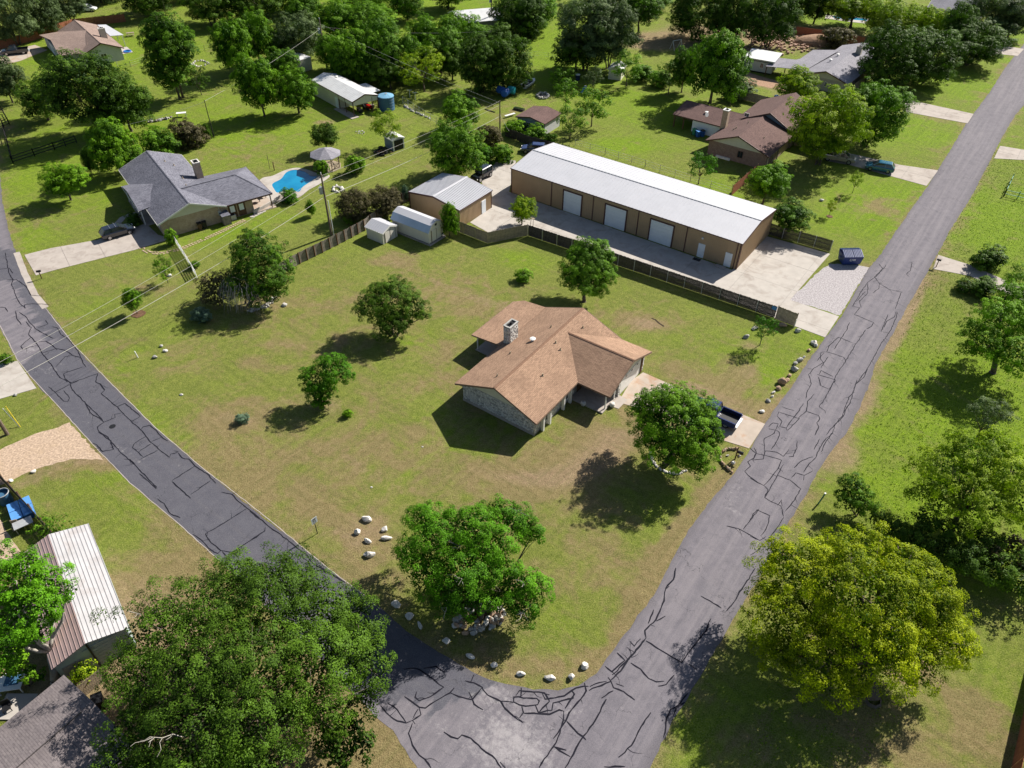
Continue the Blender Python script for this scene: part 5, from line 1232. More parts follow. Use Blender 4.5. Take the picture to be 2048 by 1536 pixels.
lobe_tree('mulberry_tree', 'bright green many-lobed tree above a stone heap inside the road bend', 'tree', 'leaf_vivid', (955, 1235),
 [(878, 1080, 66, 5.5), (945, 1055, 52, 6.5), (1022, 1038, 34, 5.4), (1070, 1066, 24, 4.4), (1048, 1050, 24, 5), (850, 1145, 48, 4.5), (925, 1145, 66, 5.2), (1000, 1140, 42, 4.6), (1066, 1178, 34, 3.4), (1052, 1222, 36, 2.4), (995, 1025, 30, 5.8), (905, 1198, 42, 3), (850, 1035, 32, 4.8), (985, 1090, 46, 5.8), (822, 1105, 28, 4), (1035, 1165, 34, 4), (960, 1205, 30, 3.4), (1010, 1200, 30, 3)],
 .13, .50, 115, 8, stems=3, r0=.32, squash=.8, fill=.3, dead=6)
lobe_tree('round_oak', 'dense round green tree beside the driveway of the stone house', 'tree', 'leaf_bright', (1335, 925),
 [(1345, 850, 72, 5.2), (1310, 815, 46, 5.2), (1380, 822, 46, 5.4), (1283, 813, 22, 4.6), (1410, 862, 34, 4.6), (1340, 900, 48, 4), (1385, 908, 42, 3.6), (1350, 800, 34, 6.2), (1415, 890, 22, 4), (1392, 932, 22, 2.6), (1305, 865, 40, 4.4), (1430, 870, 16, 4.4)],
 .13, .44, 105, 12, stems=1, r0=.34, squash=.85, fill=.32)
lobe_tree('spreading_maple', 'huge yellow-green spreading tree near the lower right corner', 'tree', 'leaf_yellow', (1745, 1400),
 [(1720, 1195, 110, 7.8), (1600, 1150, 85, 6.3), (1578, 1235, 75, 5.6), (1830, 1180, 82, 6.4), (1880, 1270, 60, 5), (1640, 1315, 85, 5), (1740, 1285, 95, 6.2), (1820, 1320, 62, 4.6), (1700, 1108, 52, 7.6), (1552, 1300, 40, 4), (1645, 1092, 34, 6.2), (1915, 1290, 34, 4.2), (1700, 1372, 36, 3), (1800, 1120, 46, 6.6), (1560, 1105, 30, 5.6), (1860, 1220, 60, 5.8), (1760, 1080, 28, 7.2), (1540, 1180, 36, 5)],
 .135, .54, 115, 21, stems=1, r0=.5, squash=.72, fill=.2, rough=.36)
lobe_tree('airy_ash', 'airy yellow-green tree with a dark leaning trunk at the right edge', 'tree', 'leaf_lime', (1900, 1065),
 [(1895, 945, 60, 5.8), (1955, 915, 62, 6.5), (2020, 945, 56, 6), (1950, 1000, 66, 4.6), (1868, 992, 40, 4.4), (2040, 1010, 55, 4.6), (1990, 888, 34, 6.4), (2085, 930, 45, 6), (1925, 895, 26, 6)],
 .14, .45, 85, 31, stems=1, r0=.26, squash=.7, fill=.12, rough=.42)
lobe_tree('pecan_tree', 'full green tree standing beside the dark picket fence', 'tree', 'leaf_mid', (1168, 603),
 [(1180, 555, 34, 3.4), (1150, 555, 26, 3), (1180, 520, 38, 4.8), (1150, 540, 28, 4), (1206, 550, 26, 3.9), (1175, 495, 24, 5.8), (1170, 575, 22, 2.9), (1196, 578, 18, 2.5), (1214, 522, 18, 4.4), (1140, 565, 17, 3), (1200, 500, 18, 5.2), (1148, 512, 18, 4.6)],
 .135, .42, 95, 41, r0=.24, fill=.3)
lobe_tree('dark_oak', 'dark fine-leaved oak in the middle of the lawn left of the stone house', 'tree', 'leaf_dark', (788, 672),
 [(780, 655, 30, 2.0), (810, 640, 24, 2.4), (765, 630, 28, 3.0), (780, 600, 44, 4.4), (740, 612, 32, 3.9), (825, 615, 30, 3.9), (790, 580, 28, 5), (796, 645, 24, 2.5), (847, 632, 13, 3.2), (722, 625, 14, 3.4), (760, 582, 20, 4.6), (815, 590, 20, 4.4)],
 .125, .40, 85, 43, stems=4, r0=.26, squash=.75, fill=.2, rough=.34)
lobe_tree('light_oak', 'small bright green oak on a bare patch below the dark oak', 'tree', 'leaf_vivid', (642, 808),
 [(650, 790, 22, 1.4), (630, 785, 20, 1.6), (662, 742, 33, 3.9), (632, 762, 28, 3.2), (686, 748, 22, 3.3), (640, 785, 20, 2.1), (655, 726, 16, 4.1), (615, 752, 14, 3.2)],
 .125, .38, 85, 47, stems=2, r0=.17, fill=.2)
lobe_tree('ball_shrub', 'little ball-shaped pale green shrub at the foot of the light oak', 'shrub', 'leaf_bright', (640, 815), [(640, 805, 14, .7)], .16, .2, 30, 48, r0=.04, zmin=.05)
def willow(t, Ls, rnd):
    mb = MB()
    for k in range(170):
        l = rnd.choice(Ls[3:6]); an = rnd.uniform(0, 6.28); rr = l[3]*rnd.uniform(.5, 1.15)
        a = Vector((l[0]+math.cos(an)*rr, l[1]+math.sin(an)*rr-.4, l[2]+l[4]*rnd.uniform(.3, .9))); d = Vector((math.cos(an)*.5, math.sin(an)*.5-.3, -1.9))
        limb(mb, a, a+d*rnd.uniform(.8, 1.6), .035, .012, rnd, 3, .10, 4)
    mb.obj('drooping_twigs', M['bark_pale'], t, kind='stuff')
lobe_tree('twiggy_oak', 'dark oak with grey drooping twigs in front of the grey fence', 'tree', 'leaf_mid', (497, 608),
 [(515, 508, 44, 6.2), (476, 500, 20, 6), (552, 512, 22, 5.8), (486, 565, 30, 3.4), (505, 580, 26, 2.6), (470, 575, 24, 2.6), (535, 555, 38, 4.2), (563, 560, 18, 4), (520, 590, 26, 2.4), (505, 480, 24, 6.8), (545, 585, 24, 2.2), (500, 540, 34, 4.6), (570, 535, 20, 4.4)],
 .135, .42, 85, 51, stems=3, r0=.24, fill=.22, dead=2, extra=willow)
lobe_tree('brown_bush', 'brownish thorny bush left of the twiggy oak', 'bush', 'leaf_brown', (440, 610), [(425, 570, 28, 2.2), (445, 590, 24, 1.6), (415, 595, 18, 1.4), (455, 560, 22, 2.6)], .2, .35, 18, 53, stems=3, r0=.08)
lobe_tree('right_edge_tree', 'tall leafy green tree at the right edge above the airy ash', 'tree', 'leaf_bright', (1985, 745),
 [(2000, 640, 46, 6.3), (2042, 605, 40, 6.5), (1972, 690, 38, 4.6), (2030, 715, 46, 4.6), (2070, 655, 50, 6.2), (1950, 660, 24, 5), (2015, 590, 26, 7), (1945, 700, 20, 3.6)], .14, .44, 85, 61, r0=.3, fill=.2)
lobe_tree('left_edge_tree', 'leafy bright green tree overhanging the near metal barn', 'tree', 'leaf_vivid', (112, 1362),
 [(35, 1165, 55, 8), (92, 1160, 38, 8), (50, 1225, 60, 7), (105, 1205, 32, 7), (14, 1290, 40, 5.6), (140, 1176, 17, 7.4), (-30, 1150, 60, 8), (60, 1130, 26, 8.6), (75, 1265, 28, 6)], .14, .44, 95, 67, r0=.3, fill=.2, bark='bark_pale')
lobe_tree('understory_bush', 'dark leafy bush below the left-edge tree by the grey-brown roof', 'bush', 'leaf_bright', (60, 1370), [(20, 1330, 26, 2), (55, 1345, 18, 1.6), (80, 1355, 12, 1.4)], .22, .35, 20, 68, stems=3, r0=.08)
lobe_tree('fence_sapling', 'feathery green sapling growing through the lower-left boundary fence', 'sapling', 'leaf_mid', (95, 1105), [(90, 1050, 20, 2.6), (118, 1048, 20, 2.4), (72, 1062, 16, 2.1), (135, 1060, 12, 2), (105, 1070, 20, 1.7)], .2, .34, 10, 69, stems=3, r0=.06, fill=.03)
lobe_tree('barn_corner_bush', 'yellow-green bush between the near metal barn and the grey-brown roof', 'bush', 'leaf_lime', (165, 1365), [(163, 1345, 19, 1.4), (180, 1335, 14, 1.5), (148, 1358, 12, 1)], .18, .3, 20, 71, stems=3, r0=.05)
lobe_tree('weed_clump', 'weedy green clump at the corner of the near metal barn', 'bush', 'leaf_bright', (152, 1172), [(150, 1165, 15, .9), (140, 1158, 9, .8)], .17, .25, 16, 72, r0=.03)
# hedge row right of the road
lobe_tree('roadside_bush', 'dense dark green bush by the green marker post right of the road', 'bush', 'leaf_mid', (1712, 1030), [(1705, 972, 24, 2.8), (1718, 995, 26, 2.2), (1700, 1005, 22, 1.8), (1728, 1015, 22, 1.5), (1690, 985, 14, 2)], .13, .36, 80, 73, stems=3, r0=.1)
lobe_tree('bramble_hedge', 'long dark bramble hedge under the airy ash', 'hedge', 'leaf_dark', (1850, 1110), [(1760, 1040, 24, 1.3), (1795, 1058, 26, 1.5), (1835, 1078, 30, 1.6), (1880, 1100, 34, 1.8), (1930, 1120, 38, 1.8), (1985, 1140, 40, 1.9), (2040, 1160, 44, 2), (1850, 1040, 26, 1.6), (1900, 1060, 30, 2), (1960, 1085, 34, 2), (2030, 1110, 40, 2.2), (2080, 1130, 40, 2)], .15, .42, 60, 74, stems=5, r0=.08, fill=.2)
lobe_tree('grey_thicket', 'grey-brown thicket at the right edge below the bramble hedge', 'bush', 'leaf_brown', (2010, 1120), [(1990, 1105, 20, 2.6), (2030, 1085, 26, 2.8), (2055, 1130, 24, 2.4)], .2, .38, 14, 75, stems=3, r0=.07)
def trees(rows):
    for r in rows: put_tree(*r)
O = ['oak_tree', 'tree']
trees([
 # ---- top left
 ('cedar_elm', 'large hazy grey-green tree filling the top left corner', 'tree', 'big', 0, 'leaf_grey', (20, 90), (-45, -40, 62, 78)),
 ('cedar_elm', 'grey-green tree between the corner tree and the taupe roof', 'tree', 'big', 1, 'leaf_grey', (85, 70), (40, -20, 118, 62)),
 ('cedar_elm', 'grey-green tree standing behind the ridge of the taupe roof', 'tree', 'big', 2, 'leaf_grey', (135, 45), (95, -30, 168, 36)),
 ('cedar_elm', 'grey-green bushy tree at the left edge below the carport driveway', 'tree', 'round', 0, 'leaf_grey', (8, 205), (-30, 112, 40, 204)),
 ('live_oak', 'broad dark live oak in front of the taupe-roofed house', 'tree', 'big', 3, 'leaf_dark', (180, 268), (88, 104, 250, 235)),
 ('live_oak', 'dark live oak crown leaning right beside the broad one', 'tree', 'round', 1, 'leaf_dark', (225, 262), (190, 150, 298, 262)),
 ('live_oak', 'dark low-branching oak left of the broad live oak', 'tree', 'round', 2, 'leaf_dark', (102, 240), (32, 152, 125, 238)),
 ('olive_bush', 'pale olive bush at the front foot of the broad live oak', 'bush', 'bush', 0, 'leaf_grey', (210, 262), (180, 195, 235, 262)),
 ('fluffy_ash', 'fluffy mint-green tree at the corner of the slate-roofed house', 'tree', 'tall', 0, 'leaf_bright', (222, 348), (177, 240, 268, 342)),
 ('thin_juniper', 'thin dark upright shrub left of the fluffy tree', 'shrub', 'tall', 1, 'leaf_dark', (180, 348), (162, 298, 187, 346)),
 ('lollipop_tree', 'small round bright tree with a cut trunk on the lawn at far left', 'tree', 'round', 3, 'leaf_bright', (136, 400), (82, 326, 166, 388)),
 ('elm_tree', 'tall narrow dark elm behind the broad live oak', 'tree', 'tall', 0, 'leaf_mid', (360, 196), (283, 27, 380, 120)),
 ('elm_tree', 'lower crown of dark elm foliage right of the tall narrow elm', 'tree', 'round', 0, 'leaf_mid', (362, 198), (298, 100, 388, 178)),
 ('elm_tree', 'small dark elm leaning right at the foot of the tall elm', 'tree', 'open', 0, 'leaf_dark', (385, 190), (372, 132, 418, 184)),
 ('privet_bush', 'dark privet bush left of the slim pole', 'bush', 'bush', 1, 'leaf_mid', (320, 308), (278, 240, 350, 306)),
 ('brown_thicket', 'brown-green thicket beside the slim leaning pole', 'bush', 'bush', 2, 'leaf_brown', (372, 290), (343, 228, 408, 290)),
 ('column_shrub', 'narrow dark shrub next to the foot of the slim pole', 'shrub', 'tall', 1, 'leaf_dark', (413, 283), (404, 248, 420, 282)),
 ('hackberry', 'bright hackberry tree at left of the tree belt', 'tree', 'round', 1, 'leaf_bright', (478, 150), (424, 36, 505, 138)),
 ('hackberry', 'yellow-topped hackberry right behind the belt tree', 'tree', 'round', 2, 'leaf_bright', (530, 130), (470, 22, 545, 122)),
 ('pecan_tree', 'round pecan tree with long shadow left of the barn', 'tree', 'round', 3, 'leaf_bright', (508, 232), (475, 114, 557, 225)),
 ('pecan_tree', 'round pecan tree touching the corner of the metal barn', 'tree', 'round', 0, 'leaf_bright', (575, 226), (548, 140, 632, 222)),
 ('dark_elm', 'dark tree at the top edge left of the belt', 'tree', 'big', 0, 'leaf_dark', (420, 50), (360, -40, 470, 40)),
 ('dark_elm', 'dark tree shading the red fence at the top left', 'tree', 'big', 1, 'leaf_dark', (310, 30), (235, -55, 350, 22)),
 ('dark_elm', 'dark tree at the top edge above the bright hackberry', 'tree', 'big', 2, 'leaf_dark', (540, 40), (455, -50, 565, 40)),
 ('juniper', 'grey-green juniper in the tree belt behind the container', 'tree', 'big', 3, 'leaf_grey', (600, 120), (545, 28, 645, 118)),
 ('juniper', 'dark juniper mass behind the tall pole', 'tree', 'round', 1, 'leaf_dark', (560, 120), (525, 50, 590, 125)),
 ('belt_tree', 'green tree left of the tall pole in the belt', 'tree', 'round', 2, 'leaf_mid', (625, 60), (570, -10, 640, 60)),
 ('belt_tree', 'light green tree at the back of the belt near the field', 'tree', 'round', 3, 'leaf_bright', (680, 75), (630, 0, 712, 70)),
 ('belt_tree', 'light green tree crown right of the back field', 'tree', 'big', 0, 'leaf_bright', (745, 78), (690, 8, 790, 72)),
 ('belt_tree', 'dark green bush tree right of the container', 'tree', 'round', 0, 'leaf_mid', (655, 140), (626, 72, 690, 138)),
 ('belt_tree', 'bright green tree directly behind the barn roof', 'tree', 'big', 1, 'leaf_bright', (705, 162), (655, 62, 748, 160)),
 ('belt_tree', 'bright rounded tree in the centre of the belt', 'tree', 'big', 2, 'leaf_bright', (765, 150), (700, 38, 800, 145)),
 ('belt_tree', 'green tree with grey bare twigs right of the belt centre', 'tree', 'round', 1, 'leaf_mid', (800, 165), (748, 60, 835, 160)),
 ('belt_tree', 'bright crown next to the field at the belt end', 'tree', 'round', 3, 'leaf_bright', (850, 110), (812, 30, 880, 110)),
 ('belt_tree', 'dark crown above the light-trunked tree', 'tree', 'round', 2, 'leaf_mid', (885, 150), (840, 60, 920, 150)),
 ('belt_tree', 'bright tree in front of the pale far roof', 'tree', 'big', 3, 'leaf_bright', (935, 115), (865, 28, 968, 110)),
 ('persimmon', 'light green tree with visible forked trunk beside the wire enclosure', 'tree', 'open', 1, 'leaf_lime', (846, 183), (793, 98, 898, 172)),
 ('dark_live_oak', 'wide dark live oak above the blue play barrels', 'tree', 'big', 0, 'leaf_dark', (985, 185), (915, 78, 1010, 180)),
 ('dark_live_oak', 'dark live oak right half above the blue play barrels', 'tree', 'big', 1, 'leaf_dark', (1015, 180), (960, 70, 1062, 182)),
 ('top_oak', 'dark oak right of the pale far roof', 'tree', 'big', 2, 'leaf_dark', (1035, 75), (985, -20, 1088, 72)),
 ('top_oak', 'bright tree behind the dark oak at the top edge', 'tree', 'round', 3, 'leaf_mid', (1090, 30), (1045, -40, 1125, 32)),
 ('pond_tree', 'dark green tree between far field and pale roof', 'tree', 'round', 0, 'leaf_mid', (895, 18), (850, -50, 940, 14)),
 ('great_oak', 'great grey-green oak in the top centre', 'tree', 'big', 3, 'leaf_grey', (1190, 140), (1112, -8, 1240, 110)),
 ('great_oak', 'right crown of the grey-green oak group', 'tree', 'big', 0, 'leaf_grey', (1225, 138), (1170, 5, 1275, 120)),
 ('great_oak', 'low front crown of the grey-green oak group', 'tree', 'round', 1, 'leaf_dark', (1160, 140), (1108, 68, 1200, 138)),
 ('post_oak', 'dark post oak with bare trunk next to the dirt track', 'tree', 'round', 2, 'leaf_mid', (1273, 66), (1240, -20, 1325, 48)),
 ('post_oak', 'dark tall oak at the left of the dirt yard', 'tree', 'big', 1, 'leaf_dark', (1388, 78), (1340, -25, 1450, 72)),
 ('post_oak', 'dark oak overhanging the rubble yard', 'tree', 'big', 2, 'leaf_dark', (1460, 82), (1425, -30, 1510, 76)),
 ('post_oak', 'dark oak with clear trunk in the rubble yard', 'tree', 'big', 3, 'leaf_dark', (1542, 98), (1490, -20, 1600, 86)),
 ('sweetgum', 'tall bright green tree behind the plum-brown rear roof', 'tree', 'tall', 1, 'leaf_bright', (1424, 206), (1376, 66, 1492, 192)),
 ('hedge_elm', 'dark shrubby tree left of the tall sweetgum', 'tree', 'round', 3, 'leaf_mid', (1370, 185), (1345, 98, 1395, 180)),
 ('fruit_tree', 'young fruit tree in front of the cream shed', 'tree', 'open', 2, 'leaf_bright', (1251, 172), (1223, 104, 1290, 164)),
 ('fruit_tree', 'slim fruit tree casting a feathery shadow on the lawn', 'tree', 'open', 0, 'leaf_mid', (1337, 188), (1312, 118, 1372, 176)),
 ('fruit_tree', 'loose pale tree between the fire pit and the great oak', 'tree', 'open', 1, 'leaf_bright', (1130, 178), (1096, 130, 1156, 176)),
 ('fruit_tree', 'grey-green young tree beside the small blue barrel', 'tree', 'open', 2, 'leaf_grey', (1190, 178), (1168, 134, 1208, 174)),
 ('fruit_tree', 'light tree with forked trunk behind the plum-brown outbuilding', 'tree', 'open', 0, 'leaf_bright', (1132, 220), (1106, 157, 1160, 208)),
 ('fruit_tree', 'round-headed tree with bare trunk on the lawn by the outbuilding', 'tree', 'open', 1, 'leaf_bright', (1180, 253), (1150, 174, 1222, 244)),
 ('fruit_tree', 'low bright tree hugging the right wall of the outbuilding', 'tree', 'open', 2, 'leaf_bright', (1140, 278), (1112, 206, 1172, 270)),
 ('hedge_bush', 'dark boundary bush left in the row beyond the lawn', 'bush', 'bush', 0, 'leaf_mid', (1285, 160), (1262, 130, 1308, 160)),
 ('hedge_bush', 'dark boundary bush in the middle of the row beyond the lawn', 'bush', 'bush', 1, 'leaf_mid', (1325, 172), (1300, 138, 1345, 170)),
 ('hedge_bush', 'dark bush by the wooden fence near the trailer cabin', 'bush', 'bush', 2, 'leaf_grey', (1478, 198), (1450, 155, 1510, 198)),
 ('bare_sapling', 'nearly bare young tree right of the tall sweetgum', 'tree', 'open', 2, 'leaf_grey', (1463, 212), (1445, 150, 1490, 195)),
 # ---- pool garden and middle
 ('juniper_tree', 'dark bluish small tree above the gazebo', 'tree', 'round', 1, 'leaf_dark', (650, 302), (623, 245, 674, 296)),
 ('garden_tree', 'airy light tree behind the resin shed', 'tree', 'open', 1, 'leaf_lime', (768, 292), (738, 220, 805, 280)),
 ('gazebo_bush', 'leafy bush to the right of the gazebo', 'bush', 'bush', 0, 'leaf_bright', (709, 346), (688, 303, 728, 345)),
 ('gazebo_vine', 'climbing green bush in front of the gazebo', 'bush', 'bush', 1, 'leaf_bright', (640, 350), (628, 314, 656, 352)),
 ('poolside_bush', 'round bright bush covering the near end of the pool', 'bush', 'bush', 2, 'leaf_vivid', (578, 402), (560, 371, 597, 402)),
 ('corner_shrub', 'slender conical shrub on the lawn left of the utility pole', 'shrub', 'tall', 0, 'leaf_bright', (621, 432), (611, 400, 630, 430)),
 ('fence_thicket', 'olive-brown thicket behind the grey fence by the pole', 'bush', 'big', 3, 'leaf_brown', (712, 438), (672, 378, 745, 440)),
 ('fence_thicket', 'olive thicket behind the grey fence near the tan garage', 'bush', 'big', 1, 'leaf_brown', (765, 428), (735, 372, 803, 428)),
 ('fence_thicket', 'bright green low bush in the thicket behind the grey fence', 'bush', 'bush', 0, 'leaf_bright', (698, 445), (684, 420, 712, 445)),
 ('blue_spruce_sapling', 'tiny blue-green conifer behind the metal garage fence', 'sapling', 'tall', 1, 'leaf_blue', (812, 402), (803, 370, 819, 402)),
 ('willow_elm', 'big weeping bright tree behind the tan metal garage', 'tree', 'big', 2, 'leaf_bright', (905, 352), (850, 242, 972, 345)),
 ('willow_elm', 'grey-green feathery tree above the weeping bright tree', 'tree', 'round', 3, 'leaf_bright', (915, 262), (880, 188, 955, 258)),
 ('pole_bush', 'bright bush around the foot of the middle utility pole', 'bush', 'bush', 2, 'leaf_bright', (1005, 322), (980, 278, 1028, 322)),
 ('pole_bush', 'grey-brown brush left of the middle utility pole', 'bush', 'bush', 1, 'leaf_brown', (978, 290), (955, 242, 1003, 292)),
 ('pole_bush', 'bright bush below the weeping tree beside the concrete yard', 'bush', 'bush', 0, 'leaf_vivid', (975, 325), (955, 290, 992, 326)),
 ('vine_cover', 'vine heaped over the fence at the left of the outbuilding', 'vine', 'bush', 1, 'leaf_bright', (1030, 268), (1006, 236, 1052, 264)),
 ('vine_cover', 'vine trailing along the fence below the outbuilding wall', 'vine', 'bush', 2, 'leaf_bright', (1070, 280), (1046, 250, 1092, 278)),
 ('vine_cover', 'vine at the right end of the outbuilding fence', 'vine', 'bush', 0, 'leaf_mid', (1098, 288), (1080, 262, 1114, 288)),
 ('yard_tree', 'young bright tree growing out of the workshop yard corner', 'tree', 'round', 0, 'leaf_lime', (1042, 450), (1018, 394, 1070, 446)),
 ('shed_shrub', 'large-leaved shrub between the barn-style shed and the fence', 'shrub', 'tall', 1, 'leaf_bright', (893, 472), (879, 405, 916, 468)),
 ('lawn_shrub', 'low round shrub alone on the lawn left of the fence tree', 'shrub', 'bush', 1, 'leaf_bright', (1047, 560), (1030, 528, 1065, 557)),
 ('yard_maple', 'round young maple on the grass behind the workshop', 'tree', 'open', 0, 'leaf_vivid', (1402, 368), (1374, 300, 1434, 358)),
 ('corner_maple', 'bright round maple at the corner of the umber-roofed house fence', 'tree', 'round', 3, 'leaf_bright', (1527, 408), (1496, 328, 1578, 396)),
 ('fence_maple', 'dark green maple behind the end fence of the workshop', 'tree', 'round', 1, 'leaf_mid', (1580, 466), (1545, 400, 1622, 460)),
 ('driveway_sapling', 'thin lime sapling beside the driveway with the blue car', 'sapling', 'open', 2, 'leaf_lime', (1702, 386), (1700, 342, 1728, 374)),
 ('lawn_sapling', 'spindly yellow sapling on the lawn behind the dumpster', 'sapling', 'open', 1, 'leaf_yellow', (1658, 432), (1654, 400, 1675, 424)),
 ('mottled_sycamore', 'large mottled silver-green sycamore in front of the umber roof', 'tree', 'big', 0, 'leaf_lime', (1628, 328), (1588, 178, 1730, 312)),
 ('lawn_ash', 'big bright green ash right of the mottled sycamore', 'tree', 'big', 1, 'leaf_bright', (1735, 292), (1690, 166, 1814, 282)),
 ('back_redbud', 'rounded lime tree in front of the grey-roofed house', 'tree', 'round', 2, 'leaf_lime', (1592, 208), (1554, 140, 1634, 203)),
 ('huge_live_oak', 'huge dark live oak right of the grey roof', 'tree', 'big', 2, 'leaf_dark', (1800, 172), (1722, 50, 1850, 165)),
 ('huge_live_oak', 'right half of the huge dark live oak group', 'tree', 'big', 3, 'leaf_oak', (1850, 165), (1800, 60, 1925, 165)),
 ('roadside_oak', 'dark lop-sided oak by the upper right road', 'tree', 'big', 0, 'leaf_dark', (1925, 130), (1895, 48, 2005, 126)),
 ('roadside_oak', 'upright dark oak behind the lop-sided one', 'tree', 'round', 0, 'leaf_dark', (1918, 110), (1882, 8, 1948, 90)),
 ('far_right_tree', 'dark blue-green tree in the top right corner', 'tree', 'big', 1, 'leaf_grey', (1985, 75), (1935, -30, 2050, 68)),
 ('yellow_elm', 'yellow-green elm over the far pool', 'tree', 'round', 3, 'leaf_lime', (1702, 55), (1660, -18, 1765, 46)),
 ('yellow_elm', 'yellow-green tree behind the huge live oak', 'tree', 'big', 2, 'leaf_lime', (1785, 75), (1738, 0, 1842, 72)),
 ('yellow_elm', 'yellow-green tree below the blue-grey far roof', 'tree', 'round', 1, 'leaf_lime', (1865, 85), (1830, 14, 1898, 80)),
 ('shadow_oak', 'dark oak left of the far pool lawn', 'tree', 'round', 2, 'leaf_dark', (1640, 48), (1605, -40, 1672, 44)),
 ('yard_brush', 'grey brush pile bush behind the grey-roofed house', 'bush', 'bush', 1, 'leaf_brown', (1672, 95), (1642, 60, 1705, 92)),
 # ---- right of the road
 ('boxwood', 'dark low shrub above the neighbour driveway', 'shrub', 'bush', 2, 'leaf_dark', (1980, 535), (1946, 500, 2012, 536)),
 ('boxwood', 'dark low shrub below the neighbour driveway', 'shrub', 'bush', 0, 'leaf_dark', (1972, 588), (1948, 546, 2002, 588)),
 ('boxwood', 'small dark shrub at the road end of the low shrub pair', 'shrub', 'bush', 1, 'leaf_dark', (1935, 582), (1914, 556, 1952, 583)),
 ('edge_ash', 'light tree cut by the right edge above the tall leafy tree', 'tree', 'open', 1, 'leaf_bright', (2040, 600), (2008, 530, 2070, 595)),
 ('blossom_tree', 'small twiggy tree with pale blossom at the right edge', 'tree', 'open', 2, 'leaf_grey', (1978, 885), (1942, 788, 2022, 862)),
 # ---- left lawn
 ('sapling', 'young tree in a mulch ring left of the white fence', 'tree', 'tall', 0, 'leaf_bright', (275, 627), (243, 575, 282, 617)),
 ('thin_shrub', 'feathery light green shrub beside the white slat fence', 'shrub', 'open', 0, 'leaf_bright', (325, 565), (305, 508, 346, 562)),
 ('house_hedge', 'tall green bush at the near corner of the slate-roofed house', 'bush', 'bush', 1, 'leaf_bright', (345, 488), (328, 452, 352, 488)),
 ('house_hedge', 'dark shrub bed by the porch of the slate-roofed house', 'shrub', 'bush', 2, 'leaf_dark', (268, 448), (250, 430, 284, 448)),
 ('fence_shrub', 'green shrub at the low end of the white slat fence', 'shrub', 'bush', 0, 'leaf_mid', (385, 535), (376, 518, 398, 535)),
 ('agave', 'spiky blue-green agave alone in a brown patch', 'plant', 'bush', 2, 'leaf_blue', (482, 842), (469, 822, 497, 843)),
 ('blue_shrub', 'blue-grey cushion shrub in the shadow of the twiggy oak', 'shrub', 'bush', 0, 'leaf_blue', (398, 640), (378, 608, 420, 638)),
 ('tiny_shrub', 'tiny upright green shrub right of the light oak', 'shrub', 'bush', 1, 'leaf_bright', (694, 832), (684, 813, 704, 832)),
 ('driveway_tree', 'young green tree among stones near the end of the picket fence', 'tree', 'open', 0, 'leaf_vivid', (1520, 690), (1505, 628, 1555, 680)),
 ('meadow_tuft', 'small bush at the far left edge by the side driveway', 'shrub', 'bush', 2, 'leaf_mid', (6, 725), (-6, 700, 20, 726)),
])
trees([
 ('belt_tree', 'dark tree at the left of the belt under the hackberry tops', 'tree', 'round', 3, 'leaf_mid', (560, 165), (535, 95, 600, 165)),
 ('belt_tree', 'low dark tree beside the rear of the container', 'tree', 'round', 1, 'leaf_dark', (575, 118), (550, 60, 600, 112)),
 ('belt_tree', 'low green tree behind the barn gutter', 'tree', 'round', 2, 'leaf_mid', (690, 168), (662, 112, 722, 165)),
 ('belt_tree', 'low bright tree at the centre front of the belt', 'tree', 'round', 0, 'leaf_bright', (735, 170), (700, 105, 765, 168)),
 ('belt_tree', 'dark undergrowth tree right of the centre front', 'tree', 'round', 3, 'leaf_dark', (775, 178), (745, 115, 812, 175)),
 ('belt_tree', 'dark crown behind the light-trunked tree', 'tree', 'round', 1, 'leaf_mid', (845, 150), (812, 88, 872, 140)),
 ('belt_tree', 'rounded dark tree right of the light-trunked tree', 'tree', 'round', 2, 'leaf_dark', (900, 160), (872, 95, 935, 155)),
 ('belt_tree', 'tall tree at the back of the belt by the top edge', 'tree', 'big', 1, 'leaf_mid', (590, 25), (545, -50, 640, 28)),
 ('belt_tree', 'round tree at the back right of the belt', 'tree', 'round', 0, 'leaf_mid', (810, 40), (775, -25, 850, 36)),
 ('belt_tree', 'wide tree at the back centre of the belt', 'tree', 'big', 3, 'leaf_bright', (720, 30), (680, -28, 775, 26)),
 ('belt_tree', 'dark tree in the gap between hackberries', 'tree', 'round', 1, 'leaf_dark', (505, 100), (480, 30, 540, 95)),
 ('top_oak', 'dark shrubby oak below the pale far roof', 'tree', 'round', 2, 'leaf_dark', (985, 100), (955, 48, 1020, 98)),
 ('top_oak', 'bright crown left of the grey-green oak at the top edge', 'tree', 'big', 0, 'leaf_bright', (1060, 60), (1010, -15, 1108, 58)),
 ('far_thicket', 'dark thicket left of the dirt track at the top edge', 'tree', 'big', 2, 'leaf_mid', (1300, 20), (1255, -45, 1350, 22)),
 ('far_thicket', 'dark mass behind the rubble yard at the top edge', 'tree', 'big', 1, 'leaf_dark', (1580, 30), (1530, -60, 1640, 32)),
 ('far_thicket', 'grey tree behind the grey-green oak at the top edge', 'tree', 'big', 3, 'leaf_grey', (1215, 10), (1160, -70, 1265, 12)),
 ('far_thicket', 'tree above the tall elm at the top edge', 'tree', 'big', 0, 'leaf_dark', (365, -5), (310, -75, 420, 0)),
 ('far_thicket', 'dark tree behind the white car', 'tree', 'big', 1, 'leaf_grey', (195, 5), (150, -60, 240, 4)),
 ('far_thicket', 'bushy tree at the far right of the yellow-green elms', 'tree', 'round', 2, 'leaf_mid', (1905, 20), (1860, -40, 1945, 18)),
 ('roadside_oak', 'silvery shrub tree at the top right road end', 'tree', 'round', 1, 'leaf_grey', (2025, 75), (1995, 5, 2065, 72)),
])
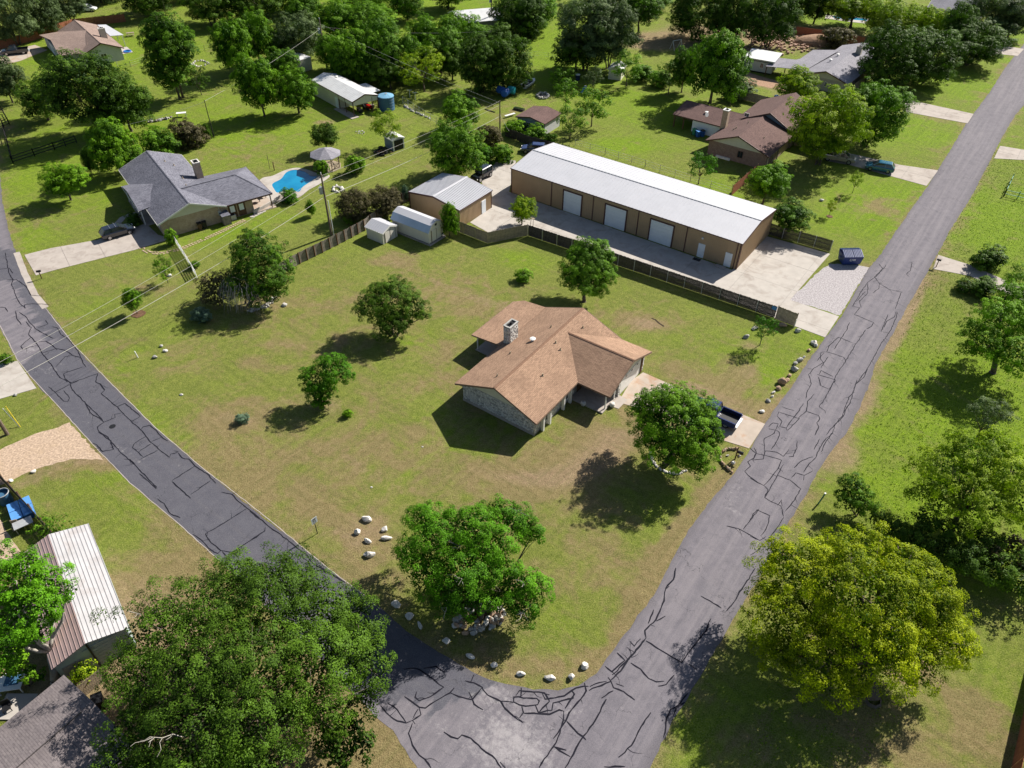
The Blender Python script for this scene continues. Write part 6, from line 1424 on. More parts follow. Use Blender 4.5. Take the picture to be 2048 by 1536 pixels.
# mulch rings and shrubs beyond the frame keep the country going
for k, (x, y, s) in enumerate([(-170, 175, 7), (-150, 205, 8), (-120, 245, 9), (-95, 252, 8), (-60, 250, 9), (-20, 256, 9), (15, 250, 8), (45, 258, 9), (75, 250, 8), (110, 256, 9), (150, 250, 8), (165, 215, 8), (-55, 30, 6), (-70, 45, 6), (80, 40, 6), (95, 70, 7), (-105, 70, 6), (120, 120, 7), (140, 160, 7)]):
    t = thing('outlying_tree', 'broad tree standing outside the picture beyond its edge', 'tree', (x, y, 0), k*1.3, 'trees beyond the edge of the picture')
    cm, tm = TPL['big'][k % 4]; o = link('crown', cm, t); o.location = (0, 0, s*.8); o.scale = (s, s, s*.75)
    o.material_slots[0].link = 'OBJECT'; o.material_slots[0].material = M[['leaf_mid', 'leaf_dark', 'leaf_bright'][k % 3]]; u = link('trunk', tm, t); u.scale = (s, s, s*.8)
# ================================================================ FENCES
def fence(name, label, px, h, wood, post, step=2.4, pk=.14, gap=.012, rails='rear', cat='fence', top=.06, posts_front=False, group=None, postw=.1, world=None):
    pts = world or w2(px); t = thing(name, label, cat, (pts[0][0], pts[0][1], 0), 0, group); ox, oy = pts[0]
    tot = []
    for a, b in zip(pts[:-1], pts[1:]):
        a = Vector((a[0]-ox, a[1]-oy, 0)); b = Vector((b[0]-ox, b[1]-oy, 0)); L = (b-a).length; n = max(1, round(L/step)); u = (b-a)/L; nn = Vector((u.y, -u.x, 0)); st = L/n
        for k in range(n):
            mb = MB(); x = .03; rnd = random
            while x < st-.03:
                wv = min(pk, st-.03-x); hh = h+rnd.uniform(-top, top*.4); z0 = .03
                p = [(x, -.011, z0), (x+wv-gap, -.011, z0), (x+wv-gap, .011, z0), (x, .011, z0)]; ln = rnd.uniform(-.008, .008)
                vs = [tuple(q) for q in p]+[(q[0], q[1]+ln, hh-(0 if 0 < i < 3 else 0)) for i, q in enumerate(p)]
                mb.add(vs, [(0, 3, 2, 1), (4, 5, 6, 7), (0, 1, 5, 4), (1, 2, 6, 5), (2, 3, 7, 6), (3, 0, 4, 7)]); x += pk
            for z in (.35, h*.55, h-.28): mb.box(0.02, st-.02, .012, .055, z, z+.09)
            o = mb.obj('panel', wood, t); o.location = a+u*st*k; o.rotation_euler = (0, 0, math.atan2(u.y, u.x)+random.uniform(-.006, .006)); o['kind'] = 'stuff'
        for k in range(n+1):
            if k == n and b is not None and (b.x+ox, b.y+oy) != tuple(pts[-1]): continue
            p = a+u*st*k+nn*(.06 if posts_front else -.09)
            MB().box(-postw/2, postw/2, -postw/2, postw/2, -.02, h+.05).obj('post', post, t).location = p
    return t
fence('grey_fence', 'weathered grey board fence with strong posts between the two left lawns', [(560, 551), (600, 527), (645, 505), (690, 482), (729, 461), (766, 432), (790, 412), (818, 402)], 1.75, M['wood_grey'], M['wood_brown'], 1.55, .16, .006, posts_front=True, postw=.13)
fence('tan_fence', 'tan picket fence around the corner of the tan metal garage', [(903, 458), (975, 487), (1055, 471)], 1.85, M['wood_tan'], M['wood_tan'], 2.4, .15)
fence('dark_fence', 'long dark picket fence with grey steel posts in front of the workshop yard', [(1056, 471.5), (1300, 553), (1549, 637)], 1.85, M['wood_dark'], M['grey_metal'], 2.5, .15, .012, posts_front=True, postw=.07)
fence('end_fence', 'taller tan picket section at the driveway end of the dark fence', [(1550, 638), (1588, 653)], 2.0, M['wood_tan'], M['wood_tan'], 2.4, .16, .01)
fence('side_fence', 'dark picket fence at the far side of the workshop yard', [(1533, 468), (1659, 504)], 1.9, M['wood_dark'], M['grey_metal'], 2.5, .15, .02, posts_front=True, postw=.07)
fence('red_fence', 'cedar-red board fence behind the taupe-roofed house', [(-20, 104), (60, 84), (100, 70), (150, 54), (252, 44)], 1.9, M['wood_red'], M['wood_red'], 2.5, .15)
fence('far_red_fence', 'cedar-red board fence beyond the dirt yard at the upper right', [(1590, 70), (1650, 78), (1725, 92)], 2.0, M['wood_red'], M['wood_red'], 2.5, .2)
fence('shade_fence', 'brown board fence behind the umber-roofed house', [(1468, 195), (1552, 217)], 1.8, M['wood_grey'], M['wood_grey'], 2.5, .18)
fence('corner_fence', 'reddish picket fence from the workshop to the umber-roofed house', [(1463, 391), (1490, 367), (1513, 348)], 1.8, M['wood_red'], M['wood_tan'], 2.4, .15)
fence('gable_fence', 'brown slanting fence at the right corner of the grey-roofed house', [(1705, 184), (1748, 152)], 1.8, M['wood_tan'], M['wood_brown'], 2.4, .16)
fence('vine_fence', 'dark board fence under the vines in front of the outbuilding', [(1010, 272), (1056, 290), (1108, 303)], 1.7, M['wood_dark'], M['wood_dark'], 2.4, .18)
fence('boundary_fence', 'dark board fence along the lower-left yard', [(-20, 935), (8, 965), (45, 1005), (90, 1055), (130, 1102), (165, 1145)], 1.5, M['wood_dark'], M['wood_brown'], 2.3, .14)
fence('short_fence', 'short weathered fence between the grey-brown roof and the huge live oak', [(160, 1400), (214, 1358)], 1.6, M['wood_tan'], M['wood_brown'], 2.0, .16, .02)
fence('brick_red_fence', 'tall red-brown board fence running out of the lower right corner', [(2082, 1280), (2052, 1400), (2022, 1536), (2000, 1640)], 2.1, M['wood_red'], M['wood_red'], 2.4, .15)
def rail_fence(name, label, px, h, nr, m, step=2.4, rw=.04, rh=.13, pw=.12, world=None):
    pts = w2(px); ox, oy = pts[0]; t = thing(name, label, 'fence', (ox, oy, 0))
    for a, b in zip(pts[:-1], pts[1:]):
        a = Vector((a[0]-ox, a[1]-oy, 0)); b = Vector((b[0]-ox, b[1]-oy, 0)); L = (b-a).length; n = max(1, round(L/step)); u = (b-a)/L
        for k in range(n):
            for j in range(nr):
                z = h*(j+.7)/nr; MB().beam(a+u*(L*k/n+.02)+Vector((0, 0, z)), a+u*(L*(k+1)/n-.02)+Vector((0, 0, z)), rw, rh).obj('rail', m, t)
        for k in range(n+1): MB().box(-pw/2, pw/2, -pw/2, pw/2, -.02, h+.08).obj('post', m, t).location = a+u*L*k/n
    return t
rail_fence('black_rail_fence', 'black three-rail paddock fence in the upper left field', [(154, 286), (110, 300), (70, 313), (27, 327), (8, 255), (20, 250), (8, 228), (-20, 225)], 1.4, 3, M['wood_black'], 2.6)
rail_fence('white_slat_fence', 'pale slatted fence running down the lawn from the slate-roofed house', [(352, 487), (372, 518), (394, 556)], 1.3, 5, M['pvc'], 2.0, .03, .12, .08)
rail_fence('green_pipe_fence', 'green pipe fence on the grass at the right edge', [(2022, 362), (2008, 392), (2060, 404)], 1.2, 2, M['green_pipe'], 2.4, .07, .07, .1)
def wire_fence(label, px, h=1.3, step=3.0, pm='grey_metal'):
    pts = w2(px); ox, oy = pts[0]; t = thing('wire_fence', label, 'fence', (ox, oy, 0))
    wires = MB()
    for a, b in zip(pts[:-1], pts[1:]):
        a = Vector((a[0]-ox, a[1]-oy, 0)); b = Vector((b[0]-ox, b[1]-oy, 0)); L = (b-a).length; n = max(1, round(L/step))
        for k in range(n+1): MB().tube([a.lerp(b, k/n), a.lerp(b, k/n)+Vector((0, 0, h))], .045, 6).obj('post', M[pm], t)
        for z in (.4, .8, h-.05): wires.beam(a+Vector((0, 0, z)), b+Vector((0, 0, z)), .02, .02)
    wires.obj('wire', M['grey_metal'], t, kind='stuff')
wire_fence('thin wire fence on the lawn directly behind the long workshop', [(1150, 292), (1210, 310), (1290, 335), (1380, 364), (1462, 390)])
wire_fence('wire fence with thin posts crossing the field left of the great oak', [(1042, 108), (1068, 114), (1096, 117), (1120, 120)])
wire_fence('wire fence in the field between the tall elm and the hackberry', [(372, 108), (388, 104), (410, 102), (430, 98)])
wire_fence('wire fence at the foot of the taupe-roofed house', [(236, 134), (262, 134), (292, 124)])
wire_fence('wire enclosure beside the blue water tank', [(806, 208), (850, 236), (885, 256), (930, 268), (955, 240)], 1.5, 2.2)

# ================================================================ VEHICLES
def vehicle(name, label, cat, loc, head, kind, paint, extra=None, group=None):
    t = thing(name, label, cat, loc, head, group)
    K = {'suv': dict(L=4.75, W=.94, secs=[(-2.37, .55, .9, .84), (-2.28, .32, 1.0, .92), (-1.2, .24, 1.04, .94), (.6, .24, 1.0, .94), (1.5, .26, .96, .93), (2.15, .32, .84, .88), (2.37, .45, .66, .76)], cab=[-2.25, 1.25, -1.75, .35], roof=1.62, wx=1.42, wr=.36),
         'truck': dict(L=5.6, W=.98, secs=[(-.55, .36, 1.12, .96), (.2, .34, 1.12, .97), (1.6, .36, 1.1, .97), (2.5, .4, 1.02, .94), (2.78, .5, .85, .86)], cab=[-.55, 1.65, -.35, .75], roof=1.86, wx=1.75, wr=.41),
         'jeep': dict(L=4.2, W=.92, secs=[(-2.0, .5, 1.15, .84), (-1.95, .45, 1.2, .86), (.5, .45, 1.2, .86), (.6, .5, 1.12, .72), (1.95, .5, 1.05, .70), (2.05, .55, .95, .70)], cab=[-1.95, .75, -1.9, .5], roof=1.88, wx=1.35, wr=.44)}[kind]
    W_ = K['W']; b = MB(); rings = []
    for x, zl, zb, hw in K['secs']:
        rings.append([(x, -hw*.88, zl), (x, hw*.88, zl), (x, hw, zl+.14), (x, hw, zb-.13), (x, hw*.92, zb), (x, -hw*.92, zb), (x, -hw, zb-.13), (x, -hw, zl+.14)])
    vs = [p for r in rings for p in r]; n = 8
    fs = [(i*n+k, i*n+(k+1) % n, (i+1)*n+(k+1) % n, (i+1)*n+k) for i in range(len(rings)-1) for k in range(n)]+[tuple(range(n))[::-1], tuple((len(rings)-1)*n+k for k in range(n))]
    b.add(vs, fs); body = b.obj('body', M[paint], t)
    zb = K['secs'][2][2]-.02; c0, c1, r0, r1 = K['cab']; hz = K['roof']; a = W_*.90; c = W_*.74
    g = MB(); g.add([(c0, -a, zb), (c1, -a*.95, zb-.02), (c1, a*.95, zb-.02), (c0, a, zb), (r0, -c, hz-.05), (r1, -c, hz-.05), (r1, c, hz-.05), (r0, c, hz-.05)], [(0, 3, 2, 1), (4, 5, 6, 7), (0, 1, 5, 4), (1, 2, 6, 5), (2, 3, 7, 6), (3, 0, 4, 7)]); g.obj('glass', M['glass'], t)
    r = MB(); r.add([(r0-.04, -c-.02, hz-.06), (r1+.05, -c-.02, hz-.06), (r1+.05, c+.02, hz-.06), (r0-.04, c+.02, hz-.06), (r0+.08, -c+.1, hz+.02), (r1-.12, -c+.1, hz+.02), (r1-.12, c-.1, hz+.02), (r0+.08, c-.1, hz+.02)], [(0, 3, 2, 1), (4, 5, 6, 7), (0, 1, 5, 4), (1, 2, 6, 5), (2, 3, 7, 6), (3, 0, 4, 7)]); r.obj('roof_panel', M[paint], t)
    p = MB()
    for s in (-1, 1):
        p.beam((c0, s*a*1.0, zb), (r0, s*c*1.02, hz-.05), .10, .07); p.beam((c1, s*a*.96, zb), (r1, s*c*1.02, hz-.05), .07, .06)
        xm = (r0+r1)/2-.1; p.beam((xm, s*a*1.01, zb), (xm, s*c*1.02, hz-.05), .07, .05)
        if kind == 'suv': p.beam((xm-1.0, s*a*1.01, zb), (xm-.95, s*c*1.02, hz-.05), .08, .05)
    p.obj('pillar', M[paint], t, kind='stuff')
    for s in (-1, 1):
        for x in (-K['wx'], K['wx']):
            wl = MB().tube([(x, s*(W_-.24), K['wr']), (x, s*(W_-.005), K['wr'])], K['wr'], 18).obj('wheel', M['rubber'], t)
            MB().tube([(x, s*(W_-.02), K['wr']), (x, s*(W_+.012), K['wr'])], K['wr']*.6, 12).obj('rim', M['rim'], wl)
        xf = K['secs'][-1][0]; MB().box(xf-.16, xf-.02, s*.62-.18, s*.62+.18, .62 if kind != 'truck' else .78, .76 if kind != 'truck' else .94).obj('headlight', M['pvc'], t)
        xr = K['secs'][0][0] if kind != 'truck' else -2.8
        MB().box(xr-.015, xr+.06, s*W_*.82-.09, s*W_*.82+.09, .72, .98).obj('tail_light', M['red_lamp'], t)
        MB().box(c1-.45, c1-.3, s*(W_+.02)-.09, s*(W_+.02)+.09, zb, zb+.16).obj('mirror', M['black'], t)
    if kind == 'truck':
        bed = MB(); bed.box(-2.78, -.57, -.94, .94, .5, .62)
        for s in (-1, 1): bed.box(-2.78, -.57, s*.97-.05 if s < 0 else .88, s*.97+.05 if s > 0 else -.88, .45, 1.12)
        bed.box(-2.85, -2.78, -.95, .95, .5, 1.1); bed.box(-.64, -.57, -.87, .87, .62, 1.12); bed.obj('truck_bed', M[paint], t)
        MB().box(-2.77, -.65, -.87, .87, .625, .635).obj('bed_liner', M['black'], t)
        MB().box(-3.0, -2.86, -.9, .9, .48, .62).obj('rear_bumper', M['grey_metal'], t); MB().box(-2.87, -2.853, -.28, .28, .74, .86).obj('licence_plate', M['pvc'], t)
    if kind == 'jeep': MB().tube([(-2.0, 0, 1.1), (-2.22, 0, 1.1)], .4, 14).obj('spare_wheel', M['rubber'], t)
    if extra == 'bars':
        for x in (-.9, -.1): MB().beam((x, -.72, hz+.06), (x, .72, hz+.06), .07, .04).obj('roof_bar', M['rim'], t)
    return t
def at(p, z=.035): q = P(*p); q.z = z; return q
vehicle('black_suv', 'shiny black car with silver roof bars on the driveway of the slate-roofed house', 'car', at((238, 470)), heading((205, 480), (272, 460)), 'suv', 'paint_black', 'bars')
vehicle('pickup_truck', 'dark blue pickup with open empty bed half under the round tree on the driveway', 'pickup', at((1426, 833)), R(144.5), 'truck', 'paint_navy')
vehicle('blue_suv', 'blue car parked on the concrete driveway near the upper right road', 'car', at((1757, 341)), heading((1790, 347), (1730, 336)), 'suv', 'paint_teal')
vehicle('beige_pickup', 'beige pickup parked under the mottled sycamore', 'pickup', at((1676, 322)), heading((1650, 317), (1706, 327)), 'truck', 'paint_beige')
vehicle('navy_car', 'dark navy car parked in the grass behind the end of the workshop', 'car', at((1068, 304), .0), heading((1090, 303), (1045, 300)), 'suv', 'paint_navy')
vehicle('off_roader', 'black boxy off-roader with big tyres behind the tan metal garage', 'car', at((963, 357)), heading((975, 350), (950, 364)), 'jeep', 'paint_black')
vehicle('black_pickup', 'black pickup on the carport driveway in the upper left', 'pickup', at((32, 108)), heading((60, 104), (5, 110)), 'truck', 'paint_black')
vehicle('white_car', 'white car seen between trees behind the cedar-red fence', 'car', at((176, 22), 0), heading((160, 22), (190, 22)), 'suv', 'paint_white')

# ================================================================ POLES AND CABLES
def pole(name, label, base, h, r=.16, arm=0, can=False, lean=(0, 0), m='pole_wood'):
    b = P(*base); t = thing(name, label, 'pole', b)
    MB().tube([(0, 0, -.1), (lean[0]*.5, lean[1]*.5, h*.5), (lean[0], lean[1], h)], [r, r*.85, r*.65], 10).obj('shaft', M[m], t)
    if arm: MB().beam((lean[0]-arm/2, lean[1], h-.5), (lean[0]+arm/2, lean[1], h-.5), .12, .12).obj('crossarm', M[m], t)
    if can:
        MB().tube([(lean[0]-.38, lean[1]-.1, h-2.9), (lean[0]-.38, lean[1]-.1, h-1.9)], .27, 12).obj('transformer', M['grey_metal'], t)
        MB().tube([(lean[0]-.38, lean[1]-.1, h-1.9), (lean[0]-.38, lean[1]-.1, h-1.6)], .05, 6).obj('insulator', M['pvc'], t)
        MB().tube([(lean[0], lean[1], h), (lean[0], lean[1], h+.3)], .06, 6).obj('insulator', M['pvc'], t)
    return Vector((b.x+lean[0], b.y+lean[1], 0))
pA = pole('utility_pole', 'tall wooden utility pole with grey transformer behind the grey fence', (663, 470), 9.6, .17, 0, True)
pB = pole('utility_pole', 'wooden utility pole left of the plum-brown outbuilding', (1000, 282), 7.4, .15)
pC = pole('utility_pole', 'stout brown utility pole on the verge at the left edge', (15, 869), 9.0, .2)
pD = pole('utility_pole', 'tall utility pole with transformer rising out of the tree belt', (654, 140), 10.5, .16, 0, True)
pE = pole('utility_pole', 'utility pole with grey transformer in front of the pale far roof', (984, 62), 9.5, .16, 0, True)
pF = pole('utility_pole', 'black leaning pole beside the grey trailer cabin', (1489, 150), 7.5, .14, m='wood_black')
pG = pole('slim_pole', 'slim dark pole alone on the lawn behind the slate-roofed house', (428, 274), 6.8, .09, m='wood_black')
MBx = MB().tube([(.35, 0, -.05), (.35, 0, 5.6)], .06, 8); gp = [o for o in S.objects if o.name == 'utility_pole'][0]; MBx.obj('conduit', M['pvc'], gp)
def cable(label, a, b, sag=.5, r=.022, m='wire_pale', n=14):
    a = Vector(a); b = Vector(b); pts = [a.lerp(b, i/n)+Vector((0, 0, -4*sag*(i/n)*(1-i/n))) for i in range(n+1)]
    t = MB().tube([p-a for p in pts], r, 5).obj('overhead_cable', M[m]); t.location = a; tag(t, label, 'cable')
def up(p, z): return (p.x, p.y, z)
cable('thick pale cable from the left-edge pole across the lawn to the transformer pole', up(pC, 5.6), up(pA, 6.2), .7, .028)
cable('thin upper cable from the left-edge pole to the top of the transformer pole', up(pC, 8.0), up(pA, 9.4), .5, .016)
cable('middle thin cable from the left-edge pole to the transformer pole', up(pC, 6.9), up(pA, 7.9), .5, .016)
cable('thick pale cable between the transformer pole and the pole by the outbuilding', up(pA, 6.2), up(pB, 4.6), .5, .028)
cable('thin top cable between the transformer pole and the pole by the outbuilding', up(pA, 9.4), up(pB, 7.3), .3, .016)
cable('second thin cable between the transformer pole and the pole by the outbuilding', up(pA, 8.3), up(pB, 6.6), .4, .016)
cable('dark cable from the pole in the tree belt down to the pole by the outbuilding', up(pD, 9.6), up(pB, 7.0), .5, .02)
cable('lower cable from the pole in the tree belt to the pole by the outbuilding', up(pD, 8.4), up(pB, 6.3), .6, .014)
cable('cable from the slim lawn pole to the pole in the tree belt', up(pG, 6.6), up(pD, 8.6), .5, .018)
cable('cable leading left from the slim lawn pole over the broad live oak', up(pG, 6.5), tuple(P(250, 250, 4.0)), .3, .018)
cable('cable leading right from the pole by the outbuilding over the vines', up(pB, 5.0), tuple(P(1018, 262, 2.6)), .1, .02)
cable('cable at the top centre leaving the far pole to the right', up(pE, 9.0), tuple(P(1150, -30, 8.0)), .4, .018)
cable('cable at the top centre leaving the far pole to the left', up(pE, 9.0), tuple(P(820, -10, 9.0)), .4, .018)
cable('cable crossing the road at the right of the junction', tuple(P(984, 62, 8.2)), tuple(up(pD, 9.0)), .8, .014)

# ================================================================ STONES
def rock_mesh(seed, sx, sy, sz, m, sub=2):
    rnd = random.Random(seed); bm = bmesh.new(); bmesh.ops.create_icosphere(bm, subdivisions=sub, radius=1)
    pl = [(Vector((rnd.uniform(-1, 1), rnd.uniform(-1, 1), rnd.uniform(-.5, 1))).normalized(), rnd.uniform(.55, .88)) for _ in range(9)]
    for v in bm.verts:
        for n_, c in pl:
            d = v.co.dot(n_)
            if d > c: v.co -= n_*(d-c)
        v.co += Vector((rnd.uniform(-1, 1), rnd.uniform(-1, 1), rnd.uniform(-1, 1)))*.045
        v.co = Vector((v.co.x*sx, v.co.y*sy, v.co.z*sz+sz*.55))
    me = bpy.data.meshes.new('boulder'); bm.to_mesh(me); bm.free(); me.materials.append(m); return me
def boulder(label, px, wpx, asp=(.75, .6), m='boulder', rz=0, group=None, cat='boulder', name='boulder'):
    p = P(*px); s = wpx/scale_at(p)/2*1.12; me = rock_mesh(int(px[0]*7+px[1]), s, s*asp[0], s*asp[1], M[m]); o = link(name, me); o.location = p; o.rotation_euler = (0, 0, R(rz))
    return tag(o, label, cat, group)
g = 'white boulders of the open ring on the lawn'
for lb, px, w_, a, rz in (('long double-humped white boulder at the top of the boulder ring', (732, 1040), 25, (.5, .5), -15), ('upright white boulder at the left of the boulder ring', (715, 1066), 13, (.9, 1.0), 20), ('pinkish white boulder at the upper right of the boulder ring', (769, 1060), 14, (.9, .8), 60), ('flat pointed white boulder at the right of the boulder ring', (773, 1077), 22, (.45, .4), 5), ('white boulder in the middle bottom of the boulder ring', (735, 1083), 18, (.55, .5), -25), ('wide cream boulder set apart below the boulder ring', (741, 1111), 26, (.5, .5), 0)):
    boulder(lb, px, w_, a, 'boulder', rz, g)
g = 'white boulders lining the road bend'
for lb, px, w_, a, rz in (('pointed white boulder at the left start of the road-bend row', (792, 1210), 22, (.7, .5), -20), ('round white boulder second in the road-bend row', (819, 1234), 18, (.85, .55), 0), ('narrow white boulder standing lengthwise, third in the road-bend row', (840, 1252), 18, (.45, .5), -65), ('flat pinkish boulder below the stone heap in the road-bend row', (892, 1283), 17, (.8, .5), 0), ('slanting grey-white boulder in the shade of the road-bend row', (940, 1313), 21, (.45, .4), -30), ('small bright boulder right of the slanting one', (988, 1332), 16, (.85, .6), -10), ('low brownish boulder left of the white lumpy pair', (1041, 1349), 20, (.5, .5), 0), ('lumpy two-part white boulder close to the kerb', (1101, 1357), 24, (.55, .5), -5), ('upright egg-shaped white boulder near the right end of the bend', (1142, 1356), 14, (.9, 1.0), 0), ('blocky white boulder ending the road-bend row on the right', (1169, 1334), 17, (.9, .8), 30)):
    boulder(lb, px, w_, a, 'boulder', rz, g)
g = 'stones along the lawn edge of the right road'
for lb, px, w_, a, rz, mm in (('white boulder at the foot of the tan end fence', (1596, 663), 14, (.6, .6), 0, 'boulder'), ('big white boulder of the cluster below the workshop driveway', (1626, 687), 13, (.8, .8), 20, 'boulder'), ('second white boulder leaning on the big one below the workshop driveway', (1631, 692), 10, (.8, .8), 60, 'boulder'), ('dark-backed tan stone just below the white cluster', (1618, 702), 9, (.8, .8), 0, 'boulder_tan'), ('tiny pale stone above the long grey boulder', (1608, 715), 6, (.7, .8), 40, 'boulder'), ('long grey boulder in the upper part of the roadside row', (1599, 721), 17, (.5, .6), 25, 'boulder_grey'), ('grey boulder above the roundest one in the roadside row', (1591, 728), 11, (.7, .7), 10, 'boulder_grey'), ('round light grey boulder, biggest of the roadside row', (1589, 740), 15, (.9, .8), 0, 'boulder_grey'), ('orange tan stone right below the round grey boulder', (1579, 752), 12, (.6, .6), 30, 'boulder_tan'), ('tan stone with pale top next to the orange one', (1574, 761), 12, (.7, .6), 30, 'boulder_tan'), ('large rust-brown slab pile in the roadside row', (1563, 766), 18, (.6, .9), -20, 'boulder_tan'), ('rounded rust-brown stone under the slab pile', (1557, 778), 13, (.8, .7), 10, 'boulder_tan'), ('small pinkish stone in the lower roadside row', (1546, 786), 10, (.5, .6), 30, 'boulder'), ('smallest pale stone in the lower roadside row', (1544, 794), 8, (.6, .7), 30, 'boulder'), ('brownish grey stone last but one in the roadside row', (1536, 803), 11, (.8, .7), 0, 'boulder_grey'), ('clean white boulder by the driveway entrance', (1523, 824), 11, (.75, .7), 0, 'boulder'), ('brown earth-coloured stone slab beside the tan end fence', (1566, 652), 20, (.5, .4), -25, 'boulder_tan'), ('grey boulder left of the young tree near the picket fence end', (1492, 675), 15, (.6, .6), 25, 'boulder_grey'), ('pale boulder behind the young tree near the picket fence end', (1510, 658), 15, (.6, .5), 25, 'boulder')):
    boulder(lb, px, w_, a, mm, rz, g)
for lb, px, w_, mm in (('upright grey stone, top one of three beside the white marker', (323, 693), 8, 'boulder_grey'), ('pale stone, middle one of three beside the white marker', (331, 703), 10, 'boulder'), ('flat grey stone nearest the white marker', (310, 715), 12, 'boulder_grey'), ('lone pale boulder right of the twiggy oak', (569, 611), 13, 'boulder'), ('cream slab at the edge of the tan gravel drive', (68, 944), 11, 'boulder'), ('cream stone by the dark boundary fence', (22, 962), 10, 'boulder'), ('dark stone at the corner of the pale side driveway', (31, 791), 9, 'boulder_grey'), ('white stone on the grass below the driveway sapling', (1643, 402), 9, 'boulder'), ('white stone lying in the lawn left of the thin shrub', (340, 552), 9, 'boulder'), ('small white stone on the lawn below the stone house', (845, 894), 4, 'boulder'), ('tiny white stone on the grass left of the lowest house corner', (743, 975), 5, 'boulder'), ('pale flat stone on the lawn near the agave', (363, 790), 7, 'boulder')):
    boulder(lb, px, w_, (.75, .6), mm)
for lb, px, w_, mm in (('small white stone left in the mailbox bed', (1455, 912), 6, 'boulder'), ('white stone behind the mailbox post', (1479, 912), 7, 'boulder'), ('pale round stone at the front of the mailbox bed', (1466, 927), 9, 'boulder')):
    boulder(lb, px, w_, (.8, .8), mm)
def stone_group(name, label, cat, px, n, size, jit, rows, mats, seed, closed=False):
    pp = densify(w2(px), .15, 0); c = pp[len(pp)//2]; t = thing(name, label, cat, (c[0], c[1], 0)); rnd = random.Random(seed)
    sh = [rock_mesh(seed*31+k, size*.5*rnd.uniform(.8, 1.2), size*.38*rnd.uniform(.8, 1.2), size*.36, M[mats[k % len(mats)]], 1) for k in range(6)]
    for r_ in range(rows):
        for k in range(n):
            p = pp[int(k/(n-1 if not closed else n)*(len(pp)-1))]; o = link('stone', rnd.choice(sh), t)
            o.location = (p[0]-c[0]+rnd.uniform(-jit, jit), p[1]-c[1]+rnd.uniform(-jit, jit), r_*size*.38); s = rnd.uniform(.7, 1.25); o.scale = (s, s, s); o.rotation_euler = (0, 0, rnd.uniform(0, 6.28))
    return t
stone_group('stone_border', 'curved whitewashed stone border round the foot of the round tree', 'stone border', [(1300, 905), (1305, 922), (1316, 937), (1334, 946), (1356, 948), (1372, 942)], 26, .42, .05, 1, ['boulder', 'stone_w'], 5)
stone_group('stone_border', 'low tan stone ring round the mailbox bed', 'stone border', [(1472, 899), (1452, 899), (1440, 909), (1440, 921), (1449, 933), (1464, 946)], 26, .36, .03, 2, ['boulder_tan', 'wood_tan'], 6)
stone_group('stone_heap', 'heaped rubble stones round the trunk of the mulberry tree', 'stone heap', [(918, 1255), (925, 1230), (945, 1222), (970, 1218), (992, 1222), (1004, 1232), (998, 1245), (980, 1250), (955, 1258), (935, 1262)], 34, .75, .45, 3, ['boulder', 'boulder_tan', 'boulder_grey'], 7)
stone_group('stone_heap', 'stones heaped along the foot of the twiggy oak', 'stone heap', [(498, 622), (518, 619), (536, 610), (550, 596)], 26, .45, .3, 2, ['boulder', 'boulder_grey'], 8)
stone_group('stone_ring', 'white stone ring on the lawn right of the utility pole', 'stone ring', [(666, 378), (674, 373), (684, 377), (686, 382), (676, 385), (667, 383), (666, 378)], 16, .7, .1, 1, ['stone_w', 'boulder'], 9, True)
stone_group('fire_pit', 'round stone fire pit full of dark ash beyond the outbuilding', 'fire pit', [(1073, 192), (1080, 188), (1090, 188), (1098, 193), (1092, 198), (1080, 198), (1073, 192)], 22, .55, .05, 2, ['boulder_grey', 'boulder'], 10, True)
stone_group('stone_ring', 'pale broken stone ring on the lawn below the barn', 'stone ring', [(712, 265), (722, 262), (729, 265), (722, 268), (712, 265)], 12, .35, .2, 1, ['boulder'], 11, True)
stone_group('stone_row', 'row of grey and white stones beside the wire enclosure', 'stone row', [(806, 211), (820, 219), (836, 227), (858, 237)], 24, .6, .3, 1, ['boulder', 'boulder_grey'], 12)
stone_group('rock_garden', 'pale stone circle in the field right of the tall elm', 'stone ring', [(384, 128), (392, 123), (408, 122), (418, 127), (408, 132), (392, 134), (384, 128)], 22, .6, .2, 1, ['boulder', 'boulder_grey'], 13, True)
stone_group('rock_row', 'row of rocks and logs between the brushes beyond the slate-roofed house', 'stone row', [(298, 246), (312, 242), (328, 240), (342, 236)], 14, .9, .3, 1, ['boulder_grey', 'wood_grey'], 14)
ash = MB().tube([(0, 0, 0), (0, 0, .12), (0, 0, .28)], [1.25, 1.1, .3], 14).obj('ash_heap', M['black']); ash.location = P(1085, 193.5); tag(ash, 'dark ash heap inside the round fire pit', 'ash')
# mulch rings
for lb, px, r_ in (('brown mulch ring under the young tree left of the white fence', (277, 628), .85), ('brown mulch ring of the lime sapling', (1659, 433), .5)):
    p = P(*px); MBm = MB().hexa([(math.cos(a)*r_*random.uniform(.85, 1.1), math.sin(a)*r_*random.uniform(.85, 1.1)) for a in np.linspace(0, 6.28, 15)[:-1]], 0, .05).obj('mulch_ring', M['wood_brown']); MBm.location = p; tag(MBm, lb, 'mulch')
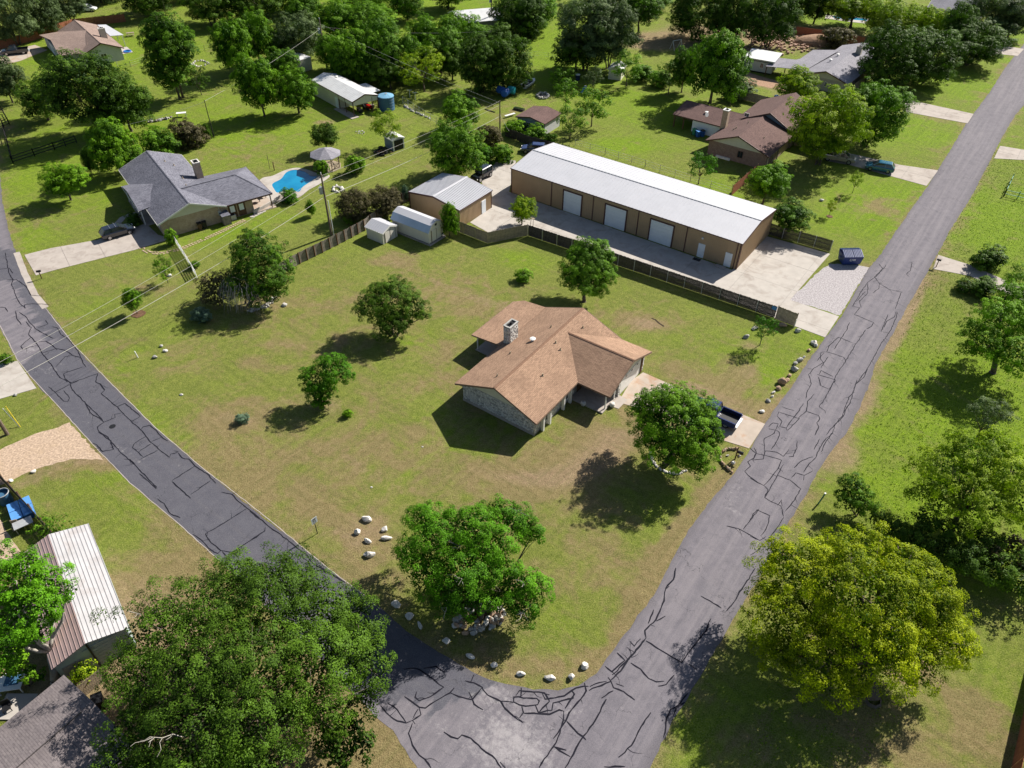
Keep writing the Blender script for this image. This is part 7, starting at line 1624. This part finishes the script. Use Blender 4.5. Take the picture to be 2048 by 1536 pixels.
# brick path
pp = densify(w2([(281, 495), (299, 506), (325, 507), (359, 499), (406, 480), (448, 461), (490, 440)]), .42, 0); mb = MB()
for i in range(len(pp)-1):
    a, b = Vector((*pp[i], 0)), Vector((*pp[i+1], 0)); u = (b-a).normalized(); n_ = Vector((u.y, -u.x, 0))
    for s in (-.22, .22): 
        if random.random() > .12: mb.beam(a+u*.03+n_*s+Vector((0, 0, .03)), a+u*.36+n_*s+Vector((0, 0, .03)), .2, .07)
pt = mb.obj('paver_path', M['gravel_tan']); tag(pt, 'double row of tan pavers curving past the slate-roofed house', 'path edging'); 
mb = MB()
for k in range(5): q = P(505+k*5.5, 433-k*2.6); mb.hexa([(q.x+math.cos(a)*.42, q.y+math.sin(a)*.34) for a in np.linspace(0, 6.28, 8)[:-1]], 0, .05)
tag(mb.obj('stepping_stones', M['concrete_white']), 'pale stepping stones by the patio of the slate-roofed house', 'stepping stones')
pp = w2([(508, 428), (528, 418), (545, 408), (560, 398), (568, 392)]); t = thing('patio_wall', 'low curved pale wall round the patio of the slate-roofed house', 'wall', (pp[0][0], pp[0][1], 0))
for a, b in zip(pp[:-1], pp[1:]): MB().beam((a[0]-pp[0][0], a[1]-pp[0][1], .3), (b[0]-pp[0][0], b[1]-pp[0][1], .3), .22, .6).obj('wall_segment', M['concrete_white'], t)

# ================================================================ SMALL THINGS
sg = thing('speed_sign', 'white speed limit sign on a thin dark post by the left road', 'sign', P(635, 1067), math.atan2(P(640, 1023).y-P(618, 1040).y, P(640, 1023).x-P(618, 1040).x))
MB().tube([(0, 0, -.05), (0, 0, 2.25)], .04, 8).obj('post', M['black'], sg)
MB().box(-.31, .31, -.045, -.03, 1.55, 2.3).obj('sign_plate', M['sign_white'], sg)
MB().box(-.27, .27, -.048, -.0455, 1.59, 1.60).box(-.27, .27, -.048, -.0455, 2.25, 2.26).box(-.27, -.26, -.048, -.0455, 1.6, 2.25).box(.26, .27, -.048, -.0455, 1.6, 2.25).obj('sign_border', M['print_black'], sg)
def text(body, size, loc, rot, m, parent, name='lettering', ext=.004):
    c = bpy.data.curves.new(name, 'FONT'); c.body = body; c.size = size; c.align_x = 'CENTER'; c.align_y = 'CENTER'; c.extrude = ext
    o = bpy.data.objects.new(name, c); COL.objects.link(o); o.location = loc; o.rotation_euler = rot; c.materials.append(m); o.parent = parent
    dg = bpy.context.evaluated_depsgraph_get(); me = bpy.data.meshes.new_from_object(o.evaluated_get(dg)); bpy.data.objects.remove(o)
    q = link(name, me, parent); q.location = loc; q.rotation_euler = rot; return q
text('SPEED', .15, (0, -.052, 2.16), (R(90), 0, 0), M['print_black'], sg); text('LIMIT', .15, (0, -.052, 2.02), (R(90), 0, 0), M['print_black'], sg); text('25', .42, (0, -.052, 1.77), (R(90), 0, 0), M['print_black'], sg)
def mailbox(label, px, rz, fancy=False):
    t = thing('mailbox', label, 'mailbox', P(*px), rz)
    if fancy:
        MB().box(-.06, .06, -.06, .06, -.03, 1.75).obj('post', M['wood_brown'], t); MB().beam((0, 0, 1.0), (.7, 0, 1.0), .1, .1).obj('arm', M['wood_brown'], t); MB().beam((0, 0, .5), (.5, 0, .95), .07, .07).obj('brace', M['wood_brown'], t); x = .35
    else: MB().box(-.05, .05, -.05, .05, -.03, 1.05).obj('post', M['wood_brown'], t); x = 0
    b = MB(); prof = [(-.12, 0), (.12, 0), (.12, .14), (.085, .22), (0, .25), (-.085, .22), (-.12, .14)]; n = 7
    vs = [(x+e, y, 1.06+z) for e in (-.28, .28) for y, z in prof]; b.add(vs, [tuple(range(n)), tuple(range(n, 2*n))[::-1]]+[(i, (i+1) % n, n+(i+1) % n, n+i) for i in range(n)])
    b.obj('box', M['black'], t)
mailbox('black mailbox on a rustic cross-post in the round stone bed by the driveway', (1470, 918), R(-30), True)
mailbox('black mailbox on a short post beside the driveway of the slate-roofed house', (84, 557), R(20))
mailbox('dark mailbox at the road end of the neighbour driveway on the right', (1872, 534), R(-36))
def post(name, label, px, h, r, m, cap=None, lean=(0, 0), cat='post'):
    t = thing(name, label, cat, P(*px)); MB().tube([(0, 0, -.05), (lean[0], lean[1], h)], r, 8).obj('shaft', M[m], t)
    if cap: MB().tube([(lean[0], lean[1], h), (lean[0], lean[1], h+.12)], r*1.25, 8).obj('cap', M[cap], t)
post('marker_post', 'white plastic marker post standing in the left lawn', (276, 715), .95, .06, 'pvc', None, (-.1, 0))
post('marker_post', 'green marker post with white cap on the verge right of the road', (1636, 1008), 1.15, .07, 'green_pipe', 'pvc', (.45, .3))
post('guy_marker', 'yellow guy-wire marker leaning beside the left-edge pole', (41, 854), 2.2, .035, 'yellow', None, (-1.1, .9))
post('guy_marker', 'white guy-wire marker leaning beside the left-edge pole', (39, 854), 2.0, .035, 'pvc', None, (-1.3, .75))
post('garden_post', 'short dark post on the grass behind the pool', (549, 341), 1.5, .08, 'wood_brown'); post('garden_stake', 'thin bare young trunk beside the short dark post', (540, 338), 2.6, .035, 'bark')
post('fence_end_post', 'white end post of the fence by the boulders', (1588, 655), 1.3, .05, 'pvc')
# dumpster
p = P(1697, 524); t = thing('dumpster', 'dark blue dumpster with ribbed lids on the grass by the gravel lot', 'dumpster', (p.x, p.y, 0), R(3))
b = MB(); vs = [(-1.25, -.85, .12), (1.25, -.85, .12), (1.25, .85, .12), (-1.25, .85, .12), (-1.4, -1.0, 1.35), (1.4, -1.0, 1.35), (1.4, 1.0, 1.6), (-1.4, 1.0, 1.6)]
b.add(vs, [(0, 3, 2, 1), (4, 5, 6, 7), (0, 1, 5, 4), (1, 2, 6, 5), (2, 3, 7, 6), (3, 0, 4, 7)]).obj('bin', M['dumpster_blue'], t)
for s in (-1, 1):
    x0, x1 = (-1.38, -.03) if s < 0 else (.03, 1.38)
    l = MB().slab([(x0, -1.02, 1.40), (x1, -1.02, 1.40), (x1, .25, 1.86), (x0, .25, 1.86)], .05).slab([(x0, .25, 1.86), (x1, .25, 1.86), (x1, 1.02, 1.66), (x0, 1.02, 1.66)], .05).obj('lid', M['dumpster_lid'], t)
    rb = MB()
    for k in range(6):
        x = x0+.12+k*.22; rb.beam((x, -1.0, 1.43), (x, .25, 1.89), .07, .05); rb.beam((x, .25, 1.89), (x, 1.0, 1.69), .07, .05)
    rb.obj('lid_rib', M['dumpster_lid'], l, kind='stuff')
MB().beam((-1.5, -.3, .9), (-1.5, .3, .9), .12, .2).beam((1.5, -.3, .9), (1.5, .3, .9), .12, .2).obj('fork_pocket', M['dumpster_blue'], t, kind='stuff')
fr = MB(); n = 20
vs = [(-.28+math.cos(a)*rr, -.965, .92+math.sin(a)*rr) for rr in (.12, .2) for a in np.linspace(0, 2*math.pi, n+1)[:-1]]
fr.add(vs, [(i, (i+1) % n, n+(i+1) % n, n+i) for i in range(n)]).obj('round_emblem', M['pvc'], t)
MB().box(.02, .36, -.97, -.955, .78, 1.04).obj('white_label', M['pvc'], t)
for z in (.84, .93): MB().box(.06, .32, -.974, -.9705, z, z+.03).obj('label_print', M['dumpster_blue'], t)
# bins and tubs
def bin_(label, px, m='black', s=1.0, name='wheelie_bin', rz=.5, lid='black'):
    t = thing(name, label, 'bin', P(*px), rz); b = MB()
    b.add([(-.22*s, -.26*s, .06), (.22*s, -.26*s, .06), (.22*s, .26*s, .06), (-.22*s, .26*s, .06), (-.29*s, -.33*s, 1.0*s), (.29*s, -.33*s, 1.0*s), (.29*s, .33*s, 1.0*s), (-.29*s, .33*s, 1.0*s)], [(0, 3, 2, 1), (4, 5, 6, 7), (0, 1, 5, 4), (1, 2, 6, 5), (2, 3, 7, 6), (3, 0, 4, 7)]).obj('body', M[m], t)
    MB().slab([(-.32*s, -.37*s, 1.06*s), (.32*s, -.37*s, 1.06*s), (.32*s, .36*s, 1.1*s), (-.32*s, .36*s, 1.1*s)], .06).obj('lid', M[lid], t)
    for q in (-1, 1): MB().tube([(q*.2*s, .33*s, .13), (q*.29*s, .33*s, .13)], .13, 10).obj('wheel', M['rubber'], t)
bin_('brown bin against the brick end wall of the slate-roofed house', (401, 459), 'wood_brown'); bin_('black bin next to the brown one at the brick end wall', (411, 456), 'black')
bin_('black wheeled bin by the short weathered fence', (205, 1413), 'black', 1.25); bin_('blue bin behind the umber-roofed house by the brown fence', (1551, 204), 'blue_plastic', 1.2, lid='blue_tote')
bin_('green-lidded bin left of the blue bins at the white room', (1388, 270), 'green_pipe', 1.1, lid='green_pipe'); bin_('first blue bin against the white room of the umber-roofed house', (1395, 274), 'blue_plastic', 1.1, lid='blue_tote'); bin_('second blue bin further right against the white room', (1404, 273), 'blue_plastic', 1.1, lid='black')
p = P(14, 1003); t = thing('metal_drum', 'open grey ribbed drum inside the lower-left fence', 'drum', p); MB().tube([(0, 0, 0), (0, 0, 1.25)], [.6, .62], 20, False).tube([(0, 0, .9), (0, 0, .95)], .5, 16).obj('drum_wall', M['tank_blue'], t); rg = MB()
n = 24; rg.tube([(math.cos(a)*.62, math.sin(a)*.62, 1.25) for a in np.linspace(0, 6.2832, n+1)], .05, 6, False).obj('rim', M['grey_metal'], t)
for k, (px, lb) in enumerate([((36, 1022), 'upper left one'), ((46, 1015), 'upper right one'), ((48, 1038), 'lower left one'), ((58, 1030), 'lower right one')]):
    t = thing('blue_tote', 'blue storage tote with pale lid, %s of four by the lower-left fence' % lb, 'tote', P(47, 1026)+Matrix.Rotation(R(38), 3, 'Z') @ Vector(((k % 2-.5)*1.0, (.5-k//2)*1.26, 0)), R(38)); MB().box(-.42, .42, -.55, .55, 0, .62).obj('tub', M['blue_plastic'], t); MB().box(-.47, .47, -.6, .6, .62, .72).obj('lid', M['blue_tote'], t)
t = thing('work_table', 'grey metal table below the blue totes by the lower-left fence', 'table', P(52, 1056), R(38)); MB().box(-.8, .8, -.5, .5, .72, .78).obj('top', M['grey_metal'], t)
for x in (-.7, .7):
    for y in (-.4, .4): MB().box(x-.03, x+.03, y-.03, y+.03, 0, .72).obj('leg', M['grey_metal'], t)
t = thing('broken_chair', 'weathered wooden chair next to the grey metal table', 'chair', P(34, 1058), R(20)); MB().box(-.28, .28, -.28, .28, .4, .46).obj('seat', M['wood_tan'], t); MB().box(-.28, .28, .24, .3, .46, 1.0).obj('backrest', M['wood_tan'], t)
for x in (-.24, .24):
    for y in (-.24, .24): MB().box(x-.03, x+.03, y-.03, y+.03, 0, .4).obj('leg', M['wood_tan'], t)
t = thing('white_table', 'square white-edged table in the shade under the left-edge tree', 'table', P(30, 1372), R(10)); MB().box(-.9, .9, -.75, .75, .7, .76).obj('top', M['pvc'], t); MB().box(-.45, .6, -.35, .5, .76, .8).obj('cloth', M['tank_blue'], t)
for x in (-.8, .8):
    for y in (-.65, .65): MB().box(x-.04, x+.04, y-.04, y+.04, 0, .7).obj('leg', M['pvc'], t)
tag(MB().box(-.0, 2.4, 0, 2.0, 0, .12).obj('patio_slab', M['concrete_white']), 'pale patio slab with junk at the left edge above the grey-brown roof', 'slab').location = P(-12, 1440)
t = thing('dark_chair', 'dark metal chair on the pale patio slab at the left edge', 'chair', P(18, 1420) + Vector((0, 0, .0)), R(30)); MB().box(-.3, .3, -.3, .3, .45, .5).obj('seat', M['black'], t); MB().box(-.3, .3, .26, .32, .5, 1.05).obj('backrest', M['black'], t)
for x in (-.26, .26):
    for y in (-.26, .26): MB().box(x-.025, x+.025, y-.025, y+.025, 0, .45).obj('leg', M['black'], t)
# play barrels
for px, m_, lb in (((1002, 190), 'blue_plastic', 'left blue barrel of the play group under the dark live oak'), ((1011, 195), 'blue_plastic', 'lower blue barrel of the play group under the dark live oak'), ((1023, 190), 'teal_plastic', 'teal barrel on legs at the right of the play group')):
    t = thing('play_barrel', lb, 'barrel', P(*px), random.uniform(0, 3)); MB().tube([(-.8, 0, 1.0), (-.7, 0, 1.0), (.7, 0, 1.0), (.8, 0, 1.0)], [.5, .75, .75, .5], 16).obj('drum', M[m_], t)
    for x in (-.6, .6):
        for y in (-.4, .4): MB().tube([(x, y, 0), (x, y*.8, .6)], .05, 6).obj('leg', M['wood_brown'], t)
t = thing('blue_barrel', 'small navy barrel with white lid near the grey-green young tree', 'barrel', P(1155, 160)); MB().tube([(0, 0, 0), (0, 0, 1.1)], .5, 14).obj('drum', M['paint_navy'], t); MB().tube([(0, 0, 1.1), (0, 0, 1.2)], .52, 14).obj('lid', M['pvc'], t)
t = thing('blue_slide', 'small blue plastic slide on the lawn behind the bare-trunk tree', 'slide', P(1167, 184), .8); MB().slab([(-.8, -.25, .1), (.6, -.25, 1.1), (.6, .25, 1.1), (-.8, .25, .1)], .08).obj('chute', M['blue_plastic'], t); MB().box(.6, .7, -.25, .25, 0, 1.1).obj('ladder', M['pvc'], t)
t = thing('small_boat', 'white and black motor boat on the grass beside the dark live oak', 'boat', P(1058, 172), R(62)); b = MB()
rg = [[(x, -w_, .9), (x, -w_*.6, .25), (x, 0, .1), (x, w_*.6, .25), (x, w_, .9)] for x, w_ in ((-2.3, .85), (0, .95), (1.5, .7), (2.6, .08))]
vs = [p for r_ in rg for p in r_]; fs = [(i*5+k, i*5+k+1, (i+1)*5+k+1, (i+1)*5+k) for i in range(3) for k in range(4)]+[(0, 1, 2, 3, 4), (0, 4, 9, 5), (5, 9, 14, 10), (10, 14, 19, 15)]
b.add(vs, fs).obj('hull', M['pvc'], t); MB().box(-2.0, .4, -.6, .6, .91, .97).obj('deck', M['black'], t); MB().slab([(.5, -.6, 1.4), (.9, -.5, .95), (.9, .5, .95), (.5, .6, 1.4)], .04).obj('windshield', M['glass'], t); MB().box(-2.6, -2.3, -.2, .2, .5, 1.3).obj('outboard_motor', M['black'], t); MB().box(-1.6, -1.1, -.5, .5, .97, 1.3).obj('seat', M['grey_metal'], t)
t = thing('picnic_table', 'weathered picnic table on the lawn right of the white patio cover', 'picnic table', P(262, 72), .4); MB().box(-.9, .9, -.38, .38, .72, .78).obj('top', M['wood_tan'], t)
for y in (-.75, .75): MB().box(-.9, .9, y-.13, y+.13, .42, .47).obj('bench', M['wood_tan'], t)
for x in (-.65, .65): MB().beam((x, -.75, 0), (x, .2, .72), .06, .08).beam((x, .75, 0), (x, -.2, .72), .06, .08).beam((x, -.8, .38), (x, .8, .38), .06, .06).obj('trestle', M['wood_tan'], t)
t = thing('paddling_pool', 'round blue paddling pool beside the patio of the taupe-roofed house', 'paddling pool', P(255, 104)); MB().tube([(math.cos(a)*.75, math.sin(a)*.75, .18) for a in np.linspace(0, 6.2832, 21)], .15, 8, False).obj('rim', M['blue_plastic'], t); MB().tube([(0, 0, .02), (0, 0, .12)], .7, 20).obj('water', M['water'], t)
for px, lb in (((512, 397), 'white cushioned chair under the patio roof by the pool'), ((527, 396), 'second pale chair further right under the patio roof')):
    t = thing('patio_chair', lb, 'chair', P(*px)+Vector((0, 0, .08)), .6); MB().box(-.35, .35, -.35, .35, .38, .5).obj('seat', M['pvc'], t); MB().box(-.35, .35, .28, .38, .5, 1.0).obj('backrest', M['pvc'], t)
    for x in (-.3, .3):
        for y in (-.3, .3): MB().box(x-.03, x+.03, y-.03, y+.03, 0, .38).obj('leg', M['black'], t)
t = thing('round_table', 'small dark round table on the tan patio', 'table', P(520, 404)+Vector((0, 0, .08))); MB().tube([(0, 0, .7), (0, 0, .75)], .5, 16).obj('top', M['black'], t); MB().tube([(0, 0, 0), (0, 0, .7)], .06, 8).obj('leg', M['black'], t)
# scrap heap: tyres and lumber
for k in range(8):
    px = [(752, 305), (758, 309), (764, 307), (757, 303), (766, 311), (772, 309), (762, 300), (769, 303)][k]; o = MB().tube([(math.cos(a)*.34, math.sin(a)*.34, .12+.02*k) for a in np.linspace(0, 6.2832, 17)], .13, 7, False).obj('tyre', M['rubber'])
    tag(o, 'old black tyre in the scrap heap left of the resin shed', 'tyre', 'tyres in the scrap heap'); o.location = P(*px)+Vector((0, 0, .0 if k < 5 else .25)); o.rotation_euler = (.25*(k % 3), .2*(k % 2), k)
t = thing('scrap_pile', 'pile of rusty scrap and boards in front of the resin shed', 'scrap pile', P(776, 309)); rnd = random.Random(4)
for k in range(14): MB().box(-.5*rnd.random()-.3, .5, -.06, .06, 0, .05).obj('board', M['wood_brown' if k % 2 else 'black'], t).matrix_basis = Matrix.Translation((rnd.uniform(-1.6, .9), rnd.uniform(-.5, .5), .05+.06*k)) @ Matrix.Rotation(rnd.uniform(0, 3), 4, 'Z') @ Matrix.Rotation(rnd.uniform(-.25, .25), 4, 'X')
t = thing('garden_tractor', 'rust-red garden tractor under the open end of the cream barn', 'tractor', P(735, 218)+Vector((0, 0, .02)), R(-45)); MB().box(.1, 1.2, -.3, .3, .45, .95).obj('bonnet', M['red_lamp'], t); MB().box(-.7, .1, -.4, .4, .4, .6).obj('chassis', M['black'], t); MB().box(-.6, -.2, -.22, .22, .6, 1.0).obj('seat', M['black'], t)
for x, y, r_ in ((-.55, -.5, .45), (-.55, .5, .45), (.85, -.42, .28), (.85, .42, .28)): MB().tube([(x, y-.1, r_), (x, y+.1, r_)], r_, 16).obj('wheel', M['rubber'], t)
for k, px in enumerate([(718, 222), (722, 225), (744, 216)]):
    t = thing('storage_crate', ['brown crate', 'dark crate', 'pale crate'][k]+' on the floor of the open barn bay, '+['rearmost', 'in front of the brown one', 'right of the tractor'][k], 'crate', P(*px), .3*k); MB().box(-.4, .4, -.3, .3, 0, .6).obj('box', M[['wood_brown', 'black', 'wood_tan'][k]], t); MB().box(-.43, .43, -.33, .33, .6, .66).obj('lid', M['wood_grey'], t)
for px, lb in (((820, 195), 'left white pipe stand beside the wire enclosure'), ((831, 200), 'right white pipe stand beside the wire enclosure')):
    t = thing('pipe_stand', lb, 'stand', P(*px)); MB().tube([(0, 0, 0), (0, 0, 1.5)], .05, 6).obj('upright', M['pvc'], t); MB().tube([(-.5, 0, 1.5), (.5, 0, 1.5)], .05, 6).obj('crossbar', M['pvc'], t)
tag(MB().box(-.1, .1, -1.3, 1.3, 0, .12).obj('beam', M['black']), 'long black timber lying on the grass left of the pole by the outbuilding', 'timber').matrix_world = Matrix.Translation(P(980, 222)) @ Matrix.Rotation(R(52), 4, 'Z')
tag(MB().box(-1.2, 1.2, -.25, .25, .3, .42).obj('white_bench', M['pvc']), 'long white board lying beside the left corner of the outbuilding', 'board').matrix_world = Matrix.Translation(P(1020, 233)) @ Matrix.Rotation(R(38), 4, 'Z')
t = thing('feed_trough', 'low dark trough on the lawn behind the outbuilding', 'trough', P(1038, 220), R(-30)); MB().box(-1.1, 1.1, -.4, .4, 0, .4).obj('tub', M['wood_dark'], t); MB().box(-1.0, 1.0, -.3, .3, .4, .42).obj('soil', M['leaf_dark'], t)
t = thing('lawn_table', 'white folding table on the grass right of the stone and log row', 'table', P(364, 233), R(15)); MB().box(-.9, .9, -.4, .4, .7, .75).obj('top', M['pvc'], t)
for x in (-.8, .8):
    for y in (-.3, .3): MB().box(x-.03, x+.03, y-.03, y+.03, 0, .7).obj('leg', M['grey_metal'], t)
t = thing('loft_ladder', 'metal stand at the corner of the dark fence beside the young bright tree', 'stand', P(1064, 460), R(-36)); 
for x in (-.3, .3): MB().beam((x, -.2, 0), (x*.6, 0, 1.9), .05, .05).obj('upright', M['wood_brown'], t)
MB().box(-.35, .35, -.2, .2, 1.9, 1.98).obj('tray', M['wood_tan'], t)
panel_ = MB().box(-.32, .32, -.02, .0, 0, .5).obj('notice_board', M['blue_tote']); tag(panel_, 'small pale blue notice on the dark fence near its tan end', 'notice'); q = P(1543, 634); panel_.location = (q.x-.03, q.y-.16, 1.25); panel_.rotation_euler = (0, 0, R(-36))
tag(MB().box(-.7, .7, -.35, .35, 0, .1).obj('door_step', M['concrete']), 'small concrete step at the right white door of the workshop', 'step').matrix_world = W.matrix_basis @ Matrix.Translation((37.0, -.6, .035))
# rubble in the dirt yard
rb = np.random.default_rng(5); mb = MB(); rnd = random.Random(6)
for k in range(420):
    px = (rnd.gauss(1560, 42), rnd.gauss(88, 10)) if k % 3 else (rnd.gauss(1632, 12), rnd.gauss(84, 4))
    p = P(*px); s = rnd.uniform(.15, .5); a = rnd.uniform(0, 3); z = rnd.uniform(0, .25 if k % 3 else 1.2*max(0, 1-abs(px[0]-1632)/22))
    mb.hexa([(p.x+math.cos(a+q)*s*rnd.uniform(.6, 1), p.y+math.sin(a+q)*s*rnd.uniform(.6, 1)) for q in (0, 1.3, 2.6, 4.1, 5.2)], 0, z+s*.6)
o = mb.obj('rubble', M['rubble'], kind='stuff'); tag(o, 'loose reddish rubble strewn over the dirt yard behind the trailer cabin', 'rubble')
bm = bmesh.new(); bmesh.ops.create_icosphere(bm, subdivisions=3, radius=1)
for v in bm.verts: v.co = Vector((v.co.x*6.0, v.co.y*3.0, max(v.co.z, -.05)*1.9))+Vector((rnd.uniform(-1, 1), rnd.uniform(-1, 1), 0))*.12
me = bpy.data.meshes.new('earth_mound'); bm.to_mesh(me); bm.free(); me.materials.append(M['dirt']); o = link('earth_mound', me, kind='structure'); o.location = P(1636, 86)
# satellite dish on the umber roof
t = thing('white_roof_aerial', 'white satellite dish frame on the rear plum-brown roof', 'aerial', P(1330+515/6.4, 180+350/6.4, 2.95)); MB().tube([(0, 0, 0), (0, 0, .5)], .04, 6).obj('mast', M['pvc'], t); MB().tube([(0, 0, .5), (.15, -.25, .62)], [.05, .42], 14).obj('dish', M['pvc'], t)
# front-walk planter and utility meter
t = thing('power_meter', 'grey electric meter box on the brick end of the slate-roofed house', 'meter', HG.matrix_basis @ Vector((9.0, .5, 1.2)), R(35.8)); MB().box(-.25, .25, -.14, 0, 0, .7).obj('case', M['grey_metal'], t); MB().tube([(0, -.07, .7), (0, -.07, 2.2)], .04, 6).obj('conduit', M['grey_metal'], t)
# swing set and frame in the dirt yard
t = thing('swing_frame', 'bare white A-frame swing in the shade of the dirt yard', 'swing frame', P(1352, 98), .5)
for x in (-1.2, 1.2):
    for y in (-.9, .9): MB().tube([(x, y, 0), (x, 0, 2.0)], .05, 6).obj('leg', M['pvc'], t)
MB().tube([(-1.2, 0, 2.0), (1.2, 0, 2.0)], .05, 6).obj('top_bar', M['pvc'], t)

# ================================================================ GRASS TUFTS
gr = np.random.default_rng(77); 
def tufts(n, xr, yr, size, name, label, material, dens=None, extra_mask=None):
    x = gr.uniform(*xr, n); y = gr.uniform(*yr, n)
    keep = ~inpoly(x, y, [tuple(p) for p in E_edge]+[extend(E_edge[-2], E_edge[-1], 500), extend(R_edge[1], R_edge[0], 500)]+R_edge+W_edge)
    for poly in PAVED: keep &= ~inpoly(x, y, poly)
    if extra_mask is not None: keep &= extra_mask(x, y)
    x, y = x[keep], y[keep]; n = len(x)
    me_v = []; k = 3
    cen = np.repeat(np.stack([x, y, np.zeros(n)], 1), k, 0); an = gr.uniform(0, 6.28, n*k); s = np.repeat(size*gr.uniform(.5, 1.4, n), k)
    dx = np.stack([np.cos(an), np.sin(an), np.zeros(n*k)], 1); up_ = np.array([0, 0, 1.0]); tip = cen+dx*(s*gr.uniform(.3, .9, n*k))[:, None]+up_*(s*gr.uniform(.35, .9, n*k))[:, None]
    side = np.stack([-np.sin(an), np.cos(an), np.zeros(n*k)], 1)*(s*.28)[:, None]
    v = np.stack([cen-side, cen+side, tip], 1).reshape(-1, 3); me = np_mesh(name, v, np.arange(len(v)).reshape(-1, 3), 3)
    attr(me, 'tint', np.clip(np.repeat(gr.uniform(.1, .9, n), k), 0, 1), 'FACE'); me.materials.append(material); o = link(name, me, kind='stuff'); tag(o, label, 'grass')
PAVED = []
for o in list(S.objects):
    if o.type == 'MESH' and o.parent is None and o.name.split('.')[0] in ('driveway', 'workshop_yard', 'garage_driveway', 'front_walk', 'side_driveway', 'long_driveway', 'upper_driveway', 'neighbour_driveway', 'opposite_driveway', 'farthest_driveway', 'gravel_lot', 'gravel_drive', 'gravel_path', 'carport_driveway'):
        me = o.data; bm = bmesh.new(); bm.from_mesh(me); be = [e for e in bm.edges if e.is_boundary]
        loop = []; 
        if be:
            e = be[0]; v = e.verts[0]; start = v
            while True:
                loop.append((v.co.x, v.co.y)); v2 = e.other_vert(v); nx_ = [q for q in v2.link_edges if q.is_boundary and q is not e]
                if v2 is start or not nx_: break
                e = nx_[0]; v = v2
        bm.free(); PAVED.append(loop)
for bb in (H, W, HG):
    mw_ = bb.matrix_basis; dims = {H.name: (0, 17, -4.2, 14), W.name: (0, 39.2, 0, 12.3), HG.name: (0, 17.5, 0, 22)}[bb.name]
    PAVED.append([tuple((mw_ @ Vector((x, y, 0)))[:2]) for x, y in ((dims[0], dims[2]), (dims[1], dims[2]), (dims[1], dims[3]), (dims[0], dims[3]))])
M['grass_dry'] = leafmat('grass_blades_dry', (.08, .085, .022), (.26, .24, .08), .25, .8)
M['grass_lush'] = leafmat('grass_blades_lush', (.085, .16, .006), (.21, .32, .014), .3, .8)
side_r = lambda x, y: x > 14+(y-18)*.62
tufts(90000, (15, 110), (18, 130), .12, 'meadow_grass', 'taller green meadow grass right of the road', M['grass_lush'], extra_mask=lambda x, y: side_r(x, y) & (np.abs(x) < 8+y*.85))
